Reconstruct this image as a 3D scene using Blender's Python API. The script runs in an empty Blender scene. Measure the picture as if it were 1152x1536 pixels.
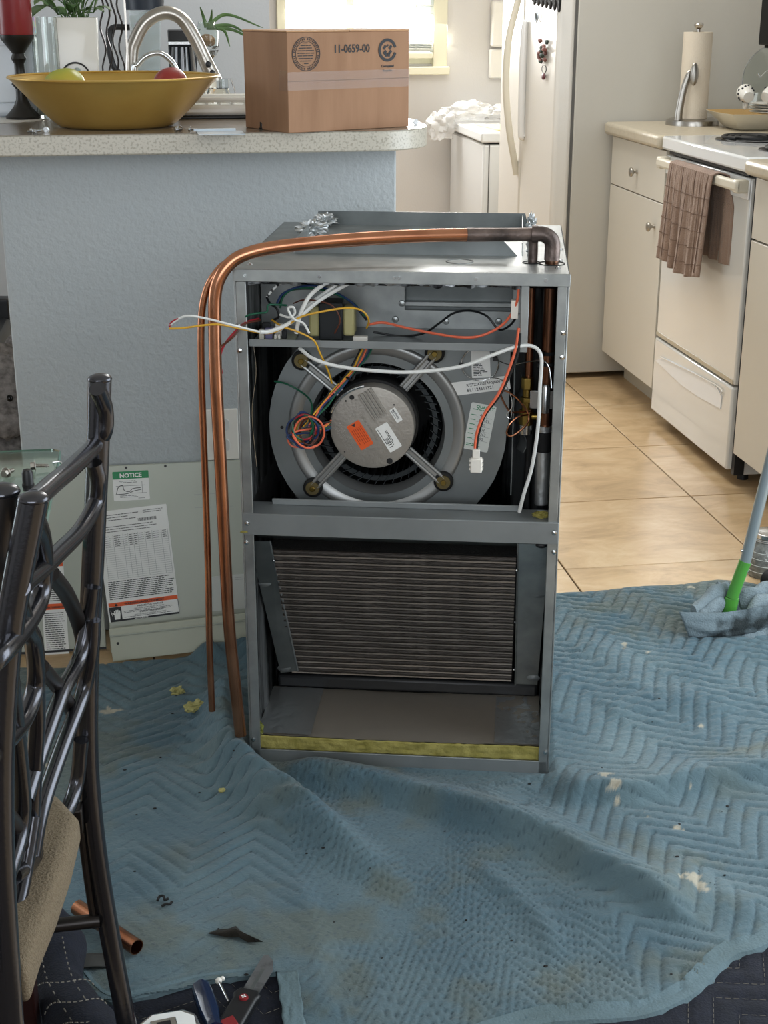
import bpy, bmesh, math, random
import numpy as np
from mathutils import Vector, Matrix, noise
random.seed(7); np.random.seed(7)
S = bpy.context.scene
COL = S.collection
PI = math.pi

# ---------------------------------------------------------------- camera
H = 1.30; FPX = 2156.0; PITCH = math.atan(763/FPX); YAW = math.radians(8.65)
cam_d = bpy.data.cameras.new('camera'); cam = bpy.data.objects.new('camera', cam_d); COL.objects.link(cam)
cam_d.sensor_fit = 'VERTICAL'; cam_d.sensor_height = 24.0; cam_d.lens = 24.0*FPX/1536.0
cam_d.clip_start = 0.05; cam_d.clip_end = 60
cam.location = (0, 0, H); cam.rotation_euler = (PI/2-PITCH, 0, -YAW)
S.camera = cam

# ---------------------------------------------------------------- world, exposure, lights
S.view_settings.view_transform = 'Standard'; S.view_settings.look = 'None'
S.view_settings.gamma = 1; S.view_settings.use_curve_mapping = False
S.view_settings.exposure = 0.0
w = bpy.data.worlds.new('sky'); S.world = w; w.use_nodes = True
nt = w.node_tree; nt.nodes.clear()
wo = nt.nodes.new('ShaderNodeOutputWorld'); wb = nt.nodes.new('ShaderNodeBackground')
wb.inputs[0].default_value = (0.80, 0.90, 1.0, 1); wb.inputs[1].default_value = 2.2
nt.links.new(wb.outputs[0], wo.inputs[0])

def area(name, loc, target, sx, sy, power, col):
    d = bpy.data.lights.new(name, 'AREA'); d.shape = 'RECTANGLE'; d.size = sx; d.size_y = sy
    d.energy = power; d.color = col
    o = bpy.data.objects.new(name, d); COL.objects.link(o); o.location = loc
    v = Vector(target)-Vector(loc); o.rotation_euler = v.to_track_quat('-Z', 'Y').to_euler()
    return o
area('daylight_patio_door', (2.10, 1.95, 1.15), (0.7, 2.3, 0.2), 1.7, 1.9, 34, (0.90, 0.96, 1.0))
area('daylight_rear_window', (-0.6, -1.45, 1.65), (0.2, 3.0, 0.7), 2.6, 1.5, 37, (0.97, 0.98, 1.0))
area('daylight_kitchen_window', (0.97, 6.66, 1.6), (0.9, 3.0, 0.5), 0.8, 1.0, 66, (1.0, 0.98, 0.95))
area('daylight_left_door', (-2.7, 3.9, 1.3), (0.5, 3.3, 0.9), 1.4, 1.8, 18, (0.93, 0.97, 1.0))
area('kitchen_ceiling_lamp', (0.95, 4.5, 2.42), (0.95, 4.5, 0), 1.1, 1.1, 25, (1.0, 0.98, 0.94))

# ---------------------------------------------------------------- geometry helpers
def _dir(px, py):
    r = (px-576)/FPX; u = -(py-768)/FPX
    F = Vector((math.sin(YAW)*math.cos(PITCH), math.cos(YAW)*math.cos(PITCH), -math.sin(PITCH)))
    R = Vector((math.cos(YAW), -math.sin(YAW), 0)); U = R.cross(F)
    return F+R*r+U*u
def PX(px, py, ax, v):
    d = _dir(px, py); o = Vector((0, 0, H)); t = (v-o[ax])/d[ax]; return o+d*t
UO = Vector((.107, 2.317, 0.004)); UA = -math.atan2(.128, .521)
UM = Matrix.Translation(UO) @ Matrix.Rotation(UA, 4, 'Z'); UMI = UM.inverted()
def UL(px, py, yl, ax=1):
    o = UMI @ Vector((0, 0, H)); d = UMI.to_3x3() @ _dir(px, py)
    t = (yl-o[ax])/d[ax]; return o+d*t

def catmull(P, k=6):
    P = [Vector(p) for p in P]
    if len(P) < 3: return P
    Q = [P[0]*2-P[1]]+P+[P[-1]*2-P[-2]]; out = []
    for i in range(1, len(Q)-2):
        for j in range(k):
            t = j/k; a, b, c, d = Q[i-1], Q[i], Q[i+1], Q[i+2]
            out.append(0.5*((2*b)+(c-a)*t+(2*a-5*b+4*c-d)*t*t+(3*b-a-3*c+d)*t*t*t))
    out.append(P[-1]); return out

class B:
    def __init__(s): s.v = []; s.f = []
    def box(s, x0, x1, y0, y1, z0, z1, M=None):
        n = len(s.v)
        c = [(x0,y0,z0),(x1,y0,z0),(x1,y1,z0),(x0,y1,z0),(x0,y0,z1),(x1,y0,z1),(x1,y1,z1),(x0,y1,z1)]
        if M is not None: c = [tuple(M @ Vector(p)) for p in c]
        s.v += c
        s.f += [tuple(n+i for i in q) for q in ((0,3,2,1),(4,5,6,7),(0,1,5,4),(1,2,6,5),(2,3,7,6),(3,0,4,7))]
        return s
    def tube(s, P, r, n=10, sm=6, caps=True, flat=1.0):
        P = catmull(P, sm) if sm else [Vector(p) for p in P]
        m = len(P); rr = r if callable(r) else (lambda t: r)
        T = []
        for i in range(m):
            d = P[min(i+1, m-1)]-P[max(i-1, 0)]
            T.append(d.normalized() if d.length > 1e-9 else Vector((0,0,1)))
        a = Vector((0,0,1)) if abs(T[0].z) < .9 else Vector((1,0,0))
        N = (a-T[0]*a.dot(T[0])).normalized(); base = len(s.v)
        for i in range(m):
            N = (N-T[i]*N.dot(T[i])).normalized(); Bn = T[i].cross(N); q = rr(i/(m-1))
            for k in range(n):
                th = 2*PI*k/n; s.v.append(tuple(P[i]+N*(math.cos(th)*q)+Bn*(math.sin(th)*q*flat)))
        for i in range(m-1):
            for k in range(n):
                k2 = (k+1) % n
                s.f.append((base+i*n+k, base+i*n+k2, base+(i+1)*n+k2, base+(i+1)*n+k))
        if caps:
            s.f.append(tuple(base+k for k in range(n-1, -1, -1)))
            s.f.append(tuple(base+(m-1)*n+k for k in range(n)))
        return s
    def lathe(s, prof, n=32, M=None, a0=0, a1=2*PI):
        base = len(s.v); m = len(prof)
        for k in range(n):
            th = a0+(a1-a0)*k/n
            for (r, z) in prof:
                p = Vector((r*math.cos(th), r*math.sin(th), z)); s.v.append(tuple(M @ p if M is not None else p))
        for k in range(n):
            k2 = (k+1) % n
            for i in range(m-1):
                s.f.append((base+k*m+i, base+k2*m+i, base+k2*m+i+1, base+k*m+i+1))
        return s
    def cyl(s, p0, p1, r, n=16, r1=None):
        p0 = Vector(p0); p1 = Vector(p1); r1 = r if r1 is None else r1
        d = p1-p0; M = Matrix.Translation(p0) @ d.to_track_quat('Z', 'Y').to_matrix().to_4x4(); L = d.length
        return s.lathe([(0.0001, 0), (r, 0), (r1, L), (0.0001, L)], n, M)
    def prism(s, poly, h0, h1, M=None):
        n = len(s.v); k = len(poly)
        for h in (h0, h1):
            for (x, y) in poly:
                p = Vector((x, y, h)); s.v.append(tuple(M @ p if M is not None else p))
        s.f.append(tuple(n+i for i in range(k-1, -1, -1))); s.f.append(tuple(n+k+i for i in range(k)))
        for i in range(k):
            j = (i+1) % k; s.f.append((n+i, n+j, n+k+j, n+k+i))
        return s
    def sheet(s, fn, nu, nv, thick=0):
        base = len(s.v)
        for i in range(nu+1):
            for j in range(nv+1): s.v.append(tuple(fn(i/nu, j/nv)))
        for i in range(nu):
            for j in range(nv):
                a = base+i*(nv+1)+j; s.f.append((a, a+nv+1, a+nv+2, a+1))
        return s
    def ball(s, c, r, n=16, m=10, sc=(1,1,1), nz=0, nf=1, seed=0):
        base = len(s.v); c = Vector(c)
        for i in range(m+1):
            ph = PI*i/m
            for k in range(n):
                th = 2*PI*k/n; d = Vector((math.sin(ph)*math.cos(th), math.sin(ph)*math.sin(th), math.cos(ph)))
                q = r
                if nz: q *= 1+nz*noise.noise(d*nf+Vector((seed, seed*2.3, 0)))
                s.v.append(tuple(c+Vector((d.x*sc[0], d.y*sc[1], d.z*sc[2]))*q))
        for i in range(m):
            for k in range(n):
                k2 = (k+1) % n; s.f.append((base+i*n+k, base+(i+1)*n+k, base+(i+1)*n+k2, base+i*n+k2))
        return s

def me(name, b, smooth=40):
    m = bpy.data.meshes.new(name); m.from_pydata([tuple(v) for v in b.v], [], b.f); m.validate()
    if smooth:
        bm = bmesh.new(); bm.from_mesh(m); bmesh.ops.remove_doubles(bm, verts=bm.verts, dist=1e-6)
        bmesh.ops.recalc_face_normals(bm, faces=bm.faces); bm.to_mesh(m); bm.free()
        m.polygons.foreach_set('use_smooth', [True]*len(m.polygons))
        m.set_sharp_from_angle(angle=math.radians(smooth))
    m.update(); return m
def obj(name, b, mat, parent=None, world=False, bev=0, smooth=40, label=None, thick=0, kind=None, seg=2, sub=0):
    if world and parent is not None:
        Mi = world_matrix(parent).inverted(); b.v = [tuple(Mi @ Vector(v)) for v in b.v]
    m = me(name, b, smooth) if isinstance(b, B) else b
    o = bpy.data.objects.new(name, m); COL.objects.link(o)
    if mat is not None and not m.materials: m.materials.append(mat)
    if parent is not None: o.parent = parent
    if thick:
        md = o.modifiers.new('thickness', 'SOLIDIFY'); md.thickness = thick; md.offset = 0
    if bev:
        md = o.modifiers.new('bevel', 'BEVEL'); md.width = bev; md.segments = seg; md.limit_method = 'ANGLE'; md.angle_limit = math.radians(35)
    if sub:
        md = o.modifiers.new('sub', 'SUBSURF'); md.levels = sub; md.render_levels = sub
    if label: o['label'] = label
    if kind: o['kind'] = kind
    return o
def world_matrix(o):
    M = Matrix.LocRotScale(o.location, o.rotation_euler, o.scale)
    return world_matrix(o.parent) @ M if o.parent else M
def thing(name, label, cat, loc=(0,0,0), rz=0, group=None):
    o = bpy.data.objects.new(name, None); COL.objects.link(o); o.location = loc; o.rotation_euler = (0,0,rz)
    o.empty_display_size = .05; tag(o, label, cat, group); return o
def tag(o, label, cat, group=None):
    o['label'] = label; o['category'] = cat
    if group: o['group'] = group
    return o
def struct(name, b, mat, **k):
    o = obj(name, b, mat, **k); o['kind'] = 'structure'; return o
def frame(o, right, up):
    r = Vector(right).normalized(); u = Vector(up); u = (u-r*u.dot(r)).normalized(); n = r.cross(u)
    M = Matrix((r, u, n)).transposed().to_4x4(); M.translation = Vector(o); return M
def rrect(w_, h_, r, k=5):
    P = []
    for (cx, cy, a) in ((w_-r, h_-r, 0), (r, h_-r, 90), (r, r, 180), (w_-r, r, 270)):
        for i in range(k+1):
            t = math.radians(a+90*i/k); P.append((cx+r*math.cos(t), cy+r*math.sin(t)))
    return P
def decal(name, F, w_, h_, mat, parent, r=.001, t=.0006, label=None, world=False):
    return obj(name, B().prism(rrect(w_, h_, r), 0.0001, t, F), mat, parent, world=world, label=label, smooth=0)
def bars(name, F, L, mat, parent, z0=.0006, z1=.0009, world=False):
    b = B()
    for (x, y, ww, hh) in L: b.box(x, x+ww, y, y+hh, z0, z1, F)
    return obj(name, b, mat, parent, world=world, smooth=0, kind='stuff')
def text(name, body, size, F, mat, parent, x=0, y=0, rot=0, ext=.0002, z=.0008, sx=1, world=False, bold=0, align='LEFT'):
    c = bpy.data.curves.new(name, 'FONT'); c.body = body; c.size = size; c.extrude = ext; c.align_x = align; c.offset = bold
    c.resolution_u = 2
    t = bpy.data.objects.new(name, c); COL.objects.link(t)
    dg = bpy.context.evaluated_depsgraph_get(); m = bpy.data.meshes.new_from_object(t.evaluated_get(dg))
    bpy.data.objects.remove(t); bpy.data.curves.remove(c)
    M = F @ Matrix.Translation((x, y, z)) @ Matrix.Rotation(rot, 4, 'Z') @ Matrix.Scale(sx, 4, (1,0,0))
    if world and parent is not None: M = world_matrix(parent).inverted() @ M
    m.transform(M); m.materials.clear(); m.materials.append(mat); m.name = name
    o = bpy.data.objects.new(name, m); COL.objects.link(o); o.parent = parent; return o
def lines(x, y, w_, n, dy, hh, jit=.3, seed=0):
    rnd = random.Random(seed); L = []
    for i in range(n):
        xx = x; end = x+w_*(1-rnd.random()*jit)
        while xx < end-.001:
            l = rnd.uniform(.003, .011); l = min(l, end-xx); L.append((xx, y-i*dy, l, hh)); xx += l+rnd.uniform(.0006, .0016)
    return L

# ---------------------------------------------------------------- materials
def lin(h):
    h = h.lstrip('#'); c = [int(h[i:i+2], 16)/255 for i in (0, 2, 4)]
    return tuple(x/12.92 if x <= .04045 else ((x+.055)/1.055)**2.4 for x in c)+(1,)
MATS = {}
def mat(name, col, rough=.5, metal=0, bump=None, var=None, trans=0, coat=0, spec=.5, emit=0, sheen=0, alpha=1, ior=1.45, aniso=None):
    """bump=(scale, strength[, detail]); var=(scale, colour2, low, high[, detail])"""
    if name in MATS: return MATS[name]
    m = bpy.data.materials.new(name); m.use_nodes = True; t = m.node_tree; p = t.nodes['Principled BSDF']
    I = p.inputs; I['Base Color'].default_value = lin(col); I['Roughness'].default_value = rough
    I['Metallic'].default_value = metal; I['Transmission Weight'].default_value = trans
    I['Coat Weight'].default_value = coat; I['Specular IOR Level'].default_value = spec; I['IOR'].default_value = ior
    I['Sheen Weight'].default_value = sheen; I['Alpha'].default_value = alpha
    if emit: I['Emission Color'].default_value = lin(col); I['Emission Strength'].default_value = emit
    tc = t.nodes.new('ShaderNodeTexCoord'); mp = t.nodes.new('ShaderNodeMapping'); t.links.new(tc.outputs['Object'], mp.inputs[0])
    if aniso: mp.inputs['Scale'].default_value = aniso
    if var:
        n = t.nodes.new('ShaderNodeTexNoise'); n.inputs['Scale'].default_value = var[0]; n.inputs['Detail'].default_value = var[4] if len(var) > 4 else 4
        r = t.nodes.new('ShaderNodeValToRGB'); r.color_ramp.elements[0].position = var[2]; r.color_ramp.elements[1].position = var[3]
        r.color_ramp.elements[0].color = lin(col); r.color_ramp.elements[1].color = lin(var[1])
        t.links.new(mp.outputs[0], n.inputs['Vector']); t.links.new(n.outputs[0], r.inputs[0]); t.links.new(r.outputs[0], I['Base Color'])
    if bump:
        n = t.nodes.new('ShaderNodeTexNoise'); n.inputs['Scale'].default_value = bump[0]; n.inputs['Detail'].default_value = bump[2] if len(bump) > 2 else 3
        b = t.nodes.new('ShaderNodeBump'); b.inputs['Strength'].default_value = bump[1]; b.inputs['Distance'].default_value = .003
        t.links.new(mp.outputs[0], n.inputs['Vector']); t.links.new(n.outputs[0], b.inputs['Height']); t.links.new(b.outputs[0], I['Normal'])
    MATS[name] = m; return m

wall_blue = mat('blue_grey_textured_paint', '#aab1b4', .5, bump=(110, .65, 2), var=(3, '#aeb4b6', .4, .7))
wall_white = mat('white_wall_paint', '#cdcac6', .7, bump=(120, .15))
wall_grey = mat('grey_wall_paint', '#a9adb1', .7, bump=(120, .15))
ceil_m = mat('ceiling_paint', '#d8d6d0', .8, bump=(60, .4))
trim_white = mat('white_trim_paint', '#e3e0d8', .45)
grout = mat('grout', '#4a3c30', .9)
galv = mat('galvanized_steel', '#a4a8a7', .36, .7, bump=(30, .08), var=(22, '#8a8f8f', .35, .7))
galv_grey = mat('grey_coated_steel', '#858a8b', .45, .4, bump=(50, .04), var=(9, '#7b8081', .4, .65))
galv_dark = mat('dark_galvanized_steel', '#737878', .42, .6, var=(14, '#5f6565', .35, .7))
plate_m = mat('blower_plate_steel', '#868c8d', .42, .65, var=(6, '#747a7b', .4, .7), bump=(20, .04))
ring_m = mat('rolled_ring_steel', '#a3a5a4', .38, .7, var=(8, '#969999', .4, .7))
foil_black = mat('foil_faced_insulation', '#8d9193', .33, .6, bump=(26, 1, 5), var=(16, '#1b1d1f', .42, .56, 6), aniso=(2.4, 2.4, .16))  # vertical silver and black streaks paint the reflections of wrinkled foil
foil_silver = mat('crinkled_silver_foil', '#c4c8c9', .4, .9, bump=(45, .9, 5))
foil_floor = mat('dull_foil_sheet', '#a69f94', .33, .6, bump=(16, .35, 3))
fibre = mat('yellow_fibreglass', '#9f9656', .95, bump=(90, 1, 6), var=(40, '#7d7638', .35, .7))
black_p = mat('black_plastic', '#15171a', .45)
rubber = mat('black_rubber', '#0c0d0e', .7)
motor_m = mat('cast_aluminium', '#a09c95', .5, .6, bump=(160, .25), var=(10, '#8f8b85', .4, .7))
steel = mat('polished_steel', '#c4c7c8', .22, 1.0, bump=(60, .04))
brushed = mat('brushed_nickel', '#a8a49d', .3, 1.0, bump=(120, .06))
copper = mat('copper', '#bf8768', .27, 1.0, var=(14, '#8f5a42', .4, .8), bump=(18, .08))
copper_b = mat('scorched_copper', '#7a6c66', .42, .75, var=(26, '#34302f', .3, .7), bump=(80, .5))
copper_d = mat('tarnished_copper', '#9a6a50', .3, 1.0, var=(9, '#33302a', .35, .72))
brass = mat('brass', '#a08a4c', .32, 1.0, var=(30, '#7d6830', .3, .7))
washer_m = mat('dull_brass_washer', '#6b6040', .5, .7)
gold = mat('gold_lacquer', '#cfae62', .33, .6, bump=(14, .06), var=(9, '#c09c50', .35, .75))
paper = mat('white_label_paper', '#e4e6e4', .6)
paper_g = mat('pale_sticker', '#d5dbd8', .55)
ink = mat('dark_ink', '#2c2f33', .7)
ink_l = mat('grey_ink', '#8b9092', .7)
ink_g = mat('green_ink', '#2c8a5e', .7)
orange = mat('orange_label', '#dc5a23', .55)
green_l = mat('green_label', '#1c8350', .5)
white_w = mat('white_cable_jacket', '#d9dcda', .4)
yellow_w = mat('yellow_wire', '#cf9f2c', .4); red_w = mat('red_wire', '#9c2230', .4); orange_w = mat('salmon_wire', '#dc6a4c', .4)
black_w = mat('black_wire', '#14171a', .4); green_w = mat('green_wire', '#14573f', .4); blue_w = mat('blue_wire', '#1d3560', .4)
brown_w = mat('brown_wire', '#5a3022', .4); grey_w = mat('grey_wire', '#8a8378', .4)
panel_m = mat('pale_grey_enamel', '#a9aea3', .42, .1, bump=(60, .05), var=(4, '#a3a99e', .4, .7))
panel_c = mat('cream_enamel', '#b6b9a9', .45, .1, bump=(60, .05))
cream = mat('cream_laminate', '#cbc6ba', .38, bump=(50, .04))
cream_top = mat('beige_laminate_top', '#bbb19c', .35, var=(60, '#b0a692', .35, .7))
enamel = mat('white_oven_enamel', '#d6d6d2', .14, coat=.6)
enamel_b = mat('bright_white_enamel', '#dadcdc', .15, coat=.5)
fridge_m = mat('textured_white_fridge_door', '#d8d5ce', .3, bump=(380, .22, 1), coat=.2)
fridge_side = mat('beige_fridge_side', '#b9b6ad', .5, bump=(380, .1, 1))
handle_c = mat('cream_plastic', '#d0cab9', .3)
dark_gap = mat('grey_gasket', '#5f5e5b', .8)
box_m = mat('corrugated_cardboard', '#977459', .8, bump=(12, .25, 4), var=(7, '#8a684e', .35, .7), aniso=(4, 4, .6))
box_l = mat('cardboard_side', '#b08a66', .8, bump=(12, .2, 4))
tape_m = mat('clear_packing_tape', '#a48a7c', .12, trans=.0, alpha=.28, coat=.6)
glass = mat('clear_glass', '#f2f8f6', .02, trans=1, ior=1.45)
glass_g = mat('greenish_table_glass', '#cfe6dc', .03, trans=1, ior=1.45)
glass_edge = mat('green_glass_edge', '#5fa08c', .1, trans=.4)
red_wax = mat('red_candle_wax', '#7a1f24', .4, coat=.2)
pot_m = mat('white_ceramic', '#dad8d0', .3, coat=.4)
leaf_m = mat('dark_green_leaf', '#3d5a32', .4, var=(12, '#5c7a44', .4, .7)); leaf_l = mat('pale_green_leaf', '#7fa070', .45)
tube_m = mat('dark_pewter_metal', '#505156', .2, .9, bump=(200, .05))
tube_d = mat('dark_bronze_metal', '#33302f', .35, .7)
seat_m = mat('beige_seat_fabric', '#7c705c', .95, bump=(420, .8, 1), var=(300, '#6e624f', .3, .7))
navy = mat('navy_quilted_fabric', '#10141e', .95, bump=(300, .5, 2), var=(60, '#171c29', .3, .7))
thread = mat('pale_thread', '#77736a', .9)
hem_m = mat('blue_grey_binding_tape', '#5f747c', .9, bump=(240, .5, 2), var=(9, '#55676b', .4, .7))
towel_m = mat('brown_terry_towel', '#8f7868', .98, bump=(260, .8, 2), var=(20, '#836c5d', .35, .7), sheen=.2)
towel_w = mat('paper_towel', '#cfc4b2', .95, bump=(200, .35, 2))
green_p = mat('green_plastic', '#4a9038', .3, coat=.3)
pole_m = mat('grey_aluminium_pole', '#8e9ba1', .35, .5)
cloth_b = mat('blue_microfibre', '#65747b', .98, bump=(260, .8, 2), var=(11, '#20282a', .47, .6, 5))
cloth_c = mat('pale_blue_microfibre', '#77858b', .98, bump=(260, .8, 2), var=(11, '#5f6e75', .4, .68, 5))
fur = mat('grey_plush', '#8f8985', 1, bump=(160, 1, 3), var=(60, '#5d5855', .35, .7))
coil_m = mat('black_coil_fins', '#0e0d0c', .6, .2, bump=(300, .5, 1))
bag_m = mat('translucent_plastic_bag', '#dcdcda', .25, alpha=.42, bump=(20, .6))
foam = mat('yellow_foam', '#a8a36a', .95, bump=(90, .8, 4))
print('materials ok')

# tile
def tile_material():
    m = bpy.data.materials.new('beige_ceramic_tile'); m.use_nodes = True; t = m.node_tree; p = t.nodes['Principled BSDF']
    tc = t.nodes.new('ShaderNodeTexCoord'); oi = t.nodes.new('ShaderNodeObjectInfo')
    ad = t.nodes.new('ShaderNodeVectorMath'); ad.operation = 'ADD'; sc = t.nodes.new('ShaderNodeVectorMath'); sc.operation = 'SCALE'
    cb = t.nodes.new('ShaderNodeCombineXYZ'); t.links.new(oi.outputs['Random'], cb.inputs[0]); t.links.new(oi.outputs['Random'], cb.inputs[2])
    sc.inputs['Scale'].default_value = 37; t.links.new(cb.outputs[0], sc.inputs[0])
    t.links.new(tc.outputs['Object'], ad.inputs[0]); t.links.new(sc.outputs[0], ad.inputs[1])
    mp = t.nodes.new('ShaderNodeMapping'); mp.inputs['Scale'].default_value = (1, 1.9, 1); t.links.new(ad.outputs[0], mp.inputs[0])
    n = t.nodes.new('ShaderNodeTexNoise'); n.inputs['Scale'].default_value = 5.5; n.inputs['Detail'].default_value = 9; n.inputs['Roughness'].default_value = .66; n.inputs['Distortion'].default_value = .6
    t.links.new(mp.outputs[0], n.inputs['Vector'])
    r = t.nodes.new('ShaderNodeValToRGB'); e = r.color_ramp.elements
    e[0].position = .3; e[0].color = lin('#a08663'); e[1].position = .72; e[1].color = lin('#cdb795')
    q = e.new(.5); q.color = lin('#bca07a')
    t.links.new(n.outputs[0], r.inputs[0]); t.links.new(r.outputs[0], p.inputs['Base Color'])
    p.inputs['Roughness'].default_value = .33
    b = t.nodes.new('ShaderNodeBump'); b.inputs['Strength'].default_value = .15; b.inputs['Distance'].default_value = .002
    t.links.new(n.outputs[0], b.inputs['Height']); t.links.new(b.outputs[0], p.inputs['Normal'])
    return m
tile_m = tile_material()
def speckle():
    m = bpy.data.materials.new('speckled_laminate'); m.use_nodes = True; t = m.node_tree; p = t.nodes['Principled BSDF']
    tc = t.nodes.new('ShaderNodeTexCoord'); n = t.nodes.new('ShaderNodeTexNoise'); n.inputs['Scale'].default_value = 210; n.inputs['Detail'].default_value = 2
    t.links.new(tc.outputs['Object'], n.inputs['Vector'])
    r = t.nodes.new('ShaderNodeValToRGB'); e = r.color_ramp.elements
    e[0].position = .36; e[0].color = lin('#9d988b'); e[1].position = .50; e[1].color = lin('#b9b4a7')
    t.links.new(n.outputs[0], r.inputs[0]); t.links.new(r.outputs[0], p.inputs['Base Color']); p.inputs['Roughness'].default_value = .3
    return m
speck_m = speckle()

# ================================================================ STRUCTURE
fl = struct('floor', B().box(-3.0, 2.4, -1.6, 7.0, -.08, -.006), grout)
TX, TY = .4955, .482
tb = B().box(-TX/2+.002, TX/2-.002, -TY/2+.002, TY/2-.002, -.006, 0)
tm = me('tile', tb, 0); tm.materials.append(tile_m)
for i in range(-8, 3):
    for j in range(-10, 8):
        cx, cy = 1.421+TX*(i-.5+.0), 3.635+TY*(j-.5)
        if cx < -2.8 or cx > 2.7 or cy < -1.6 or cy > 7.0 or (cx < .3 and cy < 1.0): continue
        o = bpy.data.objects.new('tile', tm); COL.objects.link(o); o.parent = fl; o.location = (cx, cy, 0)
        md = o.modifiers.new('b', 'BEVEL'); md.width = .0012; md.segments = 1
struct('ceiling', B().box(-3.0, 2.4, -1.6, 7.0, 2.5, 2.6), ceil_m)
struct('wall_right', B().box(2.22, 2.34, -1.6, .6, 0, 2.5).box(2.22, 2.34, 2.75, 7.0, 0, 2.5).box(2.22, 2.34, .6, 2.75, 2.15, 2.5), wall_white)
struct('wall_left', B().box(-3.0, -2.9, -1.6, 3.1, 0, 2.5).box(-3.0, -2.9, 4.7, 7.0, 0, 2.5).box(-3.0, -2.9, 3.1, 4.7, 2.2, 2.5), wall_white)
struct('wall_front', B().box(-2.9, 2.22, -1.7, -1.6, 0, .8).box(-2.9, 2.22, -1.7, -1.6, 2.4, 2.5).box(-2.9, -2.0, -1.7, -1.6, .8, 2.4).box(.8, 2.22, -1.7, -1.6, .8, 2.4), wall_white)
# back wall with window opening
wx0 = PX(421, 20, 1, 6.8).x; wx1 = PX(658, 50, 1, 6.8).x; wz0 = PX(640, 96, 1, 6.8).z; wz1 = 2.05
struct('wall_back', B().box(-2.9, wx0, 6.8, 6.9, 0, 2.5).box(wx1, 2.22, 6.8, 6.9, 0, 2.5).box(wx0, wx1, 6.8, 6.9, 0, wz0).box(wx0, wx1, 6.8, 6.9, wz1, 2.5), wall_white)
px_ = PX(404, 20, 1, 5.3).x
struct('wall_partition', B().box(-2.9, px_, 5.3, 5.42, 0, 2.5), wall_grey)
# pony wall
struct('wall_middle', B().box(-.316, .474, 2.95, 3.06, 0, 1.032), wall_blue, bev=.004)
# kitchen window
win = bpy.data.objects.new('window_1', None); COL.objects.link(win); win.location = (wx0, 6.8, wz0); win['kind'] = 'structure'
W_, Hh = wx1-wx0, wz1-wz0
frm = mat('yellowed_window_casing', '#dcd8c0', .45)
b = B(); b.box(W_-.03, W_+.035, -.03, .06, -.02, Hh); b.box(-.02, .02, -.03, .06, -.02, Hh); b.box(-.02, W_+.035, -.03, .06, Hh-.03, Hh+.03)
obj('window_frame', b, frm, win, bev=.003)
b = B(); b.box(-.03, W_+.045, -.05, .06, -.045, -.01)
obj('window_sill', b, frm, win, bev=.004)
b = B().box(.02, W_-.03, .035, .045, 0.0, .05).box(W_*.42, W_*.42+.03, .035, .045, .05, Hh).box(.02, W_-.03, .035, .045, Hh*.5, Hh*.5+.03)
obj('sash', b, frm, win, bev=.002)
obj('window_pane', B().box(.02, W_-.03, .05, .054, 0, Hh), glass, win)
# blind
bl = thing('window_blind', 'white horizontal blind lowered over the kitchen window', 'blind', (wx0+.025, 6.775, wz0+.01))
slat = me('slat', B().box(0, W_-.06, -.0215, .0215, -.0012, .0012, Matrix.Rotation(math.radians(-8), 4, 'X')), 0)
slat_m = mat('blind_slat', '#e2e2da', .5); slat.materials.append(slat_m)
zz = .16; k = 0
while zz < Hh-.05:
    o = bpy.data.objects.new('slat', slat); COL.objects.link(o); o.parent = bl; o.location = (0, 0, zz); zz += .041
for q in range(6):
    o = bpy.data.objects.new('slat', slat); COL.objects.link(o); o.parent = bl; o.location = (0, 0, .05+q*.007)
obj('bottom_rail', B().box(0, W_-.06, -.025, .025, .015, .042), frm, bl, bev=.004)
b = B()
for f_ in (.12, .5, .88): b.box((W_-.06)*f_, (W_-.06)*f_+.002, -.024, -.022, .03, Hh-.05)
obj('ladder_cord', b, slat_m, bl)
obj('head_rail', B().box(0, W_-.06, -.03, .03, Hh-.07, Hh-.03), frm, bl)
# simple frames added behind / beside the camera so the area lights read as windows
def wframe(name, o, sx, sy, sz):
    e = bpy.data.objects.new(name, None); COL.objects.link(e); e.location = o; e['kind'] = 'structure'
    b = B()
    if sx:
        b.box(0, sx, -.03, .03, 0, .06).box(0, sx, -.03, .03, sz-.06, sz).box(0, .06, -.03, .03, 0, sz).box(sx-.06, sx, -.03, .03, 0, sz).box(sx/2-.03, sx/2+.03, -.03, .03, 0, sz)
    else:
        b.box(-.03, .03, 0, sy, 0, .06).box(-.03, .03, 0, sy, sz-.06, sz).box(-.03, .03, 0, .06, 0, sz).box(-.03, .03, sy-.06, sy, 0, sz).box(-.03, .03, sy/2-.03, sy/2+.03, 0, sz)
    obj('window_frame', b, trim_white, e, bev=.004)
wframe('window_2', (-2.0, -1.65, .8), 2.8, 0, 1.6)
wframe('door_1', (2.28, .6, 0), 0, 2.15, 2.15)
wframe('door_2', (-2.95, 3.1, 0), 0, 1.6, 2.2)

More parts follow.
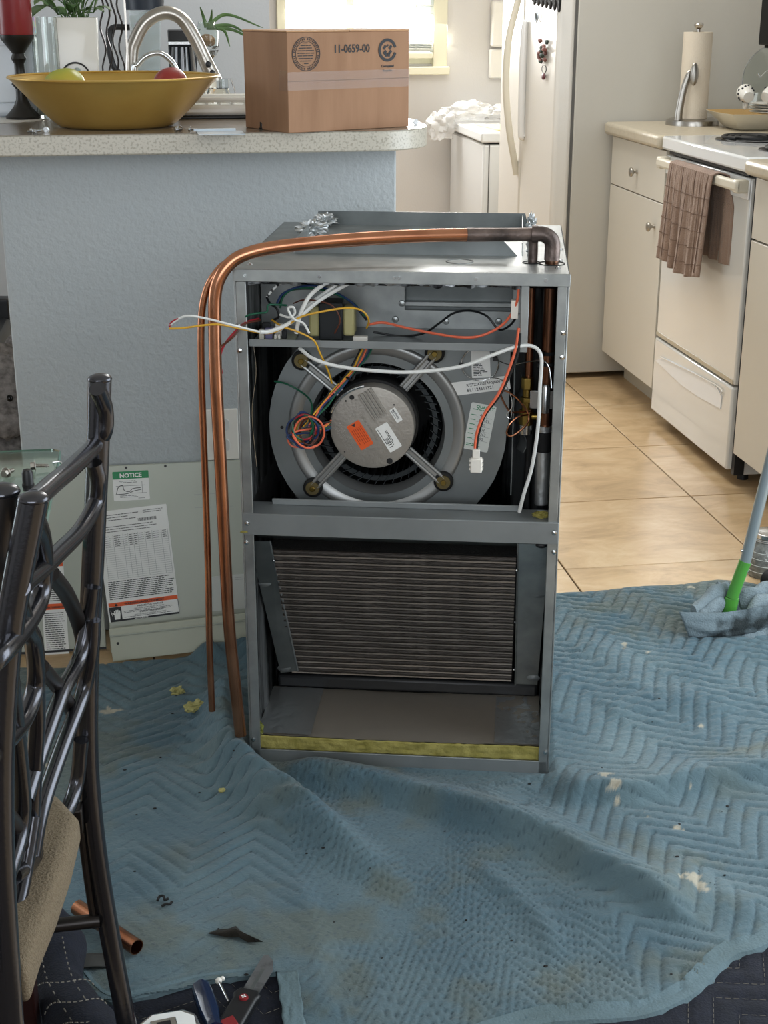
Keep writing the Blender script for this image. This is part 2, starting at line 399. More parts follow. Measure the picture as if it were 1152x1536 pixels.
# outlet on the pony wall
p0 = PX(309, 690, 1, 2.95); p1 = PX(356, 612, 1, 2.95)
out = thing('wall_outlet', 'white double socket plate on the blue-grey half wall beside the copper pipes', 'socket', (p0.x, 2.95, p0.z))
w_, h_ = p1.x-p0.x, p1.z-p0.z
obj('cover_plate', B().box(0, w_, -.006, 0, 0, h_), trim_white, out, bev=.002)
for zc in (.3, .7):
    rc = obj('receptacle', B().prism([(w_/2-.017+x, h_*zc-.014+y) for x, y in rrect(.034, .028, .01)], 0, .003, frame((0,-.006,0), (1,0,0), (0,0,1))), mat('outlet_face', '#cfd0cc', .4), out, bev=.001)
    obj('slot', B().box(w_/2-.008, w_/2-.006, -.0095, -.0088, h_*zc-.001, h_*zc+.007).box(w_/2+.006, w_/2+.008, -.0095, -.0088, h_*zc-.001, h_*zc+.007), black_p, rc)
for xx in (.001,):
    obj('screw', B().cyl((w_/2, -.006, h_/2), (w_/2, -.0075, h_/2), .003), steel, out)

# ================================================================ BAR
TOPZ = 1.070
def bar_poly():
    P = [(-1.1, 2.80), (.40, 2.80)]
    for i in range(1, 9):
        t = -PI/2+PI/2*i/8; P.append((.405+.125*math.cos(t), 2.925+.125*math.sin(t)))
    for i in range(0, 9):
        t = PI/2*i/8; P.append((.43+.10*math.cos(t), 3.05+.16*math.sin(t)))
    P += [(.38, 3.32), (-1.1, 3.32)]
    return P
bar = tag(obj('bar_countertop', B().prism(bar_poly(), 1.032, TOPZ), speck_m, bev=.003), 'speckled cream laminate bar top with rounded end on the blue-grey half wall', 'countertop')
topm = mat('warm_counter_laminate', '#8f8578', .22, var=(50, '#7f766a', .35, .7))
obj('top_surface', B().prism([((x-.0)*1, y) for x, y in bar_poly()], TOPZ-.0002, TOPZ+.0006), topm, bar)
TOPZ += .0008
sc_ = thing('sink_cabinet', 'white sink cabinet behind the bar with laminate top', 'cabinet', (-.22, 3.33, 0))
obj('body', B().box(0, .57, 0, .58, 0, .875), cream, sc_)
obj('worktop', B().box(0, .58, 0, .6, .875, .914), speck_m, sc_, bev=.004)
rc_ = thing('rear_cabinet', 'low kitchen cabinet behind the sink carrying the blender', 'cabinet', (-.30, 4.60, 0))
obj('body', B().box(0, .65, 0, .60, 0, .875), cream, rc_)
obj('worktop', B().box(0, .66, -.02, .62, .875, .914), speck_m, rc_, bev=.004)

# --- gold bowl
c = PX(170, 118, 1, 3.02); xl = PX(14, 118, 1, 3.02).x; xr = PX(327, 118, 1, 3.02).x
R = (xr-xl)/2; bx = (xl+xr)/2; bz = PX(170, 116, 1, 3.02-R).z
bz = 1.165
bowl = thing('fruit_bowl', 'large gold metal bowl holding fruit on the bar', 'bowl', (bx, 2.99, TOPZ))
hB = bz-TOPZ
prof = [(.0001, .004), (.095, .004)]
out_ = [(.0001, 0), (.10, 0), (.112, .003)]
for i in range(1, 12):
    t = i/11; out_.append((.112+(R-.112)*t**.93, .003+(hB-.003)*t**1.05))
inn = [(r-.003, z+.002) for (r, z) in out_[::-1][1:-2]]+[(.095, .006), (.0001, .006)]
obj('bowl_body', B().lathe(out_+[(R+.002, hB+.001)]+inn, 72), gold, bowl)
obj('rolled_rim', B().lathe([(R+.0025*math.cos(a), hB+.0025*math.sin(a)) for a in [2*PI*i/8 for i in range(9)]], 72), gold, bowl)
def fruit(name, label, px, py, y, r, m, zc, sc=(1,1,1)):
    p = PX(px, py, 1, y)
    t = thing(name, label, 'fruit', (p.x, y, zc))
    obj('flesh', B().ball((0,0,0), r, 28, 18, sc, .06, 1.4, px), m, t)
    obj('stem', B().tube([(0,0,r*.9*sc[2]), (.002,0,r*1.06*sc[2])], .0018, 6, 0), mat('stem_brown', '#4a3320', .8), t)
fruit('mango', 'green and yellow fruit in the gold bowl, at its left', 97, 115, 3.02, .038, mat('green_fruit_skin', '#8fa03a', .35, var=(6, '#c7b04a', .4, .7)), TOPZ+.078, (1.05, 1, .82))
fruit('apple', 'dark red apple in the gold bowl, at its right', 256, 115, 3.03, .034, mat('red_fruit_skin', '#8a2428', .3, var=(16, '#a8443a', .4, .7)), TOPZ+.080, (1, 1, .85))
for i,(x_,y_) in enumerate(((-.02,.01),(.03,-.04),(-.07,-.05))):
    t = thing('apple', ['green apple hidden low in the gold bowl under the others, middle','green apple hidden low in the gold bowl, right of centre','green apple hidden low in the gold bowl, left of centre'][i], 'fruit', (bx+x_, 2.99+y_, TOPZ+.04))
    obj('flesh', B().ball((0,0,0), .034, 16, 10, (1,1,.9)), MATS['green_fruit_skin'], t)

# --- cardboard box
FL = PX(433, 200, 2, TOPZ); FR = PX(613, 190, 2, TOPZ); BLf = PX(409, 182, 2, TOPZ)
rt = (FR-FL); Wb = rt.length; rt.normalize(); rz = math.atan2(rt.y, rt.x); Db = .165
hb = PX(433, 46, 1, FL.y).z-TOPZ
bxo = thing('cardboard_box', 'brown taped cardboard shipping box standing on the bar', 'box', tuple(FL), rz)
obj('box_body', B().box(0, Wb, 0, Db, 0, hb-.003), box_m, bxo, bev=.0015)
obj('top_flap', B().box(-.001, Wb/2-.0006, -.001, Db+.001, hb-.003, hb), box_l, bxo, bev=.0008)
obj('top_flap', B().box(Wb/2+.0006, Wb+.001, -.001, Db+.001, hb-.003, hb), box_l, bxo, bev=.0008)
F = frame((0, -.0001, 0), (1,0,0), (0,0,1))
pj = lambda px, py: (Vector((1, 0, 0)), )
def fb(px, py):
    # pixel on the box's front plane -> (x, z)
    n = Vector((-rt.y, rt.x, 0)); d = _dir(px, py); t = (FL-Vector((0,0,H))).dot(n)/d.dot(n); q = Vector((0,0,H))+d*t-FL
    return q.dot(rt), q.z
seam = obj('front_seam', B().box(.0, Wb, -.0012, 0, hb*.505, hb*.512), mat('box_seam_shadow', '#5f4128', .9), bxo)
x0, z0 = fb(500, 79)
text('printed_number', '11-0659-00', .0205, F, ink, bxo, x0, z0, 0, sx=.86, z=.0006, bold=.0004)
# round stamp
def ring(b, cx, cz, r, wd, F, n=32, a0=0, a1=360):
    P = []
    for i in range(n+1):
        a = math.radians(a0+(a1-a0)*i/n); P.append((math.cos(a), math.sin(a)))
    for i in range(n):
        (c1, s1), (c2, s2) = P[i], P[i+1]
        q = [(cx+r*c1, cz+r*s1), (cx+(r-wd)*c1, cz+(r-wd)*s1), (cx+(r-wd)*c2, cz+(r-wd)*s2), (cx+r*c2, cz+r*s2)]
        b.prism(q, .0004, .0009, F)
cx_, cz_ = fb(459, 81); ppm = fb(480, 81)[0]-cx_; rr_ = ppm
b = B(); ring(b, cx_, cz_, rr_, .0012, F); ring(b, cx_, cz_, rr_*.76, .0008, F)
for i in range(44):
    a = 2*PI*i/44
    if i % 11 == 0: continue
    M = F @ Matrix.Translation((cx_+math.cos(a)*rr_*.87, cz_+math.sin(a)*rr_*.87, 0)) @ Matrix.Rotation(a, 4, 'Z')
    b.box(-.0016, .0016, -.0008, .0008, .0004, .0009, M)
for i in range(9):
    yy = .62-.15*i; hw = math.sqrt(max(0, .6**2-yy**2)) if abs(yy) < .6 else .15
    for (x, y, ww, hh) in lines(cx_-hw*rr_, cz_+yy*rr_, 2*hw*rr_, 1, .1, .0015, .1, i): b.box(x, x+ww, y, y+hh, .0004, .0009, F)
obj('round_stamp', b, ink, bxo, smooth=0)
# recycling emblem
cx_, cz_ = fb(581, 75); rr_ = fb(594, 75)[0]-cx_
b = B(); ring(b, cx_, cz_, rr_*1.05, rr_*.27, F, 40, 15, 345)
for (qx, qy, s_) in ((-.33, .25, .2), (.33, .25, .2), (-.3, -.2, .2), (.3, -.2, .2), (0, .4, .12)):
    M = F @ Matrix.Translation((cx_+qx*rr_, cz_+qy*rr_, 0)) @ Matrix.Rotation(PI/4, 4, 'Z')
    s2 = s_*rr_; b.box(-s2, s2, -s2*.6, s2*.6, .0004, .0009, M)
b.box(cx_-rr_*.28, cx_-rr_*.03, cz_-rr_*.6, cz_-rr_*.25, .0004, .0009, F); b.box(cx_+rr_*.03, cx_+rr_*.28, cz_-rr_*.6, cz_-rr_*.25, .0004, .0009, F)
obj('recycling_emblem', b, ink, bxo, smooth=0)
text('printed_words', 'Corrugated', .0062, F, ink, bxo, cx_, cz_-rr_*1.55, z=.0006, align='CENTER', bold=.0002)
text('printed_words', 'Recycles', .0062, F, ink, bxo, cx_, cz_-rr_*1.95, z=.0006, align='CENTER', bold=.0002)
b = B().sheet(lambda u, v: (-.0008+u*(Wb+.001), -.0016-.0006*noise.noise(Vector((u*20, v*6, 0))), hb*.42+v*hb*.18), 60, 8)
b.sheet(lambda u, v: (-.0016, u*.028, hb*(.415+.2*v)), 3, 4)
obj('packing_tape', b, tape_m, bxo)

# --- small items on the bar
def at_bar(px, py): return PX(px, py, 2, TOPZ)
def mini_screw(name, lab, px, py, rz, L=.018, P=None, z=None, r=.0022, hr=.0048):
    p = P or at_bar(px, py)
    t = thing(name, lab, 'screw', (p.x, p.y, (TOPZ if z is None else z)), rz)
    obj('head', B().cyl((0,0,hr), (.004,0,hr), hr, 6).cyl((.0035,0,hr),(.0045,0,hr), hr*1.25, 16), steel, t, bev=.0005)
    P_ = [(.0045+L*i/24, 0, hr) for i in range(25)]
    obj('thread', B().tube(P_, lambda q: r*(1.15 if int(q*24) % 2 else .8)*(1 if q < .85 else (1-q)*5+.25), 8, 0), steel, t)
mini_screw('screw', 'left screw of the pair beside the gold bowl, near the bar front', 45, 200, 0.1)
mini_screw('screw', 'short screw nearest the gold bowl foot on its left', 69, 199, 1.4, .006)
mini_screw('screw', 'second screw of the pair left of the gold bowl', 54, 201, 2.9, .012)
mini_screw('screw', 'leftmost screw of the little heap right of the gold bowl', 262, 198, .5, .012)
mini_screw('screw', 'middle screw of the little heap right of the gold bowl', 272, 197, 2.4, .010)
mini_screw('screw', 'screw touching the thin metal plate in the heap right of the bowl', 283, 198, -.3, .012)
mini_screw('screw', 'single screw on the rounded end of the bar right of the box', 624, 187, 1.5, .006)
p = at_bar(395, 194)
t = thing('plastic_stopper', 'small black plastic stopper left of the cardboard box', 'cap', (p.x, p.y, TOPZ))
obj('cap_base', B().lathe([(.0001,0),(.008,0),(.0085,.003),(.0065,.004),(.0065,.014),(.0001,.015)], 20), black_p, t)
obj('cap_lug', B().box(-.005, .005, -.0075, -.005, .004, .012), black_p, t, bev=.001)
p = at_bar(298, 203); q = at_bar(366, 199)
t = thing('metal_plate', 'thin grey metal plate lying flat at the bar edge right of the bowl', 'plate', (p.x, p.y, TOPZ), .03)
obj('sheet', B().box(0, q.x-p.x, 0, .075, 0, .0015), mat('light_steel_plate', '#a9b3ba', .35, .5), t)
obj('folded_lip', B().box(-.005, q.x-p.x-.012, .068, .075, .0015, .006), MATS['light_steel_plate'], t)

# dish rack / tray behind
p = PX(272, 183, 1, 3.20)
t = thing('dish_tray', 'white ribbed plastic tray with black base at the back of the bar', 'tray', (PX(262, 180, 1, 3.15).x, 3.14, TOPZ))
obj('base', B().box(0, .30, 0, .15, 0, .006), black_p, t, bev=.002)
Wd = .29
obj('tray_body', B().box(.008, Wd, .004, .14, .006, .028), pot_m, t, bev=.008)
b = B().tube([(.03,.02,.038),(Wd-.03,.02,.038),(Wd-.02,.06,.04),(Wd-.03,.12,.038),(.03,.12,.038),(.02,.06,.04),(.03,.02,.038)], .006, 8)
obj('raised_rim', b, pot_m, t)
for i in range(9): obj('rib', B().box(.04+i*.027, .044+i*.027, .02, .12, .028, .034), pot_m, t)

# faucets
fy = 3.50
P = [PX(*q, 1, fy) for q in [(196, 110), (197, 90), (203, 60), (220, 32), (247, 19), (272, 28), (292, 58), (305, 85)]]
b0 = Vector((P[0].x, fy, .914))
t = thing('kitchen_faucet', 'tall brushed steel gooseneck faucet behind the gold bowl', 'faucet', tuple(b0))
obj('base', B().lathe([(.0001,0),(.03,0),(.03,.006),(.022,.012),(.018,.08),(.0001,.08)], 24, Matrix.Translation(b0)), brushed, t, world=True)
obj('gooseneck', B().tube([b0, b0+Vector((0,0,.12))]+P[1:], .0150, 16), brushed, t, world=True)
h0 = P[-1]; h1 = PX(322, 122, 1, fy)
hd = obj('spray_head', B().tube([h0, h0.lerp(h1, .5), h1], lambda q: .0155+.003*q, 16, 0), brushed, t, world=True)
for f_ in (.35, .7):
    c0 = h0.lerp(h1, f_)+Vector((.004, -.016, 0)); obj('button', B().ball(c0, .006, 12, 8, (1,.6,1)), black_p, hd, world=False) if False else None
for f_ in (.3, .65):
    c0 = h0.lerp(h1, f_)+Vector((.003, -.0165, 0)); obj('spray_button', B().ball(c0, .0065, 12, 8, (1,.6,1.2)), black_p, t, world=True)
P = [PX(*q, 1, 3.43) for q in [(201, 115), (206, 98), (220, 84), (240, 80), (257, 92), (268, 112)]]
b0 = Vector((P[0].x, 3.43, .914))
t = thing('filter_tap', 'small slim curved tap in front of the tall faucet', 'faucet', tuple(b0))
obj('spout', B().tube([b0]+P, .0062, 12), steel, t, world=True)
obj('base', B().cyl(b0, b0+Vector((0,0,.02)), .014), steel, t, world=True)

# candle holder
cy_ = 3.20
p = PX(33, 150, 1, cy_); s_ = (PX(62, 50, 1, cy_).x-PX(10, 50, 1, cy_).x)/2
zt = PX(33, 52, 1, cy_).z
t = thing('candle_holder', 'black turned wooden candle holder on the bar left of the bowl', 'candle holder', (p.x, cy_, TOPZ))
hh = zt-TOPZ
pr = [(.0001,0),(.035,0),(.036,.006),(.026,.016),(.018,.026),(.012,.04),(.011,hh*.36),(.019,hh*.42),(.011,hh*.5),(.01,hh*.66),(.016,hh*.72),(.012,hh*.78),(.022,hh*.86),(s_*.96,hh*.95),(s_,hh),(.0001,hh)]
obj('turned_stem', B().lathe(pr, 32), mat('black_wood', '#15130f', .4), t)
t = thing('pillar_candle', 'dark red pillar candle on the black holder', 'candle', (p.x, cy_, zt))
obj('wax', B().lathe([(.0001,0),(.033,0),(.034,.002),(.034,.12),(.03,.124),(.0001,.12)], 32), red_wax, t)
obj('wick', B().tube([(0,0,.12),(.001,0,.132)], .001, 5, 0), black_p, t)
# glass tumbler
gp = PX(72, 120, 1, 3.235); gz = PX(72, 25, 1, 3.235).z
t = thing('glass_cylinder', 'tall clear glass with pale wax beside the red candle', 'glass', (gp.x, 3.235, TOPZ))
gr = .0275; gh = gz-TOPZ
obj('glass_wall', B().lathe([(.0001,0),(gr,0),(gr,gh),(gr-.002,gh),(gr-.002,.006),(.0001,.006)], 32), glass, t)
obj('wax_fill', B().lathe([(.0001,.007),(gr-.003,.007),(gr-.003,.055),(.0001,.055)], 28), mat('pale_wax', '#c9c5b8', .6), t)
# planter
pl, pr_ = PX(88, 110, 1, 3.272), PX(150, 110, 1, 3.272); pz = PX(120, 26, 1, 3.272).z
t = thing('planter', 'white square tapered planter with leafy plant behind the gold bowl', 'plant', ((pl.x+pr_.x)/2, 3.272, TOPZ))
hw = (pr_.x-pl.x)/2
b = B(); n0 = 0
b.v += [(-hw*.88,-hw*.8,0),(hw*.88,-hw*.8,0),(hw*.88,hw*.6,0),(-hw*.88,hw*.6,0),(-hw,-hw*.9,pz-TOPZ),(hw,-hw*.9,pz-TOPZ),(hw,hw*.75,pz-TOPZ),(-hw,hw*.75,pz-TOPZ)]
b.f += [(0,3,2,1),(0,1,5,4),(1,2,6,5),(2,3,7,6),(3,0,4,7)]
obj('pot', b, pot_m, t, thick=.004, bev=.004)
obj('soil', B().box(-hw*.9, hw*.9, -hw*.78, hw*.66, pz-TOPZ-.02, pz-TOPZ-.01), mat('soil', '#2a2018', 1), t)
rnd = random.Random(5)
def leaf(b, p, d, L, wd, droop=.3):
    d = Vector(d).normalized(); s = d.cross(Vector((0,0,1)))
    if s.length < .1: s = Vector((1,0,0))
    s.normalize(); base = len(b.v); n = 6
    for i in range(n+1):
        q = i/n; ww = wd*math.sin(PI*min(1, q*.92+.06))**.8; c = Vector(p)+d*L*q+Vector((0,0,-droop*L*q*q))
        for k_ in (-1, 0, 1): b.v.append(tuple(c+s*ww*k_+Vector((0,0,.12*wd*abs(k_)))))
    for i in range(n):
        a = base+i*3; b.f += [(a,a+1,a+4,a+3),(a+1,a+2,a+5,a+4)]
for k in range(34):
    b = B(); a = rnd.uniform(0, 2*PI); e = rnd.uniform(.15, 1.3)
    p0_ = Vector((rnd.uniform(-.5,.5)*hw, rnd.uniform(-.6,.5)*hw, pz-TOPZ-.01)); hh_ = rnd.uniform(.01, .11)
    p1_ = p0_+Vector((math.cos(a)*.04, math.sin(a)*.03, hh_))
    leaf(b, p1_, (math.cos(a)*math.cos(e), math.sin(a)*math.cos(e), math.sin(e)), rnd.uniform(.05, .085), rnd.uniform(.013, .021), rnd.uniform(.2, .8))
    lf = obj('leaf', b, leaf_m if k % 4 else leaf_l, t, thick=.0006)
    obj('petiole', B().tube([p0_, (p0_+p1_)/2+Vector((0,0,.01)), p1_], .0014, 5, 3), leaf_m, lf)
# doily + trinkets
p = at_bar(30, 170)
t = thing('lace_doily', 'white lace doily under the black candle holder', 'doily', (p.x-.02, 3.18, TOPZ-.0006))
b = B()
for k in range(64):
    a = 2*PI*k/64; a2 = 2*PI*(k+1)/64; r1 = .085*(1+.05*math.sin(a*16)); r2 = .085*(1+.05*math.sin(a2*16))
    b.v += [(0,0,.0012),(r1*math.cos(a),r1*math.sin(a),.0012),(r2*math.cos(a2),r2*math.sin(a2),.0012)]; n=len(b.v); b.f.append((n-3,n-2,n-1))
obj('lace', b, mat('white_lace', '#d8d8d4', .9, bump=(300,1)), t, thick=.001)
# bracelet / decor by planter
p = PX(113, 103, 1, 3.222)
t = thing('wire_ornament', 'small dark wire ornament with shells in front of the white planter', 'ornament', (p.x, 3.222, TOPZ))
zc = p.z-TOPZ
obj('wire_loop', B().tube([(.03*math.cos(a), 0, zc-.02+.032*math.sin(a)) for a in [PI*i/10 for i in range(11)]]+[(-.03,0,0)], .0018, 6), black_p, t)
for k in range(5): obj('shell', B().ball((-.01+k*.007, -.006+.003*(k%2), zc-.015+.006*(k%3)), .007, 10, 6, (1,.6,.8)), mat('shell_pink','#b9a79a',.4,var=(30,'#8fb0b0',.4,.6)), t)
obj('foot', B().box(-.035, .035, -.012, .012, 0, .004), black_p, t)

# wire/slatted rack
t = thing('wine_rack', 'dark twisted wire rack standing behind the planter', 'rack', (PX(168, 60, 1, 3.42).x, 3.42, .914))
for k in range(4):
    P = [((k-1.5)*.013+.005*math.sin(z*70+k), .004*math.cos(z*70+k), z) for z in [i*.012 for i in range(0, 35)]]
    obj('twisted_wire', B().tube(P, .0022, 6, 0), tube_d, t)
obj('side_rod', B().box(.03, .034, -.004, .004, 0, .41), brushed, t)
obj('foot', B().box(-.04, .04, -.03, .03, 0, .006), tube_d, t)

# blender
by = 4.75
x0 = PX(185, 60, 1, by).x; x1 = PX(253, 60, 1, by).x; zb = .914
t = thing('blender', 'kitchen blender with clear jug behind the tall faucet', 'blender', ((x0+x1)/2, by, .914))
hw = (x1-x0)/2*.98; zt = PX(220, 15, 1, by).z-.914
obj('motor_base', B().lathe([(.0001,0),(.085,0),(.08,.02),(.065,.10),(.0001,.10)], 28), black_p, t)
obj('jug', B().lathe([(.0001,.105),(hw*.72,.105),(hw,zt-.02),(hw,zt),(hw-.004,zt),(hw*.7,.112),(.0001,.112)], 4, Matrix.Rotation(PI/4,4,'Z') @ Matrix.Scale(1.28,4)if False else Matrix.Rotation(PI/4,4,'Z')), mat('clear_jug','#dfe6e6',.05,trans=.85), t)
obj('jug_handle', B().tube([(-hw*.7,-.01,zt-.05),(-hw-.04,-.01,zt-.06),(-hw-.035,-.01,.2),(-hw*.6,-.01,.16)], .009, 8), black_p, t)
obj('lid', B().lathe([(.0001,zt),(hw*.86,zt),(hw*.9,zt+.03),(hw*.6,zt+.055),(.0001,zt+.055)], 24), mat('dark_blue_lid','#1b2430',.4), t)
# coffee maker
x0 = PX(257, 60, 1, 4.95).x; x1 = PX(290, 60, 1, 4.95).x
t = thing('coffee_maker', 'black coffee maker with steel band behind the faucet', 'coffee maker', ((x0+x1)/2, 4.95, .914))
hw = (x1-x0)/2+.01
zz_ = lambda py: PX(270, py, 1, 4.95).z-.914
obj('base', B().box(-hw,hw,-.07,.12,0,.03), black_p, t, bev=.005)
obj('column', B().box(-hw,hw,.05,.12,.03,zz_(45)), black_p, t, bev=.004)
obj('brew_head', B().box(-hw,hw,-.06,.05,zz_(62),zz_(45)), black_p, t, bev=.004)
obj('steel_band', B().box(-hw-.001,hw+.001,-.062,.05,zz_(66),zz_(62)), steel, t)
obj('carafe', B().lathe([(.0001,.035),(.045,.035),(.052,.08),(.045,.13),(.035,zz_(70)),(.0001,zz_(70))], 24), mat('dark_carafe','#10161c',.08,coat=1), t)
# jar with spider plant on a pedestal
jy = 4.72; jp = PX(311, 75, 1, jy)
t = thing('glass_stand', 'tall clear glass pedestal behind the faucet carrying the plant jar', 'stand', (jp.x, jy, .914))
hz = jp.z-.914
obj('stem', B().lathe([(.0001,0),(.04,0),(.04,.006),(.012,.02),(.012,hz-.03),(.03,hz-.012),(.036,hz),(.0001,hz)], 24), glass, t)
t = thing('jar_plant', 'glass jar with arching spider plant leaves', 'plant', (jp.x, jy, jp.z+.001))
jz = PX(311, 33, 1, jy).z-jp.z
obj('jar', B().lathe([(.0001,0),(.03,0),(.036,.01),(.036,jz*.72),(.026,jz*.88),(.026,jz),(.023,jz),(.024,jz*.86),(.033,jz*.7),(.033,.012),(.0001,.004)], 24), glass, t)
obj('pebbles', B().ball((0,0,.028), .027, 14, 8, (1,1,.7), .2, 5), mat('brown_pebbles','#8a6a4a',.7,bump=(80,1)), t)
for (ex_, ez_, mx, mz) in [(395,42,340,22),(385,65,350,45),(360,28,335,22),(372,52,345,38),(300,10,305,25),(318,14,316,30),(345,70,335,45)]:
    P = [Vector((jp.x, jy, jp.z+jz*.8)), PX(mx, mz, 1, jy), PX(ex_, ez_, 1, jy-.02)]
    obj('leaf', B().tube(P, lambda q: .0062*(1-q)**.6+.0006, 6, 8, flat=.3), leaf_m, t, world=True)
# little glass jars near the faucet head
t = thing('glass_jar', 'small clipped glass jar right of the faucet head', 'jar', (PX(328, 140, 1, 3.6).x, 3.6, .914))
hz = PX(328, 118, 1, 3.6).z-.914
obj('jar_body', B().lathe([(.0001,0),(.03,0),(.034,.01),(.034,hz*.75),(.024,hz*.9),(.0001,hz*.9)], 20), glass, t)
obj('lid', B().lathe([(.0001,hz*.9),(.026,hz*.9),(.026,hz),(.0001,hz)], 20), glass, t)
obj('wire_clip', B().tube([(.026,-.01,hz*.6),(.04,-.012,hz*.8),(.03,-.01,hz)], .0018, 6), steel, t)
# storage box and picture far left
x0 = PX(-60, 60, 1, 3.25).x; x1 = PX(50, 60, 1, 3.25).x
t = thing('bread_bin', 'pale blue-white bread bin behind the candle holder', 'bread bin', (x0, 3.245, TOPZ))
obj('bin_body', B().box(0, x1-x0, 0, .07, 0, PX(20, 52, 1, 3.25).z-TOPZ), mat('pale_enamel','#cfd6dc',.3), t, bev=.012, seg=3)
obj('front_door', B().box(.02, x1-x0-.02, -.006, 0, .03, PX(20, 52, 1, 3.25).z-TOPZ-.02), MATS['pale_enamel'], t, bev=.004)
p = PX(11, 50, 1, 5.28); 
t = thing('painting', 'small colourful abstract painting on the wall at the far left', 'painting', (p.x-.32, 5.27, p.z))
cm = bpy.data.materials.new('abstract_paint'); cm.use_nodes = True; tt = cm.node_tree
vn = tt.nodes.new('ShaderNodeTexVoronoi'); vn.inputs['Scale'].default_value = 26; hs = tt.nodes.new('ShaderNodeHueSaturation'); hs.inputs['Saturation'].default_value = .9
tt.links.new(vn.outputs['Color'], hs.inputs['Color']); tt.links.new(hs.outputs[0], tt.nodes['Principled BSDF'].inputs['Base Color'])
obj('canvas', B().box(0, .32, 0, .025, 0, .42), cm, t)
obj('canvas_edge', B().box(-.004, .324, .004, .028, -.004, .424), trim_white, t)

print('bar ok')
# ================================================================ KITCHEN RIGHT
# base cabinet beyond the oven
CZ = .880
t = thing('base_cabinet', 'cream kitchen base cabinet between fridge and oven', 'cabinet', (1.56, 4.405, 0))
D0, D1 = 0, .565
obj('carcass', B().box(.018, .64, D0, D1, .10, .872), cream, t)
obj('toe_kick', B().box(.09, .11, D0, D1, 0, .10), mat('dull_toe_kick','#b3ab9a',.6), t)
zs = PX(990, 306, 0, 1.56).z; zs = .705
kd = obj('door', B().box(0, .018, D0+.003, D1-.003, .105, zs-.003), cream, t, bev=.002)
kr = obj('drawer', B().box(0, .018, D0+.003, D1-.003, zs, .866), cream, t, bev=.002)
def knob(parent, px, py, x, base):
    p = PX(px, py, 0, x); p = p-Vector(base)
    M = Matrix.Translation(p) @ Matrix.Rotation(-PI/2, 4, 'Y')
    obj('knob', B().lathe([(.0001,-.0),(.006,0),(.0045,.006),(.005,.012),(.014,.018),(.0155,.022),(.013,.026),(.0001,.028)], 20, M), brushed, parent)
knob(kr, 956, 258, 1.56, (1.56,4.405,0)); knob(kd, 982, 340, 1.56, (1.56,4.405,0))
b = B().box(-.012, .655, -.004, D1+.004, .874, .912)
tag(obj('worktop', B().box(1.528, 2.215, 4.402, 4.972, .873, .914), cream_top, bev=.012, seg=4), 'beige laminate worktop with rounded edge between fridge and oven', 'countertop')
# near cabinet right of the oven
t = thing('base_cabinet', 'cream base cabinet at the right picture edge, near side of the oven', 'cabinet', (1.555, 2.95, 0))
obj('carcass', B().box(.018, .64, 0, .735, .10, .872), cream, t)
obj('toe_kick', B().box(.22, .24, 0, .735, 0, .10), MATS['dull_toe_kick'], t)
kd = obj('door', B().box(0, .018, .003, .732, .105, .702), cream, t, bev=.002)
kr = obj('drawer', B().box(0, .018, .003, .732, .707, .866), cream, t, bev=.002)
obj('knob', B().lathe([(.0001,0),(.006,0),(.005,.012),(.015,.02),(.0001,.028)], 20, Matrix.Translation((0,.35,.79)) @ Matrix.Rotation(-PI/2,4,'Y')), brushed, kr)
obj('knob', B().lathe([(.0001,0),(.006,0),(.005,.012),(.015,.02),(.0001,.028)], 20, Matrix.Translation((0,.08,.62)) @ Matrix.Rotation(-PI/2,4,'Y')), brushed, kd)
tag(obj('worktop', B().box(1.522, 2.215, 2.94, 3.695, .873, .914), cream_top, bev=.014, seg=4), 'beige laminate worktop at the right picture edge beside the oven', 'countertop')

# oven
OY0, OY1 = 3.724, 4.397; OD = OY1-OY0
ov = thing('electric_range', 'white free-standing electric range with coil burners and towel on its handle', 'oven', (1.56, OY0, 0))
obj('body', B().box(.04, .64, .004, OD-.004, .022, .872), enamel, ov, bev=.003)
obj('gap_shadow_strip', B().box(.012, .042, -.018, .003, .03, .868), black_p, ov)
obj('cooktop', B().box(-.02, .645, -.006, OD+.001, .874, .914), enamel_b, ov, bev=.007, seg=3)
obj('vent_slot', B().box(.0, .03, .02, OD-.02, .862, .873), black_p, ov)
zd = PX(1042, 543, 0, 1.56).z
dr = obj('oven_door', B().box(0, .04, .004, OD-.004, zd+.006, .858), enamel, ov, bev=.006, seg=3)
obj('door_trim', B().box(-.004, .002, .004, OD-.004, .80, .858), enamel_b, dr, bev=.003)
obj('door_bottom_strip', B().box(-.003, .001, .01, OD-.012, zd+.008, zd+.02), cream_top, dr)
hb_ = obj('handle', B().box(-.040, -.022, .008, OD-.008, .822, .852), handle_c, dr, bev=.008, seg=3)
obj('handle_post', B().box(-.038, .0, .008, .04, .818, .854), handle_c, hb_, bev=.005); obj('handle_post', B().box(-.038, .0, OD-.04, OD-.008, .818, .854), handle_c, hb_, bev=.005)
wd = obj('storage_drawer', B().box(-.004, .04, .004, OD-.004, .040, zd), enamel, ov, bev=.007, seg=3)
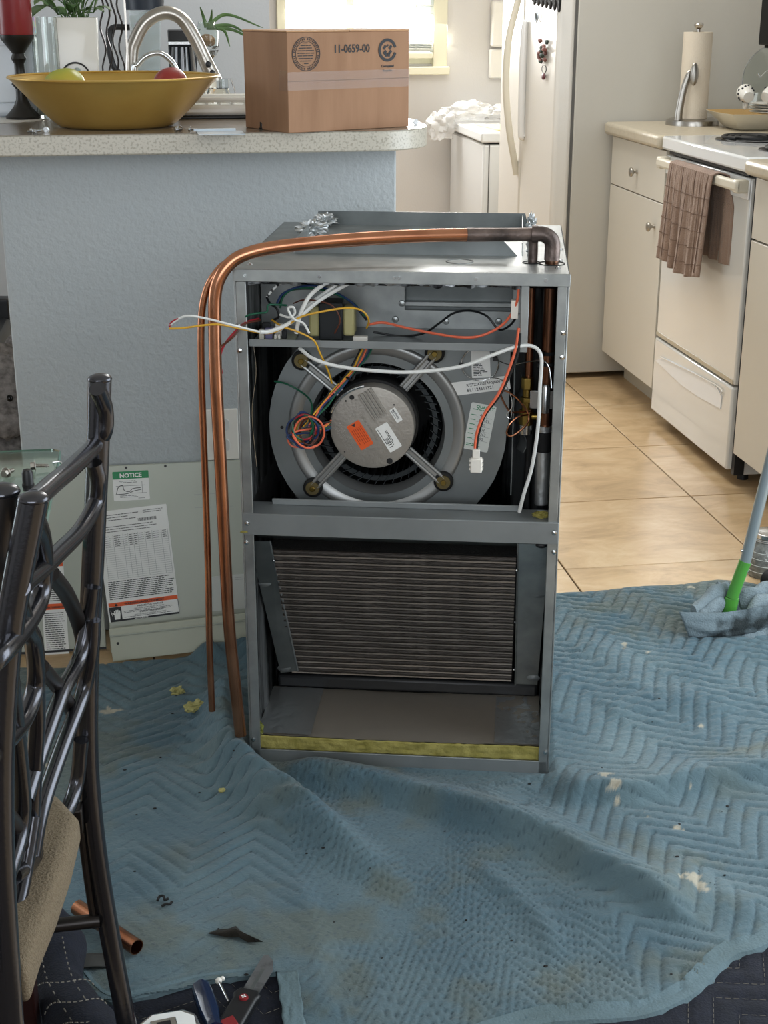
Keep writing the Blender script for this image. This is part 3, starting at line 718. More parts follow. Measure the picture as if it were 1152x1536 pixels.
# recessed handle in drawer: thin bright lens
pq = [PX(a_, b_, 0, 1.5555)-Vector((1.56, OY0, 0)) for a_, b_ in ((984,541),(992,537),(1002,539),(1040,558),(1076,581),(1083,594),(1081,613),(1048,595),(1022,577),(1000,556))]
Fd = frame((-.0045, 0, 0), (0,-1,0), (0,0,1))
obj('grip_recess', B().prism([(-p.y, p.z) for p in pq], 0, .002, Fd), mat('bright_grip_liner', '#e6eaee', .25, .1), wd)
obj('grip_lip', B().tube([pq[1]+Vector((-.004,0,.004)), pq[4]+Vector((-.004,0,.006)), pq[5]+Vector((-.004,0,.002))], .0022, 6, 4), enamel, wd)
for yy in (.04, OD-.04):
    obj('foot', B().cyl((.065,yy,0),(.065,yy,.024), .016), black_p, ov)
for (bxp, byp, r) in ((.20, .50, .095), (.19, .17, .085), (.47, .5, .085), (.47, .17, .095)):
    bo = obj('drip_pan', B().lathe([(.0001,.912),(r*.6,.912),(r,.9155),(r+.012,.917),(r+.014,.9145)], 36, Matrix.Translation((bxp,byp,0))), mat('black_burner_pan','#1a1b1c',.3,.3), ov)
    P = []
    for i in range(140):
        a = i/139*2*PI*3.6; rr2 = .02+(r-.026)*i/139; P.append((bxp+rr2*math.cos(a), byp+rr2*math.sin(a), .9225))
    obj('coil', B().tube(P, .0052, 6, 0), mat('black_burner_coil','#141414',.5), bo)
obj('backguard', B().box(.60, .65, 0, OD, .914, 1.05), enamel, ov, bev=.006)
# towel on handle
ty0 = PX(1060, 300, 0, 1.50).y; ty1 = PX(997, 290, 0, 1.50).y; tz = PX(1000, 395, 0, 1.5).z
ty0 = max(ty0, OY0+.10)
tw = thing('dish_towel', 'brown checked dish towel hanging over the oven handle', 'towel', (1.518, ty0, .83))
Lt = .83-PX(1030, 408, 0, 1.49).z
def towel(u, v, back=False):
    # u along y, v along drape 0 top front bottom .. 1 
    y = u*(ty1-ty0)
    ph = u*PI*2*4.3
    if v < .5:
        q = (.5-v)/.5; z = .022-q*(Lt+.022+.018*math.sin(u*3.1)); x = -.008-.010*q*(math.sin(ph)+.4*math.sin(ph*2.3+1))-.012*q
        y = y*(1-.02*q)+.01*q*math.sin(ph*.5)
    else:
        q = (v-.5)/.5; z = .022-q*(Lt*.93); x = .038+.006*q*math.sin(ph+1)
        y -= .055*min(1, q*3)
    if abs(v-.5) < .06:
        a = (v-.5)/.06; x = .015+.023*a+(0); z = .026-.008*a*a
    # ribs
    x += .0016*math.sin(v*140)*0+.0012*math.sin(u*150)
    return (x, y, z)
obj('cloth', B().sheet(towel, 90, 110), towel_m, tw, thick=.004)
b = B()
for k in range(5):
    v0 = .06+k*.08; P = [Vector(towel(i/50, v0))+Vector((-.0028,0,0)) for i in range(51)]
    b.tube(P, .0012, 5, 0)
for k in range(7):
    u0 = .07+k*.145; P = [Vector(towel(u0, .02+.43*i/40))+Vector((-.0028,0,0)) for i in range(41)]
    b.tube(P, .0011, 5, 0)
obj('check_lines', b, mat('dark_towel_line','#6e594c',.95), tw)

# fridge
FX = 1.352; FY0 = 4.985; seam_y = PX(778, 300, 0, FX).y; FY1 = PX(746, 300, 0, FX).y
fr = thing('refrigerator', 'white side-by-side refrigerator with a long curved handle', 'refrigerator', (FX, FY0, 0))
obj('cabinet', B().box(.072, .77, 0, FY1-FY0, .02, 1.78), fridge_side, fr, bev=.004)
obj('door_gasket', B().box(.062, .073, .006, FY1-FY0-.01, .10, 1.76), dark_gap, fr)
sy = seam_y-FY0
d1 = obj('door', B().box(0, .064, -.002, sy-.003, .10, 1.77), fridge_m, fr, bev=.016, seg=4)
d2 = obj('door', B().box(0, .064, sy+.003, FY1-FY0, .10, 1.77), fridge_m, fr, bev=.016, seg=4)
obj('kick_grille', B().box(.04, .09, .01, FY1-FY0-.01, .02, .095), mat('grey_grille','#8d8b84',.5), fr)
# handle and its reflection
def hpt(px, py, y): 
    p = PX(px, py, 1, y); return p-Vector((FX, FY0, 0))
yh = seam_y+.03
pts = [(776, 262), (772, 245), (764, 195), (759, 130), (763, 60), (777, 0), (790, -40)]
P = [hpt(px, py, yh) for px, py in pts]; P = [Vector((min(p.x, -.01), p.y, p.z)) for p in P]
P[0].x = -.004; P[1].x = -.012
obj('handle', B().tube(P, .013, 12, 8, flat=.7), handle_c, d2)
yh = seam_y-.05
P = [Vector((-.004, yh-FY0, .74)), Vector((-.016, yh-FY0, .78)), Vector((-.022, yh-FY0, 1.0)), Vector((-.022, yh-FY0, 1.2)), Vector((-.016, yh-FY0, 1.28)), Vector((-.004, yh-FY0, 1.3))]
P = [Vector((x, yh-FY0, PX(788, py, 0, FX).z)) for x, py in ((-.002,206),(-.010,198),(-.012,120),(-.010,45),(-.002,32))]
obj('handle', B().tube(P, .014, 14, 8, flat=1.0), mat('handle_reflection_white','#e4e4e2',.12,coat=.6), d1)  # glossy bar shaped as the far handle's reflection in this door
# magnets
def onf(px, py): p = PX(px, py, 0, FX); return p
p = onf(820, 75)
t = thing('flower_keychain', 'dried red flower magnet with hanging key ring on the fridge door', 'magnet', (FX-.001, p.y, onf(822,118).z))
rnd = random.Random(3)
for k in range(16):
    q = onf(818+rnd.uniform(-5,7), 60+rnd.uniform(0, 32)); c_ = (-rnd.uniform(.006,.016), q.y-p.y, q.z-onf(822,118).z)
    obj('petal', B().ball(c_, .011, 8, 5, (.5, 2.2, .7), .3, 3, k), mat('dried_red_petal','#6e4036',.8) if k % 3 else mat('dark_leaf_bit','#243026',.8), t)
q0 = onf(821,118).z
obj('key_ring', B().tube([(-.006, .03*math.cos(a), onf(820,104).z-q0+.013*math.sin(a)) for a in [2*PI*i/12 for i in range(13)]], .0014, 6), black_p, t)
obj('charm', B().ball((-.007, .0, .006), .010, 10, 6, (.6, 2, 1.1), .2, 3), mat('dark_red_charm','#5a1f28',.4), t)
p = onf(803, 30)
t = thing('metal_magnet', 'small silver clip magnet near the fridge handle top', 'magnet', (FX-.001, p.y, p.z))
obj('clip_bar', B().box(-.006, 0, -.02, .10, 0, .028), mat('silver_blue','#a9b4bd',.3,.6), t, bev=.002)
obj('clip_ring', B().tube([(-.007, -.045+.018*math.cos(a), .010+.016*math.sin(a)) for a in [2*PI*i/14 for i in range(15)]], .003, 8), MATS['silver_blue'], t)
p = onf(825, 5)
t = thing('lettering_magnet', 'black cut-out magnet at the top of the fridge door', 'magnet', (FX-.001, p.y, p.z))
for k in range(7):
    obj('scroll', B().tube([(-.008, .22-k*.055, .03+.01*math.sin(k)), (-.007, .20-k*.055, .005), (-.007, .18-k*.055, .0-.004*k), (-.008, .165-k*.055, .02)], .005, 8), black_p, t)

# washer behind fridge
near = 6.05
cx0 = PX(722, 205, 1, near)
wz = .0
lidz = PX(722, 199, 1, near).z
t = thing('chest_washer', 'white lidded laundry appliance beyond the refrigerator', 'appliance', (cx0.x, near, 0))
farY = PX(675, 179, 2, lidz).y
obj('body', B().box(.012, .6, .012, min(farY, 6.78)-near-.01, .0, lidz-.05), enamel_b, t, bev=.01)
obj('lid', B().box(0, .62, 0, min(farY, 6.79)-near, lidz-.042, lidz), enamel_b, t, bev=.008, seg=3)
obj('corner_post', B().box(.036, .04, .009, .013, 0, lidz-.05), dark_gap, t)
t = thing('manila_folder', 'yellow paper folder lying on the white laundry lid', 'folder', (cx0.x+.09, near+.08, lidz))
obj('folder_back', B().box(0, .40, 0, .30, 0, .002, Matrix.Rotation(.12,4,'Z')), mat('manila','#d9c58a',.8), t)
obj('folder_front', B().sheet(lambda u,v: (Matrix.Rotation(.12,4,'Z') @ Vector((u*.4, v*.29, .003+.012*(1-v)*u))), 12, 12), MATS['manila'], t, thick=.001)
t = thing('plastic_bag', 'crumpled white translucent plastic bag on the laundry lid corner', 'bag', (cx0.x+.02, min(farY,6.75)-.17, lidz))
b = B(); 
def crump(c, r, sc, seed):
    n, m = 40, 26; base = len(b.v); c = Vector(c)
    for i in range(m+1):
        ph = PI*i/m
        for k in range(n):
            th = 2*PI*k/n; d = Vector((math.sin(ph)*math.cos(th), math.sin(ph)*math.sin(th), math.cos(ph)))
            q = r*(1+.45*noise.noise(d*2.2+Vector((seed,0,0)))+.25*abs(noise.noise(d*6+Vector((0,seed,0)))))
            pnt = c+Vector((d.x*sc[0], d.y*sc[1], d.z*sc[2]))*q
            b.v.append(tuple(pnt))
    for i in range(m):
        for k in range(n):
            k2 = (k+1) % n; b.f.append((base+i*n+k, base+(i+1)*n+k, base+(i+1)*n+k2, base+i*n+k2))
crump((-.09, 0, -.01), .065, (.9,.8,.9), 1); crump((.04,.02,.05), .072, (1.3,.9,.55), 4); crump((.2,.02,.045), .068, (1.3,.9,.4), 9)
obj('crumpled_film', b, bag_m, t)
# wall box (electric box upper)
p = PX(741, 60, 1, 6.79)
t = thing('wall_phone', 'white wall-mounted handset beside the fridge on the far wall', 'phone', (p.x-.02, 6.77, PX(741, 70, 1, 6.79).z))
obj('handset', B().box(0, .06, -.02, .02, 0, .2), trim_white, t, bev=.01)
obj('cradle', B().box(-.002, .062, 0, .03, -.14, -.01), trim_white, t, bev=.008)

# microwave / hood
t = thing('microwave', 'black microwave mounted on the wall over the range', 'microwave', (PX(1139, 40, 1, 4.396).x, 3.726, PX(1138, 72, 1, 4.396).z))
obj('casing', B().box(.02, .378, 0, .67, 0, .40), mat('matte_black_casing','#060708',.7,spec=.2), t, bev=.004)
obj('door', B().box(0, .02, .15, .668, .01, .39), mat('black_glass','#050607',.5,spec=.2), t, bev=.003)
obj('control_panel', B().box(0, .02, .002, .147, .01, .39), black_p, t, bev=.003)
hn = obj('handle', B().tube([(-.0,.165,.04),(-.03,.165,.06),(-.03,.165,.34),(-.0,.165,.36)], .008, 8), black_p, t)

# paper towel holder
pc = PX(1038, 187, 2, .914)
t = thing('paper_towel_holder', 'brushed steel paper towel holder on the worktop by the fridge', 'holder', (pc.x, pc.y, .914))
br = (PX(1076, 187, 1, pc.y).x-PX(1000, 187, 1, pc.y).x)/2
z_ = lambda px, py: PX(px, py, 1, pc.y)-pc
obj('base', B().lathe([(.0001,0),(br,0),(br,.006),(br-.002,.016),(br-.012,.020),(.0001,.021)], 40), brushed, t)
zt = z_(1045, 38).z
obj('post', B().cyl((0,0,.02), (0,0,zt-.01), .006), black_p, t)
obj('finial', B().lathe([(.0001,zt-.03),(.008,zt-.03),(.007,zt-.012),(.014,zt-.004),(.016,zt+.002),(.013,zt+.006),(.0001,zt+.007)], 24), brushed, t)
P = [z_(*q)+Vector((0,-.04,0)) for q in [(1011,187),(1013,165),(1019,135),(1027,112),(1031,107)]]
P[0].z = .018
arm = obj('tension_arm', B().tube(P, lambda q: .014-.004*q, 12, 8, flat=.5), brushed, t)
cpt = z_(1031,110)+Vector((.004,-.056,0))
obj('arm_pad', B().ball(cpt, .035, 16, 14, (.40,.2,1.05)), brushed, arm)
rr_ = (z_(1066,110).x-z_(1025,110).x)/2
ro = thing('paper_towel_roll', 'off-white paper towel roll on the steel holder', 'paper roll', (pc.x, pc.y, .9355))
zr = z_(1045, 48).z-.0215
obj('roll', B().lathe([(.012,0),(rr_,0),(rr_,zr),(.018,zr)], 40), towel_w, ro)
obj('core_tube', B().lathe([(.018,0),(.018,zr+.0005),(.016,zr+.0005),(.016,0)], 24), mat('cardboard_core','#9c8259',.9), ro)

# serving bowl, plates, mugs rack, lid
sy_ = 4.62
def ky(px, py, y=sy_): return PX(px, py, 1, y)
p0 = PX(1112, 196, 2, .9145); sy_ = p0.y+.08
xl = PX(1073, 170, 1, sy_).x; xr = xl+.26; bxm = (xl+xr)/2; hbw = PX(1100, 168, 1, sy_).z-.914
t = thing('serving_dish', 'square flared white dish with tan inside on the worktop behind the range', 'dish', (bxm, sy_, .9145))
def sq(r, z, k=24):
    P = []
    for i in range(k):
        a = 2*PI*i/k; c_, s_ = math.cos(a), math.sin(a); q = r/max(abs(c_), abs(s_))**.75; P.append((q*c_, q*s_, z))
    return P
b = B(); rings = [sq(.0005,0), sq(.07,0), sq(.078,.004), sq(.105,hbw*.6), sq(.13,hbw), sq(.127,hbw)]
for Rg in rings: b.v += Rg
for i in range(len(rings)-1):
    for k in range(24): k2 = (k+1) % 24; b.f.append((i*24+k, i*24+k2, (i+1)*24+k2, (i+1)*24+k))
obj('dish_outer', b, mat('cream_glaze','#d2c9b4',.3,coat=.3), t)
b = B(); rings = [sq(.127,hbw), sq(.102,hbw*.6), sq(.076,.008), sq(.0005,.008)]
for Rg in rings: b.v += Rg
for i in range(len(rings)-1):
    for k in range(24): k2 = (k+1) % 24; b.f.append((i*24+k, i*24+k2, (i+1)*24+k2, (i+1)*24+k))
obj('dish_inner', b, mat('tan_glaze','#a5854c',.3,coat=.3), t)
zp = .9145+.010
rk = thing('mug_stand', 'chrome wire stand holding cups and saucers in the square dish', 'stand', (bxm+.05, sy_, zp))
kz = lambda px, py: PX(px, py, 1, sy_)
top = kz(1137, 105)
obj('pole', B().tube([(0,0,.0),(0,0,top.z-zp+.03)], .0025, 8, 0), steel, rk)
obj('ring_base', B().tube([(.055*math.cos(a),.055*math.sin(a),.0025) for a in [2*PI*i/20 for i in range(21)]], .0025, 6), steel, rk)
obj('base_bar', B().tube([(-.055,0,.0025),(.055,0,.0025)], .0025, 6, 0), steel, rk)
hooks = B()
for sx_ in (-1, 1): hooks.tube([(0,0,top.z-zp), (sx_*.025,-.01,top.z-zp-.005), (sx_*.045,-.02,top.z-zp-.02),(sx_*.055,-.02,top.z-zp-.01)], .002, 6)
obj('hooks', hooks, steel, rk)
names = ['lowest saucer of the white stack on the wire stand','second saucer from the bottom of the white stack','third saucer from the bottom of the white stack','topmost saucer of the white stack on the wire stand']
for k in range(4):
    s = thing('saucer', names[k], 'saucer', (bxm+.05, sy_, zp+.036+k*.0085), 0, 'white saucers on the wire stand')
    obj('plate', B().lathe([(.006,0),(.03,0),(.06,.006),(.062,.0075),(.06,.0085),(.03,.003),(.006,.003)], 36), pot_m, s)
def mug(px, py, lab, rx, rz_):
    c_ = PX(px, py, 1, sy_-.06)
    m_ = thing('cup', lab, 'cup', tuple(c_), rz_); m_.rotation_euler = (rx, 0, rz_)
    r = .027
    obj('cup_body', B().lathe([(.0001,0),(r*.62,0),(r*.66,.003),(r*.8,.012),(r,.05),(r*.95,.05),(r*.76,.014),(.0001,.005)], 28), pot_m, m_)
    obj('handle', B().tube([(0,r*.85,.012),(0,r*1.5,.016),(0,r*1.6,.032),(0,r*.95,.042)], .0045, 8), pot_m, m_)
    b = B()
    for k in range(14):
        a = k*2*PI/14; b.ball((r*.93*math.cos(a), r*.93*math.sin(a), .028+.006*(k%3)), .004, 6, 4)
    obj('dark_pattern', b, ink, m_)
mug(1123, 146, 'white patterned cup hanging with its base facing out, left of the stand', math.radians(-75), -.1)
mug(1148, 146, 'white patterned cup hanging sideways at the picture edge', math.radians(-70), -1.0)
gl = PX(1160, 122, 1, 4.93)
t = thing('glass_cover', 'large round clear glass cover leaning behind the cups', 'cover', (gl.x, 4.90, .914))
gr = .125
M = Matrix.Translation((0, .0, gr+.004)) @ Matrix.Rotation(math.radians(80), 4, 'X')
obj('glass_disc', B().lathe([(.0001,.018),(gr*.5,.014),(gr*.9,.003),(gr,0),(gr,.003),(gr*.9,.006),(gr*.5,.017),(.0001,.021)], 48, M), glass, t)
obj('lid_knob', B().lathe([(.0001,.02),(.01,.02),(.016,.035),(.0001,.04)], 20, M), black_p, t)
obj('steel_rim', B().tube([tuple(M @ Vector((gr*math.cos(a), gr*math.sin(a), .001))) for a in [2*PI*i/40 for i in range(41)]], .002, 6, 0), steel, t)

print('kitchen ok')

# ================================================================ AIR HANDLER
ah = thing('air_handler', 'open galvanized steel air handler cabinet standing on the blue blanket', 'air handler', tuple(UO), UA)
W, D, HT = .538, .53, .894
def cab(name, x0, x1, y0, y1, z0, z1, m=galv, bev=.0012, par=ah, **k):
    return obj(name, B().box(x0, x1, y0, y1, z0, z1), m, par, bev=bev, **k)
ls = cab('side_panel', 0, .003, 0, D, 0, HT); cab('front_flange', .003, .020, 0, .003, 0, HT-.02, par=ls)
rs = cab('side_panel', W-.003, W, 0, D, 0, HT); cab('front_flange', W-.019, W-.003, 0, .003, 0, HT-.02, par=rs)
for sd, X in ((ls, .007), (rs, W-.007)):
    for z in (.045, .425, .470, .760, .80):
        obj('screw', B().lathe([(.0001,0),(.0045,0),(.004,.002),(.0001,.003)], 10, Matrix.Translation((X, 0, z)) @ Matrix.Rotation(PI/2,4,'X')), steel, sd)
cab('back_panel', .003, W-.003, D-.003, D, 0, HT-.02)
tp = cab('top_panel', 0, W, 0, D, HT-.003, HT)
obj('front_lip', B().box(-.001, W+.001, -.002, .0, HT-.020, HT), galv, tp, bev=.0008)
b = B()
for xx in (.02, .14, .26, .268, .39, .50): b.cyl((xx, -.002, HT-.010), (xx, -.004, HT-.010), .0028, 8)
obj('lip_screw', b, steel, tp)
for xx, yy in ((.525,.12),(.528,.24),(.52,.05),(.02,.04)):
    obj('screw', B().lathe([(.0001,0),(.005,0),(.004,.003),(.0001,.004)], 8, Matrix.Translation((xx,yy,HT))), steel, tp)
obj('knockout_ring', B().tube([(.36+.022*math.cos(a), .10+.022*math.sin(a), HT+.0004) for a in [2*PI*i/24 for i in range(25)]], .0012, 6, 0), galv, tp)
# duct collar on the top
cl = obj('duct_collar', B().prism([(.075,0),(.455,0),(.430,.026),(.085,.026)], -.0008, .0008, frame((0,.165,HT), (1,0,0), (0,0,1))), galv_dark, ah)
obj('collar_flange', B().prism([(.065,0),(.475,0),(.468,.026),(.072,.026)], -.0008, .0008, frame((0,.50,HT), (1,0,0), (0,0,1))), galv_dark, cl)
obj('collar_flange', B().box(.074,.0756,.165,.50,HT,HT+.022), galv, cl); obj('collar_flange', B().box(.462,.4636,.165,.50,HT,HT+.022), galv, cl)
def foilball(name, x, y, z, r, par, m=foil_silver, seed=1, sc=(1.5,.7,.8), am=1.1):
    return obj(name, B().ball((x,y,z), r, 34, 22, sc, am, 3.4, seed), m, par, smooth=18)
q = UL(468, 350, .36); foilball('crumpled_foil', q.x, .36, HT+.012, .015, ah, seed=3)
q = UL(488, 338, .46); foilball('crumpled_foil', q.x, .46, HT+.015, .012, ah, seed=8)
q = UL(796, 372, .17); foilball('crumpled_foil', q.x, .17, HT+.012, .010, ah, seed=5, sc=(.6,.6,1.9)); 
q = UL(797, 350, .47); foilball('crumpled_foil', q.x, .46, HT+.014, .010, ah, seed=6, sc=(.7,.6,1.3))
# pipe holes in top
for (xx, yy, r) in ((.511,.094,.022),(.478,.100,.015)):
    obj('pipe_grommet', B().lathe([(r-.002,0),(r,0),(r,.0012),(r-.002,.0012)], 24, Matrix.Translation((xx,yy,HT))), rubber, tp)
# insulation liners
def liner(name, fn, nu, nv, m, par=ah, amp=.0015, f=60):
    b = B().sheet(fn, nu, nv); b.v = [tuple(Vector(v)+Vector((1,1,1))*amp*noise.noise(Vector(v)*f)) for v in b.v]; return obj(name, b, m, par)
liner('side_insulation', lambda u,v: (.0135-.0135*max(0,.07-u)/.07*.2, .005+u*.50, .49+v*.375), 50, 40, foil_black)
liner('side_insulation', lambda u,v: (W-.014, .022+u*.49, .49+v*.375), 50, 40, foil_black)
liner('side_insulation', lambda u,v: (.012+.002*math.sin(u*30), .005+u*.50, .05+v*.38), 60, 40, foil_black)
liner('side_insulation', lambda u,v: (W-.014+.002*math.sin(u*30), .005+u*.50, .05+v*.38), 60, 40, foil_black)
liner('back_insulation', lambda u,v: (.01+u*.518, .51, .03+v*.84), 40, 50, foil_black)
liner('top_insulation', lambda u,v: (.01+u*.518, .004+v*.50, HT-.024), 60, 40, foil_black, amp=.001)
# upper foil flap hanging
liner('torn_foil_edge', lambda u,v: (.02+u*.44, .006+.004*math.sin(u*23), HT-.019-.004*v*(1.2+math.sin(u*47)*.6+.5*math.sin(u*110))), 120, 4, foil_black, amp=.0015, f=140)
# mid rail
zr0, zr1 = UL(368,797,0).z+.0, UL(365,765,0).z
zr0, zr1 = .441, .478
mr = cab('middle_rail', 0.001, W-.001, -.003, .0, zr0, zr1, galv_grey, .001)
obj('rail_underside', B().box(.003, W-.003, -.003, .030, zr0-.001, zr0+.001), galv_grey, mr); obj('rail_top', B().box(.003, W-.003, -.002, .06, zr1-.001, zr1+.0005), galv_grey, mr)
obj('rail_upstand', B().box(.045, .475, .045, .049, zr1, zr1+.012), galv_grey, mr, bev=.002)
for xx in (.010, W-.008): obj('screw', B().lathe([(.0001,0),(.005,0),(.004,.003),(.0001,.004)], 10, Matrix.Translation((xx,-.003,zr1-.017)) @ Matrix.Rotation(PI/2,4,'X')), steel, mr)
# under-rail return plate
obj('return_plate', B().sheet(lambda u,v: (.02+u*.50, .012+.03*v, zr0-.001-.030*(1-v)*0-.022*v), 4, 2), galv_dark, mr, thick=.0015)
# control shelf
sh = cab('control_shelf', .021, .474, .010, .165, .7655, .7675, galv_grey, .0006)
obj('shelf_lip', B().box(.021, .474, .008, .010, .7655, .7780), galv_grey, sh, bev=.0006)
cab('shelf_post', .462, .475, .004, .030, .7655, HT-.02, galv, .001)
# plate above shelf with opening (y=.165)
def ux(px, py, y): return UL(px, py, y)
a = UL(607, 418, .165); c_ = UL(772, 468, .165)
bp = B(); X0, X1, Z0, Z1 = a.x, .450, c_.z, a.z
bp.box(.015, X0, .165, .167, .7675, HT-.02).box(X1, .475, .165, .167, .7675, HT-.02).box(X0, X1, .165, .167, .7675, Z0).box(X0, X1, .165, .167, Z1, HT-.02)
wb_ = obj('rear_partition', bp, galv, ah)
obj('heater_knockout', B().box(X0-.01, X1+.01, .185, .187, Z0-.02, Z1+.02), galv_dark, wb_)
zb_ = UL(680, 456, .175).z
obj('knockout_bar', B().box(X0, X1, .170, .184, zb_-.004, zb_+.004), galv, wb_, bev=.001)
for px_q, py_q in ((593,479),(669,482),(748,482),(603,455)):
    q = UL(px_q, py_q, .165); obj('screw', B().lathe([(.0001,0),(.006,0),(.005,.003),(.0001,.004)], 12, Matrix.Translation((q.x,.165,q.z)) @ Matrix.Rotation(PI/2,4,'X')), galv, wb_)
# blower plate
RC = (.222, .602); PC = (.240, .605); PY = .10; PR = .205
n = 96; outer = []
for k in range(n):
    a = 2*PI*k/n; d_ = (math.cos(a), math.sin(a)); t_ = .12
    while t_ < .5:
        x, z = RC[0]+d_[0]*t_, RC[1]+d_[1]*t_
        inside = math.hypot(x-PC[0], z-PC[1]) < PR or (PC[0] < x < .448 and PC[1] < z)
        if not inside or z > .764 or x > .450: break
        t_ += .001
    outer.append((RC[0]+d_[0]*t_, RC[1]+d_[1]*t_))
b = B()
for k in range(n):
    a = 2*PI*k/n; x, z = outer[k]; xi, zi = RC[0]+.118*math.cos(a), RC[1]+.118*math.sin(a)
    b.v += [(x,PY,z),(xi,PY,zi),(x,PY+.002,z),(xi,PY+.002,zi)]
for k in range(n):
    i, j = k*4, ((k+1)%n)*4
    b.f += [(i,i+1,j+1,j),(i+2,j+2,j+3,i+3),(i,j,j+2,i+2)]
bh = obj('blower_plate', b, plate_m, ah)
# scroll wrap
b = B(); 
for k in range(n):
    x, z = outer[k]; x = PC[0]+(x-PC[0])*.975; z = PC[1]+(z-PC[1])*.975
    b.v += [(x,PY+.002,z),(x,PY+.30,z)]
for k in range(n): i, j = 2*k, 2*((k+1)%n); b.f.append((i,j,j+1,i+1))
obj('scroll_wrap', b, galv_dark, bh)
MX = lambda x, y, z: Matrix.Translation((x,y,z)) @ Matrix.Rotation(PI/2,4,'X')
obj('inlet_ring', B().lathe([(.154,.0003),(.152,.003),(.149,.0045)]+[(.149-.037*math.sin(t_), .0045-.040*(1-math.cos(t_))) for t_ in [PI/2*i/12 for i in range(1, 13)]]+[(.1135,-.036),(.1135,-.030),(.152,-.0004)], 96, MX(RC[0],PY,RC[1])), ring_m, bh)
for (px_q, py_q) in ((423,641),(640,741),(449,690)):
    q = UL(px_q, py_q, PY); obj('plate_hole', B().cyl((q.x,PY-.0006,q.z),(q.x,PY+.001,q.z),.003,12), black_p, bh)
# fan wheel
fw = B()
for k in range(44):
    a = 2*PI*k/44; M = Matrix.Translation((RC[0],PY+.03,RC[1])) @ Matrix.Rotation(-a,4,'Y') @ Matrix.Translation((.100,0,0)) @ Matrix.Rotation(math.radians(35),4,'Y')
    fw.box(-.011, .011, 0, .24, -.0006, .0006, M)
wh = obj('fan_wheel', fw, mat('dark_wheel_steel','#3c4143',.5,.6), ah, label='dark fan wheel with many thin curved blades')
obj('wheel_rim', B().lathe([(.096,0),(.104,0),(.104,.004),(.096,.004)], 64, MX(RC[0],PY+.040,RC[1])), mat('dark_wheel_steel','#3c4143',.5,.6), wh)
obj('wheel_back', B().lathe([(.0001,0),(.112,0),(.112,.004),(.0001,.004)], 48, MX(RC[0],PY+.27,RC[1])), black_p, wh)
# motor
my = .035; mc = UL(558, 642, my); mrad = (UL(622,645,my).x-UL(495,645,my).x)/2
mt = obj('motor', B().lathe([(.0001,0),(mrad-.004,0),(mrad-.001,-.001),(mrad,-.004),(mrad,-.030),(mrad-.002,-.032)], 80, MX(mc.x,my,mc.z)), motor_m, ah, label='round grey cast motor end cap with stickers')
obj('rubber_band', B().lathe([(mrad-.002,-.030),(mrad+.004,-.032),(mrad+.005,-.045),(mrad+.003,-.048),(mrad+.004,-.060),(mrad-.004,-.062),(mrad-.006,-.12),(.0001,-.12)], 64, MX(mc.x,my,mc.z)), rubber, mt)
def mpx(cx, cy):
    return UL(480+cx/5.76, 560+cy/5.76, my)
ang = math.radians(58); rt_ = (math.cos(ang),0,-math.sin(ang)); up_ = (math.sin(ang),0,math.cos(ang))
A_, Bq = mpx(350,150), mpx(505,430); dv = (Bq-A_); 
for k in range(5):
    off = Vector(up_)*(-.0058*(k-2)*-1) ; o_ = (mpx(365,165))+Vector(up_)*(.0058*(k-1.2))
    L1 = .048
    F = frame(o_+Vector((0,-.0002,0)), rt_, up_)
    obj('cooling_rib', B().box(0, L1, -.0015, .0015, -.001, .0055, F).prism([(L1-.001,-.0018),(L1+.005,-.0006),(L1+.005,.0006),(L1-.001,.0018)], 0, .003, F), motor_m, mt, bev=.0006)
p = mpx(475,478); F = frame(mpx(475,478)+Vector((0,-.0003,0)), rt_, up_)
wl = (mpx(603,688)-mpx(475,478)).length; hl = (mpx(578,420)-mpx(475,478)).length
d_ = decal('rating_sticker', F, wl, hl, paper, mt, .002)
L_ = [(.024+i*.00105*(1+.2*(i%3)), hl*.18, .0004+.0003*(i%3), hl*.28) for i in range(14)]+lines(.004, hl*.1, wl*.85, 1, .002, .0010)+lines(.012, hl*.62, wl*.62, 2, .0022, .0010)
bars('print', F, [q_ for q_ in L_ if q_[0]+q_[2] < wl-.001], ink, mt)
F2 = frame(mpx(228,462)+Vector((0,-.0003,0)), rt_, up_); wo_ = (mpx(360,665)-mpx(228,462)).length; ho_ = (mpx(333,400)-mpx(228,462)).length
decal('warning_sticker', F2, wo_, ho_, orange, mt, .002)
bars('print', F2, lines(.010, ho_*.85, wo_*.7, 6, ho_*.14, .0009, .3, 4), mat('dark_orange_print','#9c3a14',.6), mt)
b = B().prism([(.002, ho_*.35),(.007, ho_*.5),(.002, ho_*.65)], .0006, .0009, F2); obj('warning_triangle', b, ink, mt)
F3 = frame(mpx(597,320)+Vector((0,-.0003,0)), rt_, up_); wg = (mpx(665,430)-mpx(597,320)).length; hg = (mpx(650,298)-mpx(597,320)).length
decal('maker_sticker', F3, wg, hg, paper, mt, .002)
text('maker_name', 'genteq', .0062, F3, ink, mt, .0045, hg*.45, sx=.95); bars('print', F3, lines(.003, hg*.2, wg*.75, 1, .002, .0007), ink, mt)
obj('logo_dot', B().prism([(.0030+.0014*math.cos(a), hg*.55+.0014*math.sin(a)) for a in [2*PI*i/12 for i in range(12)]], .0006, .0009, F3), ink, mt)
F4 = frame(mpx(345,355)+Vector((0,-.0001,0)), rt_, up_)
text('cast_lettering', 'THERMALLY PROTECTED', .0048, F4, motor_m, mt, .0, .0, z=.0002, ext=.0005)
F4 = frame(mpx(150,420)+Vector((0,-.0001,0)), (math.cos(math.radians(60)),0,-math.sin(math.radians(60))), up_)
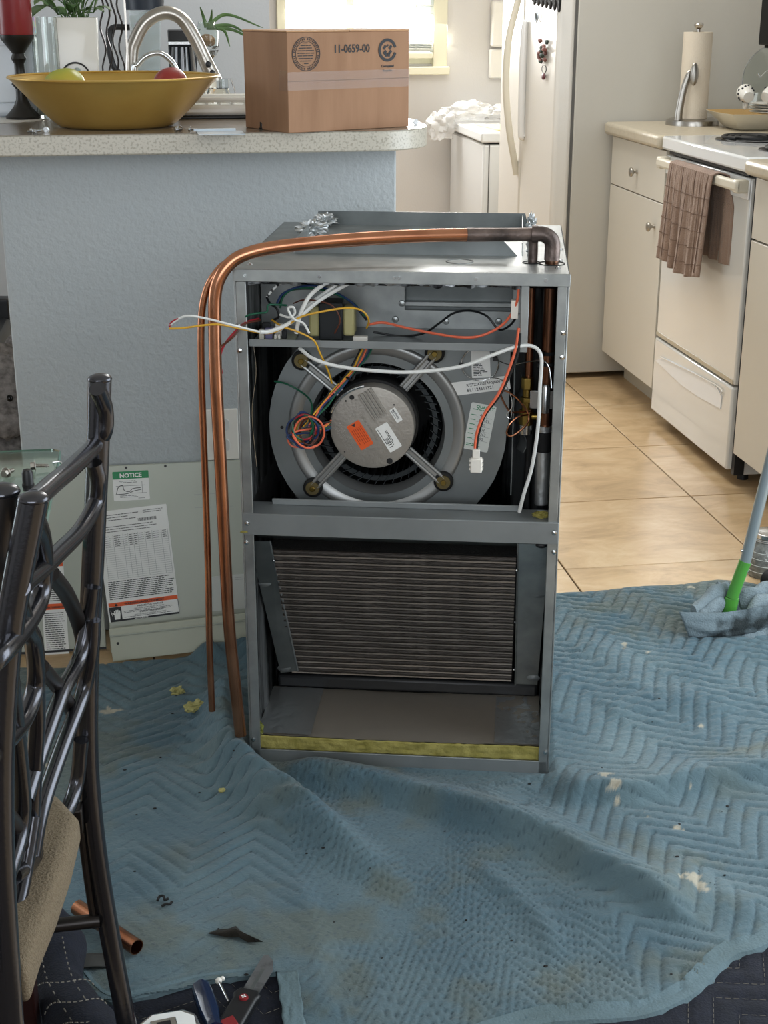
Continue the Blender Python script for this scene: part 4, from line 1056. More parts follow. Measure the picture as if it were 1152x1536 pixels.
text('cast_lettering', 'CAUTION: DO NOT OPEN\nCONNECT POWER ONLY\nTO POWER CONNECTOR', .0050, F4, motor_m, mt, .004, .0, z=.0002, ext=.0005)
for (cx, cy, r) in ((275,207,.0042),(602,758,.0052),(640,272,.0014),(223,238,.0016),(213,678,.0012)):
    q = mpx(cx, cy); obj('screw_recess', B().cyl((q.x,my-.0004,q.z),(q.x,my+.001,q.z),r,16), black_p, mt)
arc = B(); 
for k in range(13):
    pass
arc.tube([(mc.x+(mrad+.002)*math.cos(a), my-.001, mc.z+(mrad+.002)*math.sin(a)) for a in [math.radians(100+60*i/14) for i in range(15)]], .0022, 8, 0)
obj('cover_edge', arc, steel, mt)
# arms
for (px_q, py_q) in ((452,541),(652,530),(665,723),(469,732)):
    e = UL(px_q, py_q, PY-.016); e = Vector((e.x, PY-.014, e.z)); c0 = Vector((mc.x, my+.048, mc.z)); dd = Vector((e.x-c0.x, 0, e.z-c0.z)).normalized()
    s0 = c0+dd*(mrad+.001); n_ = Vector((-dd.z, 0, dd.x))
    F = Matrix((dd, n_, Vector((0,-1,0)))).transposed().to_4x4()
    dirv = (e-s0); L1 = dirv.length; dn = dirv.normalized(); nn = dn.cross(n_)*1
    F = Matrix((dn, n_, dn.cross(n_))).transposed().to_4x4(); F.translation = s0
    if F.to_3x3().col[2].y > 0: F = Matrix((dn, -n_, dn.cross(-n_))).transposed().to_4x4(); F.translation = s0
    ar = obj('motor_arm', B().box(-.002, L1, -.0085, .0085, -.001, .001, F), ring_m, ah, bev=.0005)
    obj('arm_ridge', B().tube([F @ Vector((0,-.006,.002)), F @ Vector((L1-.004,-.006,.002))], .0032, 8, 0).tube([F @ Vector((0,.006,.002)), F @ Vector((L1-.004,.006,.002))], .0032, 8, 0), ring_m, ar)
    obj('grommet', B().lathe([(.0001,-.012),(.0155,-.012),(.017,-.006),(.017,.002),(.0135,.004),(.0001,.004)], 28, MX(e.x, e.y, e.z)), rubber, ar)
    obj('brass_washer', B().lathe([(.0001,.004),(.0125,.004),(.012,.0052),(.0001,.0052)], 28, MX(e.x, e.y, e.z)), washer_m, ar)
    obj('bolt', B().cyl((e.x,e.y-.005,e.z),(e.x,e.y-.010,e.z),.0052,6), brass, ar, bev=.0008)
# stickers on blower plate
def plate_label(pts, m, y=PY-.0004):
    a, b_, c_ = [UL(*p, y) for p in pts]   # bottom-left, bottom-right, top-left
    F = frame(a, b_-a, c_-a); return F, (b_-a).length, (c_-a).length
Fq, w1, h1 = plate_label(((708,567),(736,566),(707,519)), paper)
decal('rating_sticker', Fq, w1, h1, paper, bh, .001); bars('print', Fq, lines(.003, h1*.42, w1*.75, 8, h1*.05, .0013, .5, 2)+lines(.003,h1*.93,w1*.8,2,.003,.0012), ink, bh)
Fq, w1, h1 = plate_label(((680,594),(766,583),(678,574)), paper)
decal('serial_sticker', Fq, w1, h1, paper, bh, .001)
text('serial_number', 'RF2TZ2421STANSJN0011', .0068, Fq, ink, bh, w1*.25, h1*.56, sx=.86, bold=.0001); text('serial_number', 'BL1124611321', .0076, Fq, ink, bh, w1*.25, h1*.18, sx=1.0, bold=.0001)
Fq, w1, h1 = plate_label(((694,672),(731,679),(702,602)), paper)
decal('quality_card', Fq, w1, h1, paper_g, bh, .003)
text('heading', 'QUALITY', .0074, Fq, ink_g, bh, w1*.22, h1*.90, bold=.0002)
bars('print', Fq, lines(w1*.1, h1*.86, w1*.8, 1, .002, .0012)+[(w1*.08, h1*(.74-.1*i), w1*.2, .0012) for i in range(6)]+lines(w1*.1, h1*.12, w1*.6, 2, .003, .0014), ink_g, bh)
for i, s_ in enumerate(('4 1 1', '02 181', '1203', '2203', '12363', '2190')):
    text('handwriting', s_, .0072, Fq, ink, bh, w1*.42, h1*(.73-.1*i), sx=.9)
bars('rule', Fq, [(w1*.3, h1*(.715-.1*i), w1*.62, .0004) for i in range(6)], ink_l, bh)
# transformer and control board
ty_ = .075
q0 = UL(465, 500, ty_); q1 = UL(530, 455, ty_); zb = .7678
tr = obj('transformer', B().box(q0.x+.018, q1.x-.016, ty_-.02, ty_+.025, zb, q1.z+.004), mat('dark_laminations','#232628',.45,.4), ah, bev=.002)
obj('coil_winding', B().box(q0.x, q0.x+.018, ty_-.014, ty_+.02, zb+.004, q1.z-.004), mat('cream_winding','#b4ae7c',.5), tr, bev=.004)
obj('coil_winding', B().box(q1.x-.016, q1.x+.003, ty_-.014, ty_+.02, zb+.006, q1.z-.004), MATS['cream_winding'], tr, bev=.004)
obj('terminal_block', B().box(q1.x+.002, q1.x+.026, ty_-.03, ty_-.018, zb+.001, zb+.009), trim_white, tr, bev=.001)
q0 = UL(388, 500, .05); q1 = UL(442, 475, .05)
cb_ = obj('control_board', B().box(q0.x, q1.x, .030, .09, zb, zb+.004), mat('circuit_board','#8a8f78',.5), ah)
for (xx, yy, ww, hh, m) in ((.003,.035,.008,.016,cream),(.013,.038,.012,.018,mat('violet_relay','#6c6a8c',.4)),(.028,.036,.004,.008,trim_white),(.034,.036,.004,.008,trim_white),(.040,.040,.008,.014,black_p),(.004,.06,.014,.022,black_p),(.026,.062,.012,.02,trim_white)):
    obj('component', B().box(q0.x+xx, q0.x+xx+ww, yy, yy+.01, zb+.004, zb+.004+hh), m, cb_, bev=.001)
# wires: (material, radius, [(px,py,ylocal)...])
def wire(nm, m, r, pts, label=None, n=8):
    P = [UL(a, b_, c_) for a, b_, c_ in pts]; return obj(nm, B().tube(P, r, n, 7), m, ah, label=label)
wire('cable', white_w, .0031, [(449,522,.015),(470,538,.0),(505,549,-.002),(560,556,-.004),(620,558,-.004),(690,550,-.004),(740,532,-.003),(775,520,.0),(800,520,.005),(812,536,.0),(810,580,.0),(807,640,.0),(798,700,.005),(786,740,.01),(779,768,.02)], 'thick white cable')
wire('cable', white_w, .0034, [(549,411,.03),(520,417,.02),(490,425,.01),(468,440,.01),(455,460,.005),(448,480,.005),(444,500,.006)])
wire('cable', white_w, .0034, [(545,413,.04),(510,432,.03),(480,450,.02),(455,470,.01),(430,487,.0),(405,497,-.01),(390,498,-.02)])
wire('cable', white_w, .0030, [(522,412,.045),(500,430,.03),(475,448,.03),(455,462,.03)])
wire('wire', white_w, .0018, [(390,498,-.02),(350,488,-.06),(310,478,-.07),(285,474,-.075),(270,477,-.075),(254,488,-.075)], 'white wire loop hanging out of the cabinet')
wire('wire', white_w, .0020, [(464,500,.0),(455,485,.0),(440,478,-.005),(432,463,-.005),(440,461,-.005),(442,470,0),(434,476,.0),(420,472,.01)])
wire('wire', yellow_w, .0017, [(254,493,-.075),(275,492,-.075),(305,488,-.07),(330,487,-.06),(365,494,-.03),(400,500,-.01),(425,492,0),(450,476,.0),(480,468,.0),(520,462,.01),(543,466,.02),(553,480,.03),(550,492,.05)])
wire('wire', yellow_w, .0016, [(408,480,.03),(424,490,.0),(445,497,-.004),(470,510,-.006),(480,530,.0),(492,556,.02),(498,575,.03)])
wire('wire', red_w, .0018, [(388,478,.03),(368,484,.0),(350,500,-.02),(335,520,-.025),(330,540,-.025),(333,560,-.02)])
wire('wire', red_w, .0018, [(254,490,-.075),(258,483,-.075),(268,478,-.075)])
wire('wire', brown_w, .0018, [(390,480,.03),(365,487,-.01),(350,505,-.03),(335,517,-.03),(325,522,-.035)])
wire('wire', green_w, .0016, [(362,482,.01),(370,474,.0),(385,470,.0),(400,468,.01),(402,458,.01),(415,457,.02),(430,458,.03)])
wire('wire', green_w, .0016, [(420,462,.06),(425,445,.06),(440,434,.06),(465,432,.07),(500,440,.07),(530,455,.07),(548,475,.06)])
wire('wire', blue_w, .0018, [(415,455,.06),(425,440,.06),(450,430,.06),(480,430,.07),(520,448,.07),(552,478,.06)])
wire('wire', black_w, .0018, [(418,458,.07),(430,438,.07),(455,433,.08),(490,436,.08),(525,452,.08),(550,480,.07)])
wire('wire', brown_w, .0012, [(440,455,.05),(455,450,.03),(480,452,.02),(500,460,.01),(510,480,.01),(502,500,.02)])
wire('wire', orange_w, .0022, [(552,487,.05),(575,484,.05),(610,492,.04),(650,500,.03),(690,506,.02),(720,504,.02),(750,490,.02),(768,470,.015),(776,450,.01),(778,433,.01)], 'salmon coloured wire')
wire('wire', black_w, .0019, [(560,498,.1),(600,504,.1),(635,500,.09),(660,484,.08),(680,470,.08),(705,466,.08),(730,474,.06),(748,494,.05),(765,488,.03),(778,470,.02)])
wire('wire', orange_w, .0023, [(778,492,.0),(774,520,-.002),(765,550,-.006),(748,590,-.01),(727,620,-.012),(715,650,-.014),(712,680,-.014)])
wire('wire', black_w, .0023, [(780,500,.0),(777,530,-.002),(768,555,-.006),(750,592,-.008),(728,622,-.010),(718,650,-.012),(714,680,-.014)])
a = UL(715, 692, -.016); cn = obj('connector', B().box(a.x-.010, a.x+.009, -.028, -.014, a.z-.017, a.z+.008), trim_white, ah, bev=.002, label='white plastic plug')
obj('connector_neck', B().box(a.x-.007, a.x+.005, -.026, -.016, a.z+.008, a.z+.022), trim_white, cn, bev=.001)
b = B()
for k in range(3): b.box(a.x-.012, a.x-.010, -.026, -.016, a.z-.012+k*.007, a.z-.009+k*.007).box(a.x+.009, a.x+.011, -.026, -.016, a.z-.012+k*.007, a.z-.009+k*.007)
obj('connector_clip', b, trim_white, cn)
a = UL(772, 462, .02); obj('connector', B().box(a.x-.006, a.x+.006, .01, .025, a.z-.016, a.z+.014), trim_white, ah, bev=.001)
# black/white striped wire
P = [UL(*q) for q in [(433,421,.06),(420,425,.05),(408,436,.045),(400,446,.04)]]
st = obj('wire', B().tube(P, .0020, 8, 8), white_w, ah, label='black and white striped wire')
Pc = catmull(P, 8); b = B()
for k in (3, 9, 15, 21):
    if k+3 < len(Pc): b.tube(Pc[k:k+3], .0022, 8, 0)
obj('stripe', b, black_w, st)
wire('wire', black_w, .0020, [(400,446,.04),(405,455,.03),(415,463,.02),(418,475,.02),(410,480,.03)])
# bundle going to motor
bund = [(black_w,0),(yellow_w,1),(orange_w,2),(blue_w,3),(green_w,4),(red_w,5),(brown_w,6),(blue_w,1),(green_w,3),(black_w,5)]
for m, k in bund[:5]:
    dx = (k-2)*4.2
    j_ = [random.uniform(-3,3) for _ in range(6)]; wire('wire', m, .0017, [(552+dx,516,.06),(545+dx+j_[0],535,.05),(530+dx*.6+j_[1],556,.035),(505+dx*.5+j_[2],585,.02),(485+dx*.6+j_[3],608,.01),(472+dx*.6+j_[4],625,.0),(460+dx*.8+j_[5],640,.0)])
rnd = random.Random(11)
for m, k in bund:
    cxp, cyp = 458+rnd.uniform(-5,6), 643+rnd.uniform(-5,6); rx, ry = rnd.uniform(14,27), rnd.uniform(18,27); ph = rnd.uniform(0,6); yb = -.002+rnd.uniform(-.008,.010)
    P = [(cxp+rx*math.cos(ph+a), cyp+ry*math.sin(ph+a), yb+.004*math.sin(2*a+k)) for a in [2*PI*i/11*1.35 for i in range(12)]]
    P += [(482,640+rnd.uniform(-8,8),.01),(500,636+rnd.uniform(-9,9),.045)]
    wire('wire', m, .0017, P)
wire('wire', green_w, .0016, [(412,572,.09),(430,576,.08),(452,588,.07),(465,600,.04),(468,615,.01),(462,632,.0)])
wire('wire', orange_w, .0016, [(438,648,.0),(432,660,.0),(440,670,.0),(458,668,.0),(470,655,.0)])
wire('wire', blue_w, .0016, [(440,650,.0),(445,668,-.004),(462,672,-.004),(472,655,.0)])
wire('cable_tie', rubber, .002, [(520,566,.024),(528,570,.014),(533,560,.018)])
# thin silver sensor loop
loop = [(720+28*math.cos(a), 546+25*math.sin(a), PY-.012+.003*math.sin(2*a)) for a in [2*PI*i/18*1.9 for i in range(19)]]
wire('sensor_wire', steel, .0009, loop+[(745,539,.08),(765,547,.06),(790,543,.04),(812,541,.01),(822,548,.0),(826,568,.0),(827,582,.0)], 'thin silver coiled sensor wire')
wire('sensor_wire', steel, .0009, [(735,566,.08),(752,570,.06),(765,590,.05),(768,610,.04),(760,622,.04),(766,628,.04),(768,612,.05)])
for (a_, b_) in ((743,538),(692,547)):
    q = UL(a_, b_, .085); obj('cable_tie', B().box(q.x-.004,q.x+.004,.078,.09,q.z-.0025,q.z+.0025), black_p, ah)
# refrigerant pipes
PXL, PYL = .511, .094
big = [(PXL,PYL,.30),(PXL,PYL,.55),(PXL,PYL,.80),(PXL,PYL,HT+.022)]
def pipe(nm, pts, r, m, n=16, sm=8, label=None, par=ah): return obj(nm, B().tube(pts, r, n, sm), m, par, label=label)
zt_ = UL(800, 352, PYL).z
bp_ = pipe('copper_pipe', [(PXL,PYL,z) for z in (.50,.60,.70,.80,HT+.02)], .0112, copper_d, label='thick tarnished copper pipe')
el = pipe('elbow', [(PXL,PYL,HT+.006),(PXL,PYL,HT+.030),(PXL-.004,PYL,zt_-.006),(PXL-.016,PYL,zt_+.001),(PXL-.030,PYL,zt_+.001)], .0128, copper_b, label='scorched brazed elbow')
hor = [(PXL-.028,PYL,zt_+.001),UL(770,352,.085),UL(700,352,.07),UL(620,354,.05),UL(540,358,.03),UL(470,364,.012),UL(410,371,-.004),UL(375,379,-.014),UL(350,391,-.020),UL(332,412,-.026),UL(323,440,-.028),UL(322,490,-.028),UL(324,570,-.030),UL(330,680,-.030),UL(336,800,-.030),UL(343,930,-.026),UL(353,1030,-.020),UL(361,1102,-.014)]
pipe('copper_pipe', hor, .0105, copper, 18, 8, label='long bent copper pipe hanging down outside the cabinet', par=bp_)
pipe('brazed_section', hor[:3], .0110, copper_b, 16, 8, par=bp_)
SXL, SYL = .480, .100
obj('solder_collar', B().cyl(Vector((PXL-.034,PYL,zt_+.001)),Vector((PXL-.024,PYL,zt_+.001)),.0142,20), copper_b, el if False else bp_)
zs_ = UL(807, 362, SYL).z
sp_ = pipe('copper_pipe', [(SXL,SYL,z) for z in (.675,.75,.83,HT+.02)], .0066, copper_d, label='thin copper pipe')
pipe('elbow', [(SXL,SYL,HT),(SXL,SYL,zs_-.006),(SXL-.002,SYL,zs_+.003),(SXL-.012,SYL+.012,zs_+.007),(SXL-.03,SYL+.02,zs_+.007)], .0078, copper_b, par=sp_)
small = [Vector((SXL-.025,SYL+.018,zs_+.007)),UL(740,357,.13),UL(640,358,.10),UL(540,364,.07),UL(460,370,.04),UL(400,378,.015),UL(345,392,-.012),UL(322,412,-.02),UL(308,440,-.022),UL(302,480,-.022),UL(302,560,-.022),UL(307,700,-.024),UL(312,850,-.024),UL(314,960,-.024),UL(318,1066,-.024)]
pipe('copper_pipe', small, .0058, copper, 14, 8, label='thin copper line hanging down outside the cabinet', par=sp_)
foil_w = B()
foil_w.lathe([(.0001,0),(.0125,0),(.0135,.06),(.0120,.11),(.0130,.14),(.0001,.14)], 20, Matrix.Translation((PXL-.002,PYL-.004,.48)))
foil_w.v = [tuple(Vector(v)+Vector(v).normalized()*.002*noise.noise(Vector(v)*80)) for v in foil_w.v]
obj('foil_wrap', foil_w, foil_silver, bp_)
obj('black_sleeve', B().lathe([(.0001,0),(.0135,0),(.0135,.035),(.0001,.035)], 20, Matrix.Translation((PXL-.002,PYL-.004,.575))), rubber, bp_)
q = UL(832, 590, .06)
obj('sensor_bulb', B().lathe([(.0001,0),(.0075,0),(.0075,.044),(.005,.049),(.0001,.050)], 20, Matrix.Translation((PXL-.002,.074,.647))), steel, bp_)
obj('bulb_strap', B().box(PXL-.028,PXL+.012,.080,.0815,.652,.683), steel, bp_, bev=.0005)
for zz_ in (.733, .748):
    z_l = UL(826, 532, .08).z if zz_ == .733 else UL(826, 548, .08).z
    obj('cable_tie', B().lathe([(.0116,-.003),(.013,-.003),(.013,.003),(.0116,.003)], 20, Matrix.Translation((PXL,PYL,z_l))), rubber, bp_)
    obj('tie_head', B().box(PXL-.018,PXL-.008,.076,.088,z_l-.004,z_l+.004), rubber, bp_, bev=.001)
# brass valve
vx, vy = .478, .092
zv0 = UL(797, 640, vy).z; zv1 = UL(797, 566, vy).z
bv = obj('expansion_valve', B().cyl((vx,vy,zv0+.004),(vx,vy,zv0+.030),.0125,6).cyl((vx,vy,zv0+.028),(vx,vy,zv0+.046),.0085,16).cyl((vx,vy,zv0+.044),(vx,vy,zv0+.052),.0115,6).cyl((vx,vy,zv0+.052),(vx,vy,zv1-.020),.008,16).cyl((vx,vy,zv1-.020),(vx,vy,zv1),.0105,6), brass, ah, bev=.001, label='brass expansion valve')
obj('valve_stub', B().cyl((vx-.004,vy,zv0+.018),(vx+.035,vy,zv0+.018),.0065,12), brass, bv)
obj('valve_base', B().cyl((vx,vy,zv0-.012),(vx,vy,zv0+.004),.0115,20), steel, bv)
wire('capillary', copper, .0017, [(796,617,.07),(780,618,.06),(765,617,.05),(754,600,.05),(751,588,.05),(760,587,.05),(776,598,.05),(790,616,.06),(793,630,.06),(785,642,.05),(768,654,.045),(760,650,.045),(765,636,.045),(778,625,.05),(792,622,.06)], 'thin looped copper capillary')
# black tubes beside
wire('drain_hose', rubber, .005, [(795,650,.09),(792,700,.1),(790,740,.1),(790,775,.1)])
obj('pipe_divider', B().box(.455, .457, .10, .30, .49, .765), galv_dark, ah)
obj('foil_flap', B().sheet(lambda u,v: (.463+.006*math.sin(v*9)+.012*u, 0.150-.03*u, .56+.14*v*(1-.3*u)), 8, 24), foil_silver, ah, thick=.0006)
wire('wire', black_w, .002, [(372,648,.3),(385,620,.3),(397,585,.3),(408,560,.28)])
wire('foil_edge', steel, .0006, [(380,515,.03),(384,560,.03),(378,620,.03),(385,700,.03)])
# ---- lower compartment: coil
ct = Vector((0, .030, .405)); cbm = Vector((0, .205, .085))
cn_ = (cbm-ct); NR = 21
Fm = lambda x, s, off: Vector((x, ct.y+cn_.y*s, ct.z+cn_.z*s))+Vector((0, -cn_.z, cn_.y)).normalized()*off*-1
coil = obj('coil_block', B().prism([(0,0),(cn_.length,0),(cn_.length,.06),(0,.06)], .040, .470, Matrix((Vector(( -0.0, cn_.y, cn_.z)).normalized(), Vector((0, -cn_.z, cn_.y)).normalized(), Vector((1,0,0)))).transposed().to_4x4() if False else Matrix.Identity(4)), coil_m, ah) if False else None
dn = cn_.normalized(); nf = Vector((0, dn.z, -dn.y))   # pointing to front/down
if nf.y > 0: nf = -nf
def cq(x, s, off): return Vector((x, 0, 0))+Vector((0, ct.y, ct.z))+dn*(cn_.length*s)+nf*off
b = B(); base = [cq(x, s, o_) for x in (.045, .470) for s in (0, 1) for o_ in (0, -.05)]
b.v = [tuple(v) for v in base]; b.f = [(0,1,3,2),(4,6,7,5),(0,4,5,1),(2,3,7,6),(0,2,6,4),(1,5,7,3)]
coil = obj('coil_block', b, coil_m, ah, label='dark evaporator coil face')
row = me('coil_row', B().tube([(.048,0,0),(.468,0,0)], .0052, 10, 0, flat=.8), 60); row.materials.append(mat('dusty_fin_edge','#3a3531',.45,.5,bump=(200,.6,2),aniso=(.3,3,3)))
fin = me('fin_edge', B().box(.048, .468, -.0009, .0009, -.0012, .0012), 0); fin.materials.append(mat('fin_metal_edge','#8d857c',.4,.6))
for k in range(NR):
    s = (k+.5)/NR; o = bpy.data.objects.new('coil_row', row); COL.objects.link(o); o.parent = ah; o.location = cq(0, s, .002)
    for dz in (.25, .42):
        e_ = bpy.data.objects.new('fin_edge', fin); COL.objects.link(e_); e_.parent = coil; e_.location = cq(0, (k+.5+dz)/NR, .004)
# coil end plates
def quadplate(name, P, m, par=ah, t=.0012):
    b = B(); b.v = [tuple(v) for v in P]; b.f = [tuple(range(len(P)))]; return obj(name, b, m, par, thick=t, smooth=0)
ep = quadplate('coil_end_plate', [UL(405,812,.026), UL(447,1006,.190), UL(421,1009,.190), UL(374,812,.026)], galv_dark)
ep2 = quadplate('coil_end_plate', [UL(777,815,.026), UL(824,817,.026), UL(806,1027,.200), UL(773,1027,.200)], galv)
obj('plate_edge', B().tube([UL(405,812,.024), UL(447,1006,.188)], .0018, 6, 0), galv_grey, ep); obj('plate_edge', B().tube([UL(777,815,.024), UL(773,1027,.197)], .0018, 6, 0), galv, ep2)
for q in ((411,841,.045),(429,919,.12),(446,988,.185)): obj('screw', B().ball(UL(q[0],q[1],q[2]), .0035, 10, 6), steel, ep)
for q in ((775,855,.05),(772,933,.13),(771,1004,.19)): obj('screw', B().ball(UL(q[0],q[1],q[2]), .0035, 10, 6), steel, ep2)
def oval(name, P, par, m): 
    b = B(); b.v = [tuple(v) for v in P]; b.f = [tuple(range(len(P)))]; return obj(name, b, m, par, thick=.0006)
for (cx, cy, yy, par, sgn) in ((397,875,.08,ep,1),(426,1002,.19,ep,1),(808,892,.09,ep2,-1),(800,1017,.192,ep2,-1)):
    oval('embossed_slot', [UL(cx+10*math.cos(a), cy+5*math.sin(a), yy-.006) for a in [2*PI*i/16 for i in range(16)]], par, galv_grey)
q = UL(812, 818, .018); obj('black_plug', B().ball((q.x,.016,q.z+.001), .010, 16, 8, (1,.5,.55)), black_p, ah)
# drain pan
obj('drain_pan', B().box(.020, .518, .196, .50, .052, .080), black_p, ah, bev=.006, label='black plastic drain pan')
# bottom foil insulation board
fb_ = liner('floor_insulation', lambda u,v: (.014+u*.507, .008+v*.19, .052-.002*math.sin(u*4)+.002*v), 90, 40, foil_floor, amp=.0012, f=35)
for (ua, ub) in ((.012,.11),(.44,.52)):
    liner('foil_tape', lambda u,v: (ua+u*(ub-ua), .010+v*.185, .0545), 30, 40, foil_silver, amp=.0012, f=90)
obj('fibreglass_edge', B().sheet(lambda u,v: (.016+u*.505, .0045+.002*noise.noise(Vector((u*30,v*4,0))), .026+.026*v-.0015*math.sin(u*4)*v+.0012*noise.noise(Vector((u*40,v*2,3)))), 120, 8), fibre, ah, thick=.003, label='yellow fibreglass edge')
cab('bottom_rail', .003, W-.003, .0, .003, 0, .026, galv_grey, .001)
cab('bottom_panel', .003, W-.003, .003, D-.003, .001, .004, galv)
foilball('torn_insulation', .016, .012, .056, .012, ah, mat('olive_insulation','#6f7434',.9), 4, (.5,.6,1.2))
q = UL(366, 798, -.004); foilball('foam_crumb', q.x, -.004, q.z, .004, ah, fibre, 2, (1.6,.6,.5), .4)
foilball('foam_crumb', W-.030, .02, zr1+.006, .009, ah, fibre, 5, (1.6,.8,.6), .5)
print('air handler ok')

# ================================================================ REMOVED PANELS (lean on the half wall)
ph = PX(165, 698, 1, 2.94).z
def lean(name, label, x, y0, y1, z0, h, wd, roll=0, m=panel_m):
    t = thing(name, label, 'panel', (x, y0, z0)); tilt = math.atan2(y1-y0, h)
    t.rotation_euler = (-tilt, roll, 0)
    return t
LH = ph+.004
pa = lean('access_panel', 'large pale grey enamel access panel with notice and rating labels leaning on the half wall', -.155, 2.815, 2.925, .008, LH, .50)
PWa = .365; Ha = math.hypot(LH-.008, .11)
obj('sheet', B().box(0, PWa, 0, .010, 0, Ha), panel_m, pa, bev=.002)
obj('return_lip', B().box(0, PWa, .010, .022, Ha-.003, Ha), panel_m, pa)
Mpa = world_matrix(pa).inverted()
def pa_pt(px, py):
    o = Mpa @ Vector((0,0,H)); d = Mpa.to_3x3() @ _dir(px, py); t = (-.0004-o.y)/d.y; return o+d*t
for q in ((248,699),(189,700)): 
    e_ = pa_pt(*q); e_.z = min(e_.z, Ha-.006); obj('screw_hole', B().cyl((e_.x,-.0006,e_.z),(e_.x,.001,e_.z),.0028,12), black_p, pa)
def pl3(a, b_, c_):
    a, b_, c_ = pa_pt(*a), pa_pt(*b_), pa_pt(*c_); return frame(a, b_-a, c_-a), (b_-a).length, (c_-a).length
F, w1, h1 = pl3((171,752),(225,749),(169,708))
decal('notice_label', F, w1, h1, paper, pa, .003)
obj('green_band', B().prism([(0,h1*.74),(w1,h1*.74),(w1,h1*.985),(w1-.002,h1),(.002,h1),(0,h1*.985)], .0006, .0009, F), green_l, pa, smooth=0)
text('notice_word', 'NOTICE', .0125, F, paper, pa, w1*.5, h1*.79, z=.0010, align='CENTER', bold=.0004)
bars('print', F, lines(w1*.18, h1*.66, w1*.6, 2, .003, .0009)+lines(w1*.18, h1*.16, w1*.6, 2, .003, .0009)+lines(w1*.68,h1*.06,w1*.25,1,.002,.0008)+[(w1*.08,h1*.50,w1*.8,.0006),(w1*.5,h1*.24,w1*.42,.0005),(w1*.80,h1*.24,.0006,h1*.4)], ink, pa)
obj('trap_drawing', B().tube([F @ Vector((w1*x, h1*y, .0010)) for x, y in ((.08,.24),(.14,.46),(.26,.52),(.30,.36),(.44,.30),(.54,.40),(.76,.42))], .0006, 4, 6), ink, pa)
obj('trap_drawing', B().tube([F @ Vector((w1*x, h1*y, .0010)) for x, y in ((.06,.22),(.3,.23),(.42,.25),(.58,.32),(.78,.36))], .0006, 4, 6), ink, pa)
F, w1, h1 = pl3((164,934),(270,920),(148,768))
decal('rating_label', F, w1, h1, paper, pa, .002)
gx = [.07,.20,.34,.41,.48,.55,.65,.75,.88,.97]
bars('ruled_table', F, [(w1*.06, h1*(.38+.0193*i), w1*.91, .0004) for i in range(20)]+[(w1*x, h1*.38, .0005, h1*.40) for x in gx], ink_l, pa)
L_ = []
for j, x in enumerate(gx[:-1]): L_ += lines(w1*(x+.015), h1*.765, w1*(gx[j+1]-x)*.65, 6 if j < 5 else 4, .0042, .0011, .2, j)
L_ += lines(w1*.05, h1*.955, w1*.55, 3, .0055, .0013, .3, 31)+lines(w1*.66, h1*.965, w1*.3, 2, .004, .0010, .3, 3)+lines(w1*.05, h1*.85, w1*.8, 3, .0052, .0012, .2, 9)
L_ += [(w1*(.58+.012*i), h1*.875, .0006+.0003*(i%3), h1*.028) for i in range(22)]
L_ += lines(w1*.05, h1*.355, w1*.93, 10, .0040, .0016, .15, 17)
bars('print', F, L_, ink, pa)
hw_ = .075*h1
obj('orange_band', B().box(w1*.02, w1*.995, h1*.135, h1*.172, .0006, .0010, F), orange, pa)
text('warning_word', 'WARNING/AVERTISSEMENT', .0066, F, ink, pa, w1*.24, h1*.142, z=.0011, sx=1.02, bold=.0002)
obj('warning_triangle', B().prism([(w1*.10,h1*.140),(w1*.15,h1*.140),(w1*.125,h1*.166)], .0010, .0012, F), ink, pa)
obj('black_border', B().box(w1*.02, w1*.995, h1*.0, h1*.016, .0006, .0010, F).box(w1*.99, w1*.998, h1*.01, h1*.135, .0006, .0010, F), ink, pa)
obj('shock_pictogram', B().box(w1*.02, w1*.19, h1*.016, h1*.132, .0006, .0010, F), ink, pa)
hx, hy = w1*.125, h1*.062
b = B().prism([(hx-.006,hy-.010),(hx+.005,hy-.010),(hx+.007,hy+.003),(hx-.006,hy+.003)], .0010, .0013, F)
for k in range(4): b.box(hx-.006+k*.0034, hx-.0035+k*.0034, hy+.002, hy+.011-abs(k-1.5)*.0016, .0010, .0013, F)
b.prism([(hx-.006,hy),(hx-.010,hy+.004),(hx-.0085,hy+.005),(hx-.0045,hy+.002)], .0010, .0013, F)
b.prism([(hx-.014,hy+.012),(hx-.011,hy+.004),(hx-.012,hy+.004),(hx-.0095,hy-.004),(hx-.0105,hy+.003),(hx-.010,hy+.0035)], .0010, .0013, F)
obj('hand_symbol', b, paper, pa)
text('label_words', 'HAZARDOUS VOLTAGE', .0050, F, ink, pa, w1*.60, h1*.112, align='CENTER', bold=.0001); text('label_words', 'CAN CAUSE SEVERE INJURY OR DEATH', .0036, F, ink, pa, w1*.58, h1*.093, align='CENTER')
text('label_words', 'TENSION DANGEREUSE', .0050, F, ink, pa, w1*.60, h1*.058, align='CENTER', bold=.0001); text('label_words', 'PEUT CAUSER DES BLESSURES OU LA MORT', .0034, F, ink, pa, w1*.59, h1*.038, align='CENTER')
bars('print', F, lines(w1*.22, h1*.082, w1*.74, 2, .0028, .0009, .1, 5)+lines(w1*.22, h1*.028, w1*.74, 1, .0028, .0009, .1, 6), ink, pa)
text('label_words', 'NOTICE/AVIS', .0048, F, paper, pa, w1*.36, h1*.002, z=.0011, bold=.0001)
F, w1, h1 = pl3((318,917),(372,912),(316,865))
decal('diagram_label', F, w1, h1, mat('faint_label','#bfc3bf',.6), pa, .001); bars('print', F, lines(w1*.3, h1*.6, w1*.15, 4, .006, .0006)+lines(w1*.7, h1*.9, w1*.25, 2, .004, .0006), ink_l, pa)
bars('embossed_frame', frame(pa_pt(292,762),(1,0,0),(0,0,1)), [(0,0,.08,.0006),(0,.028,.08,.0006)], ink_l, pa)
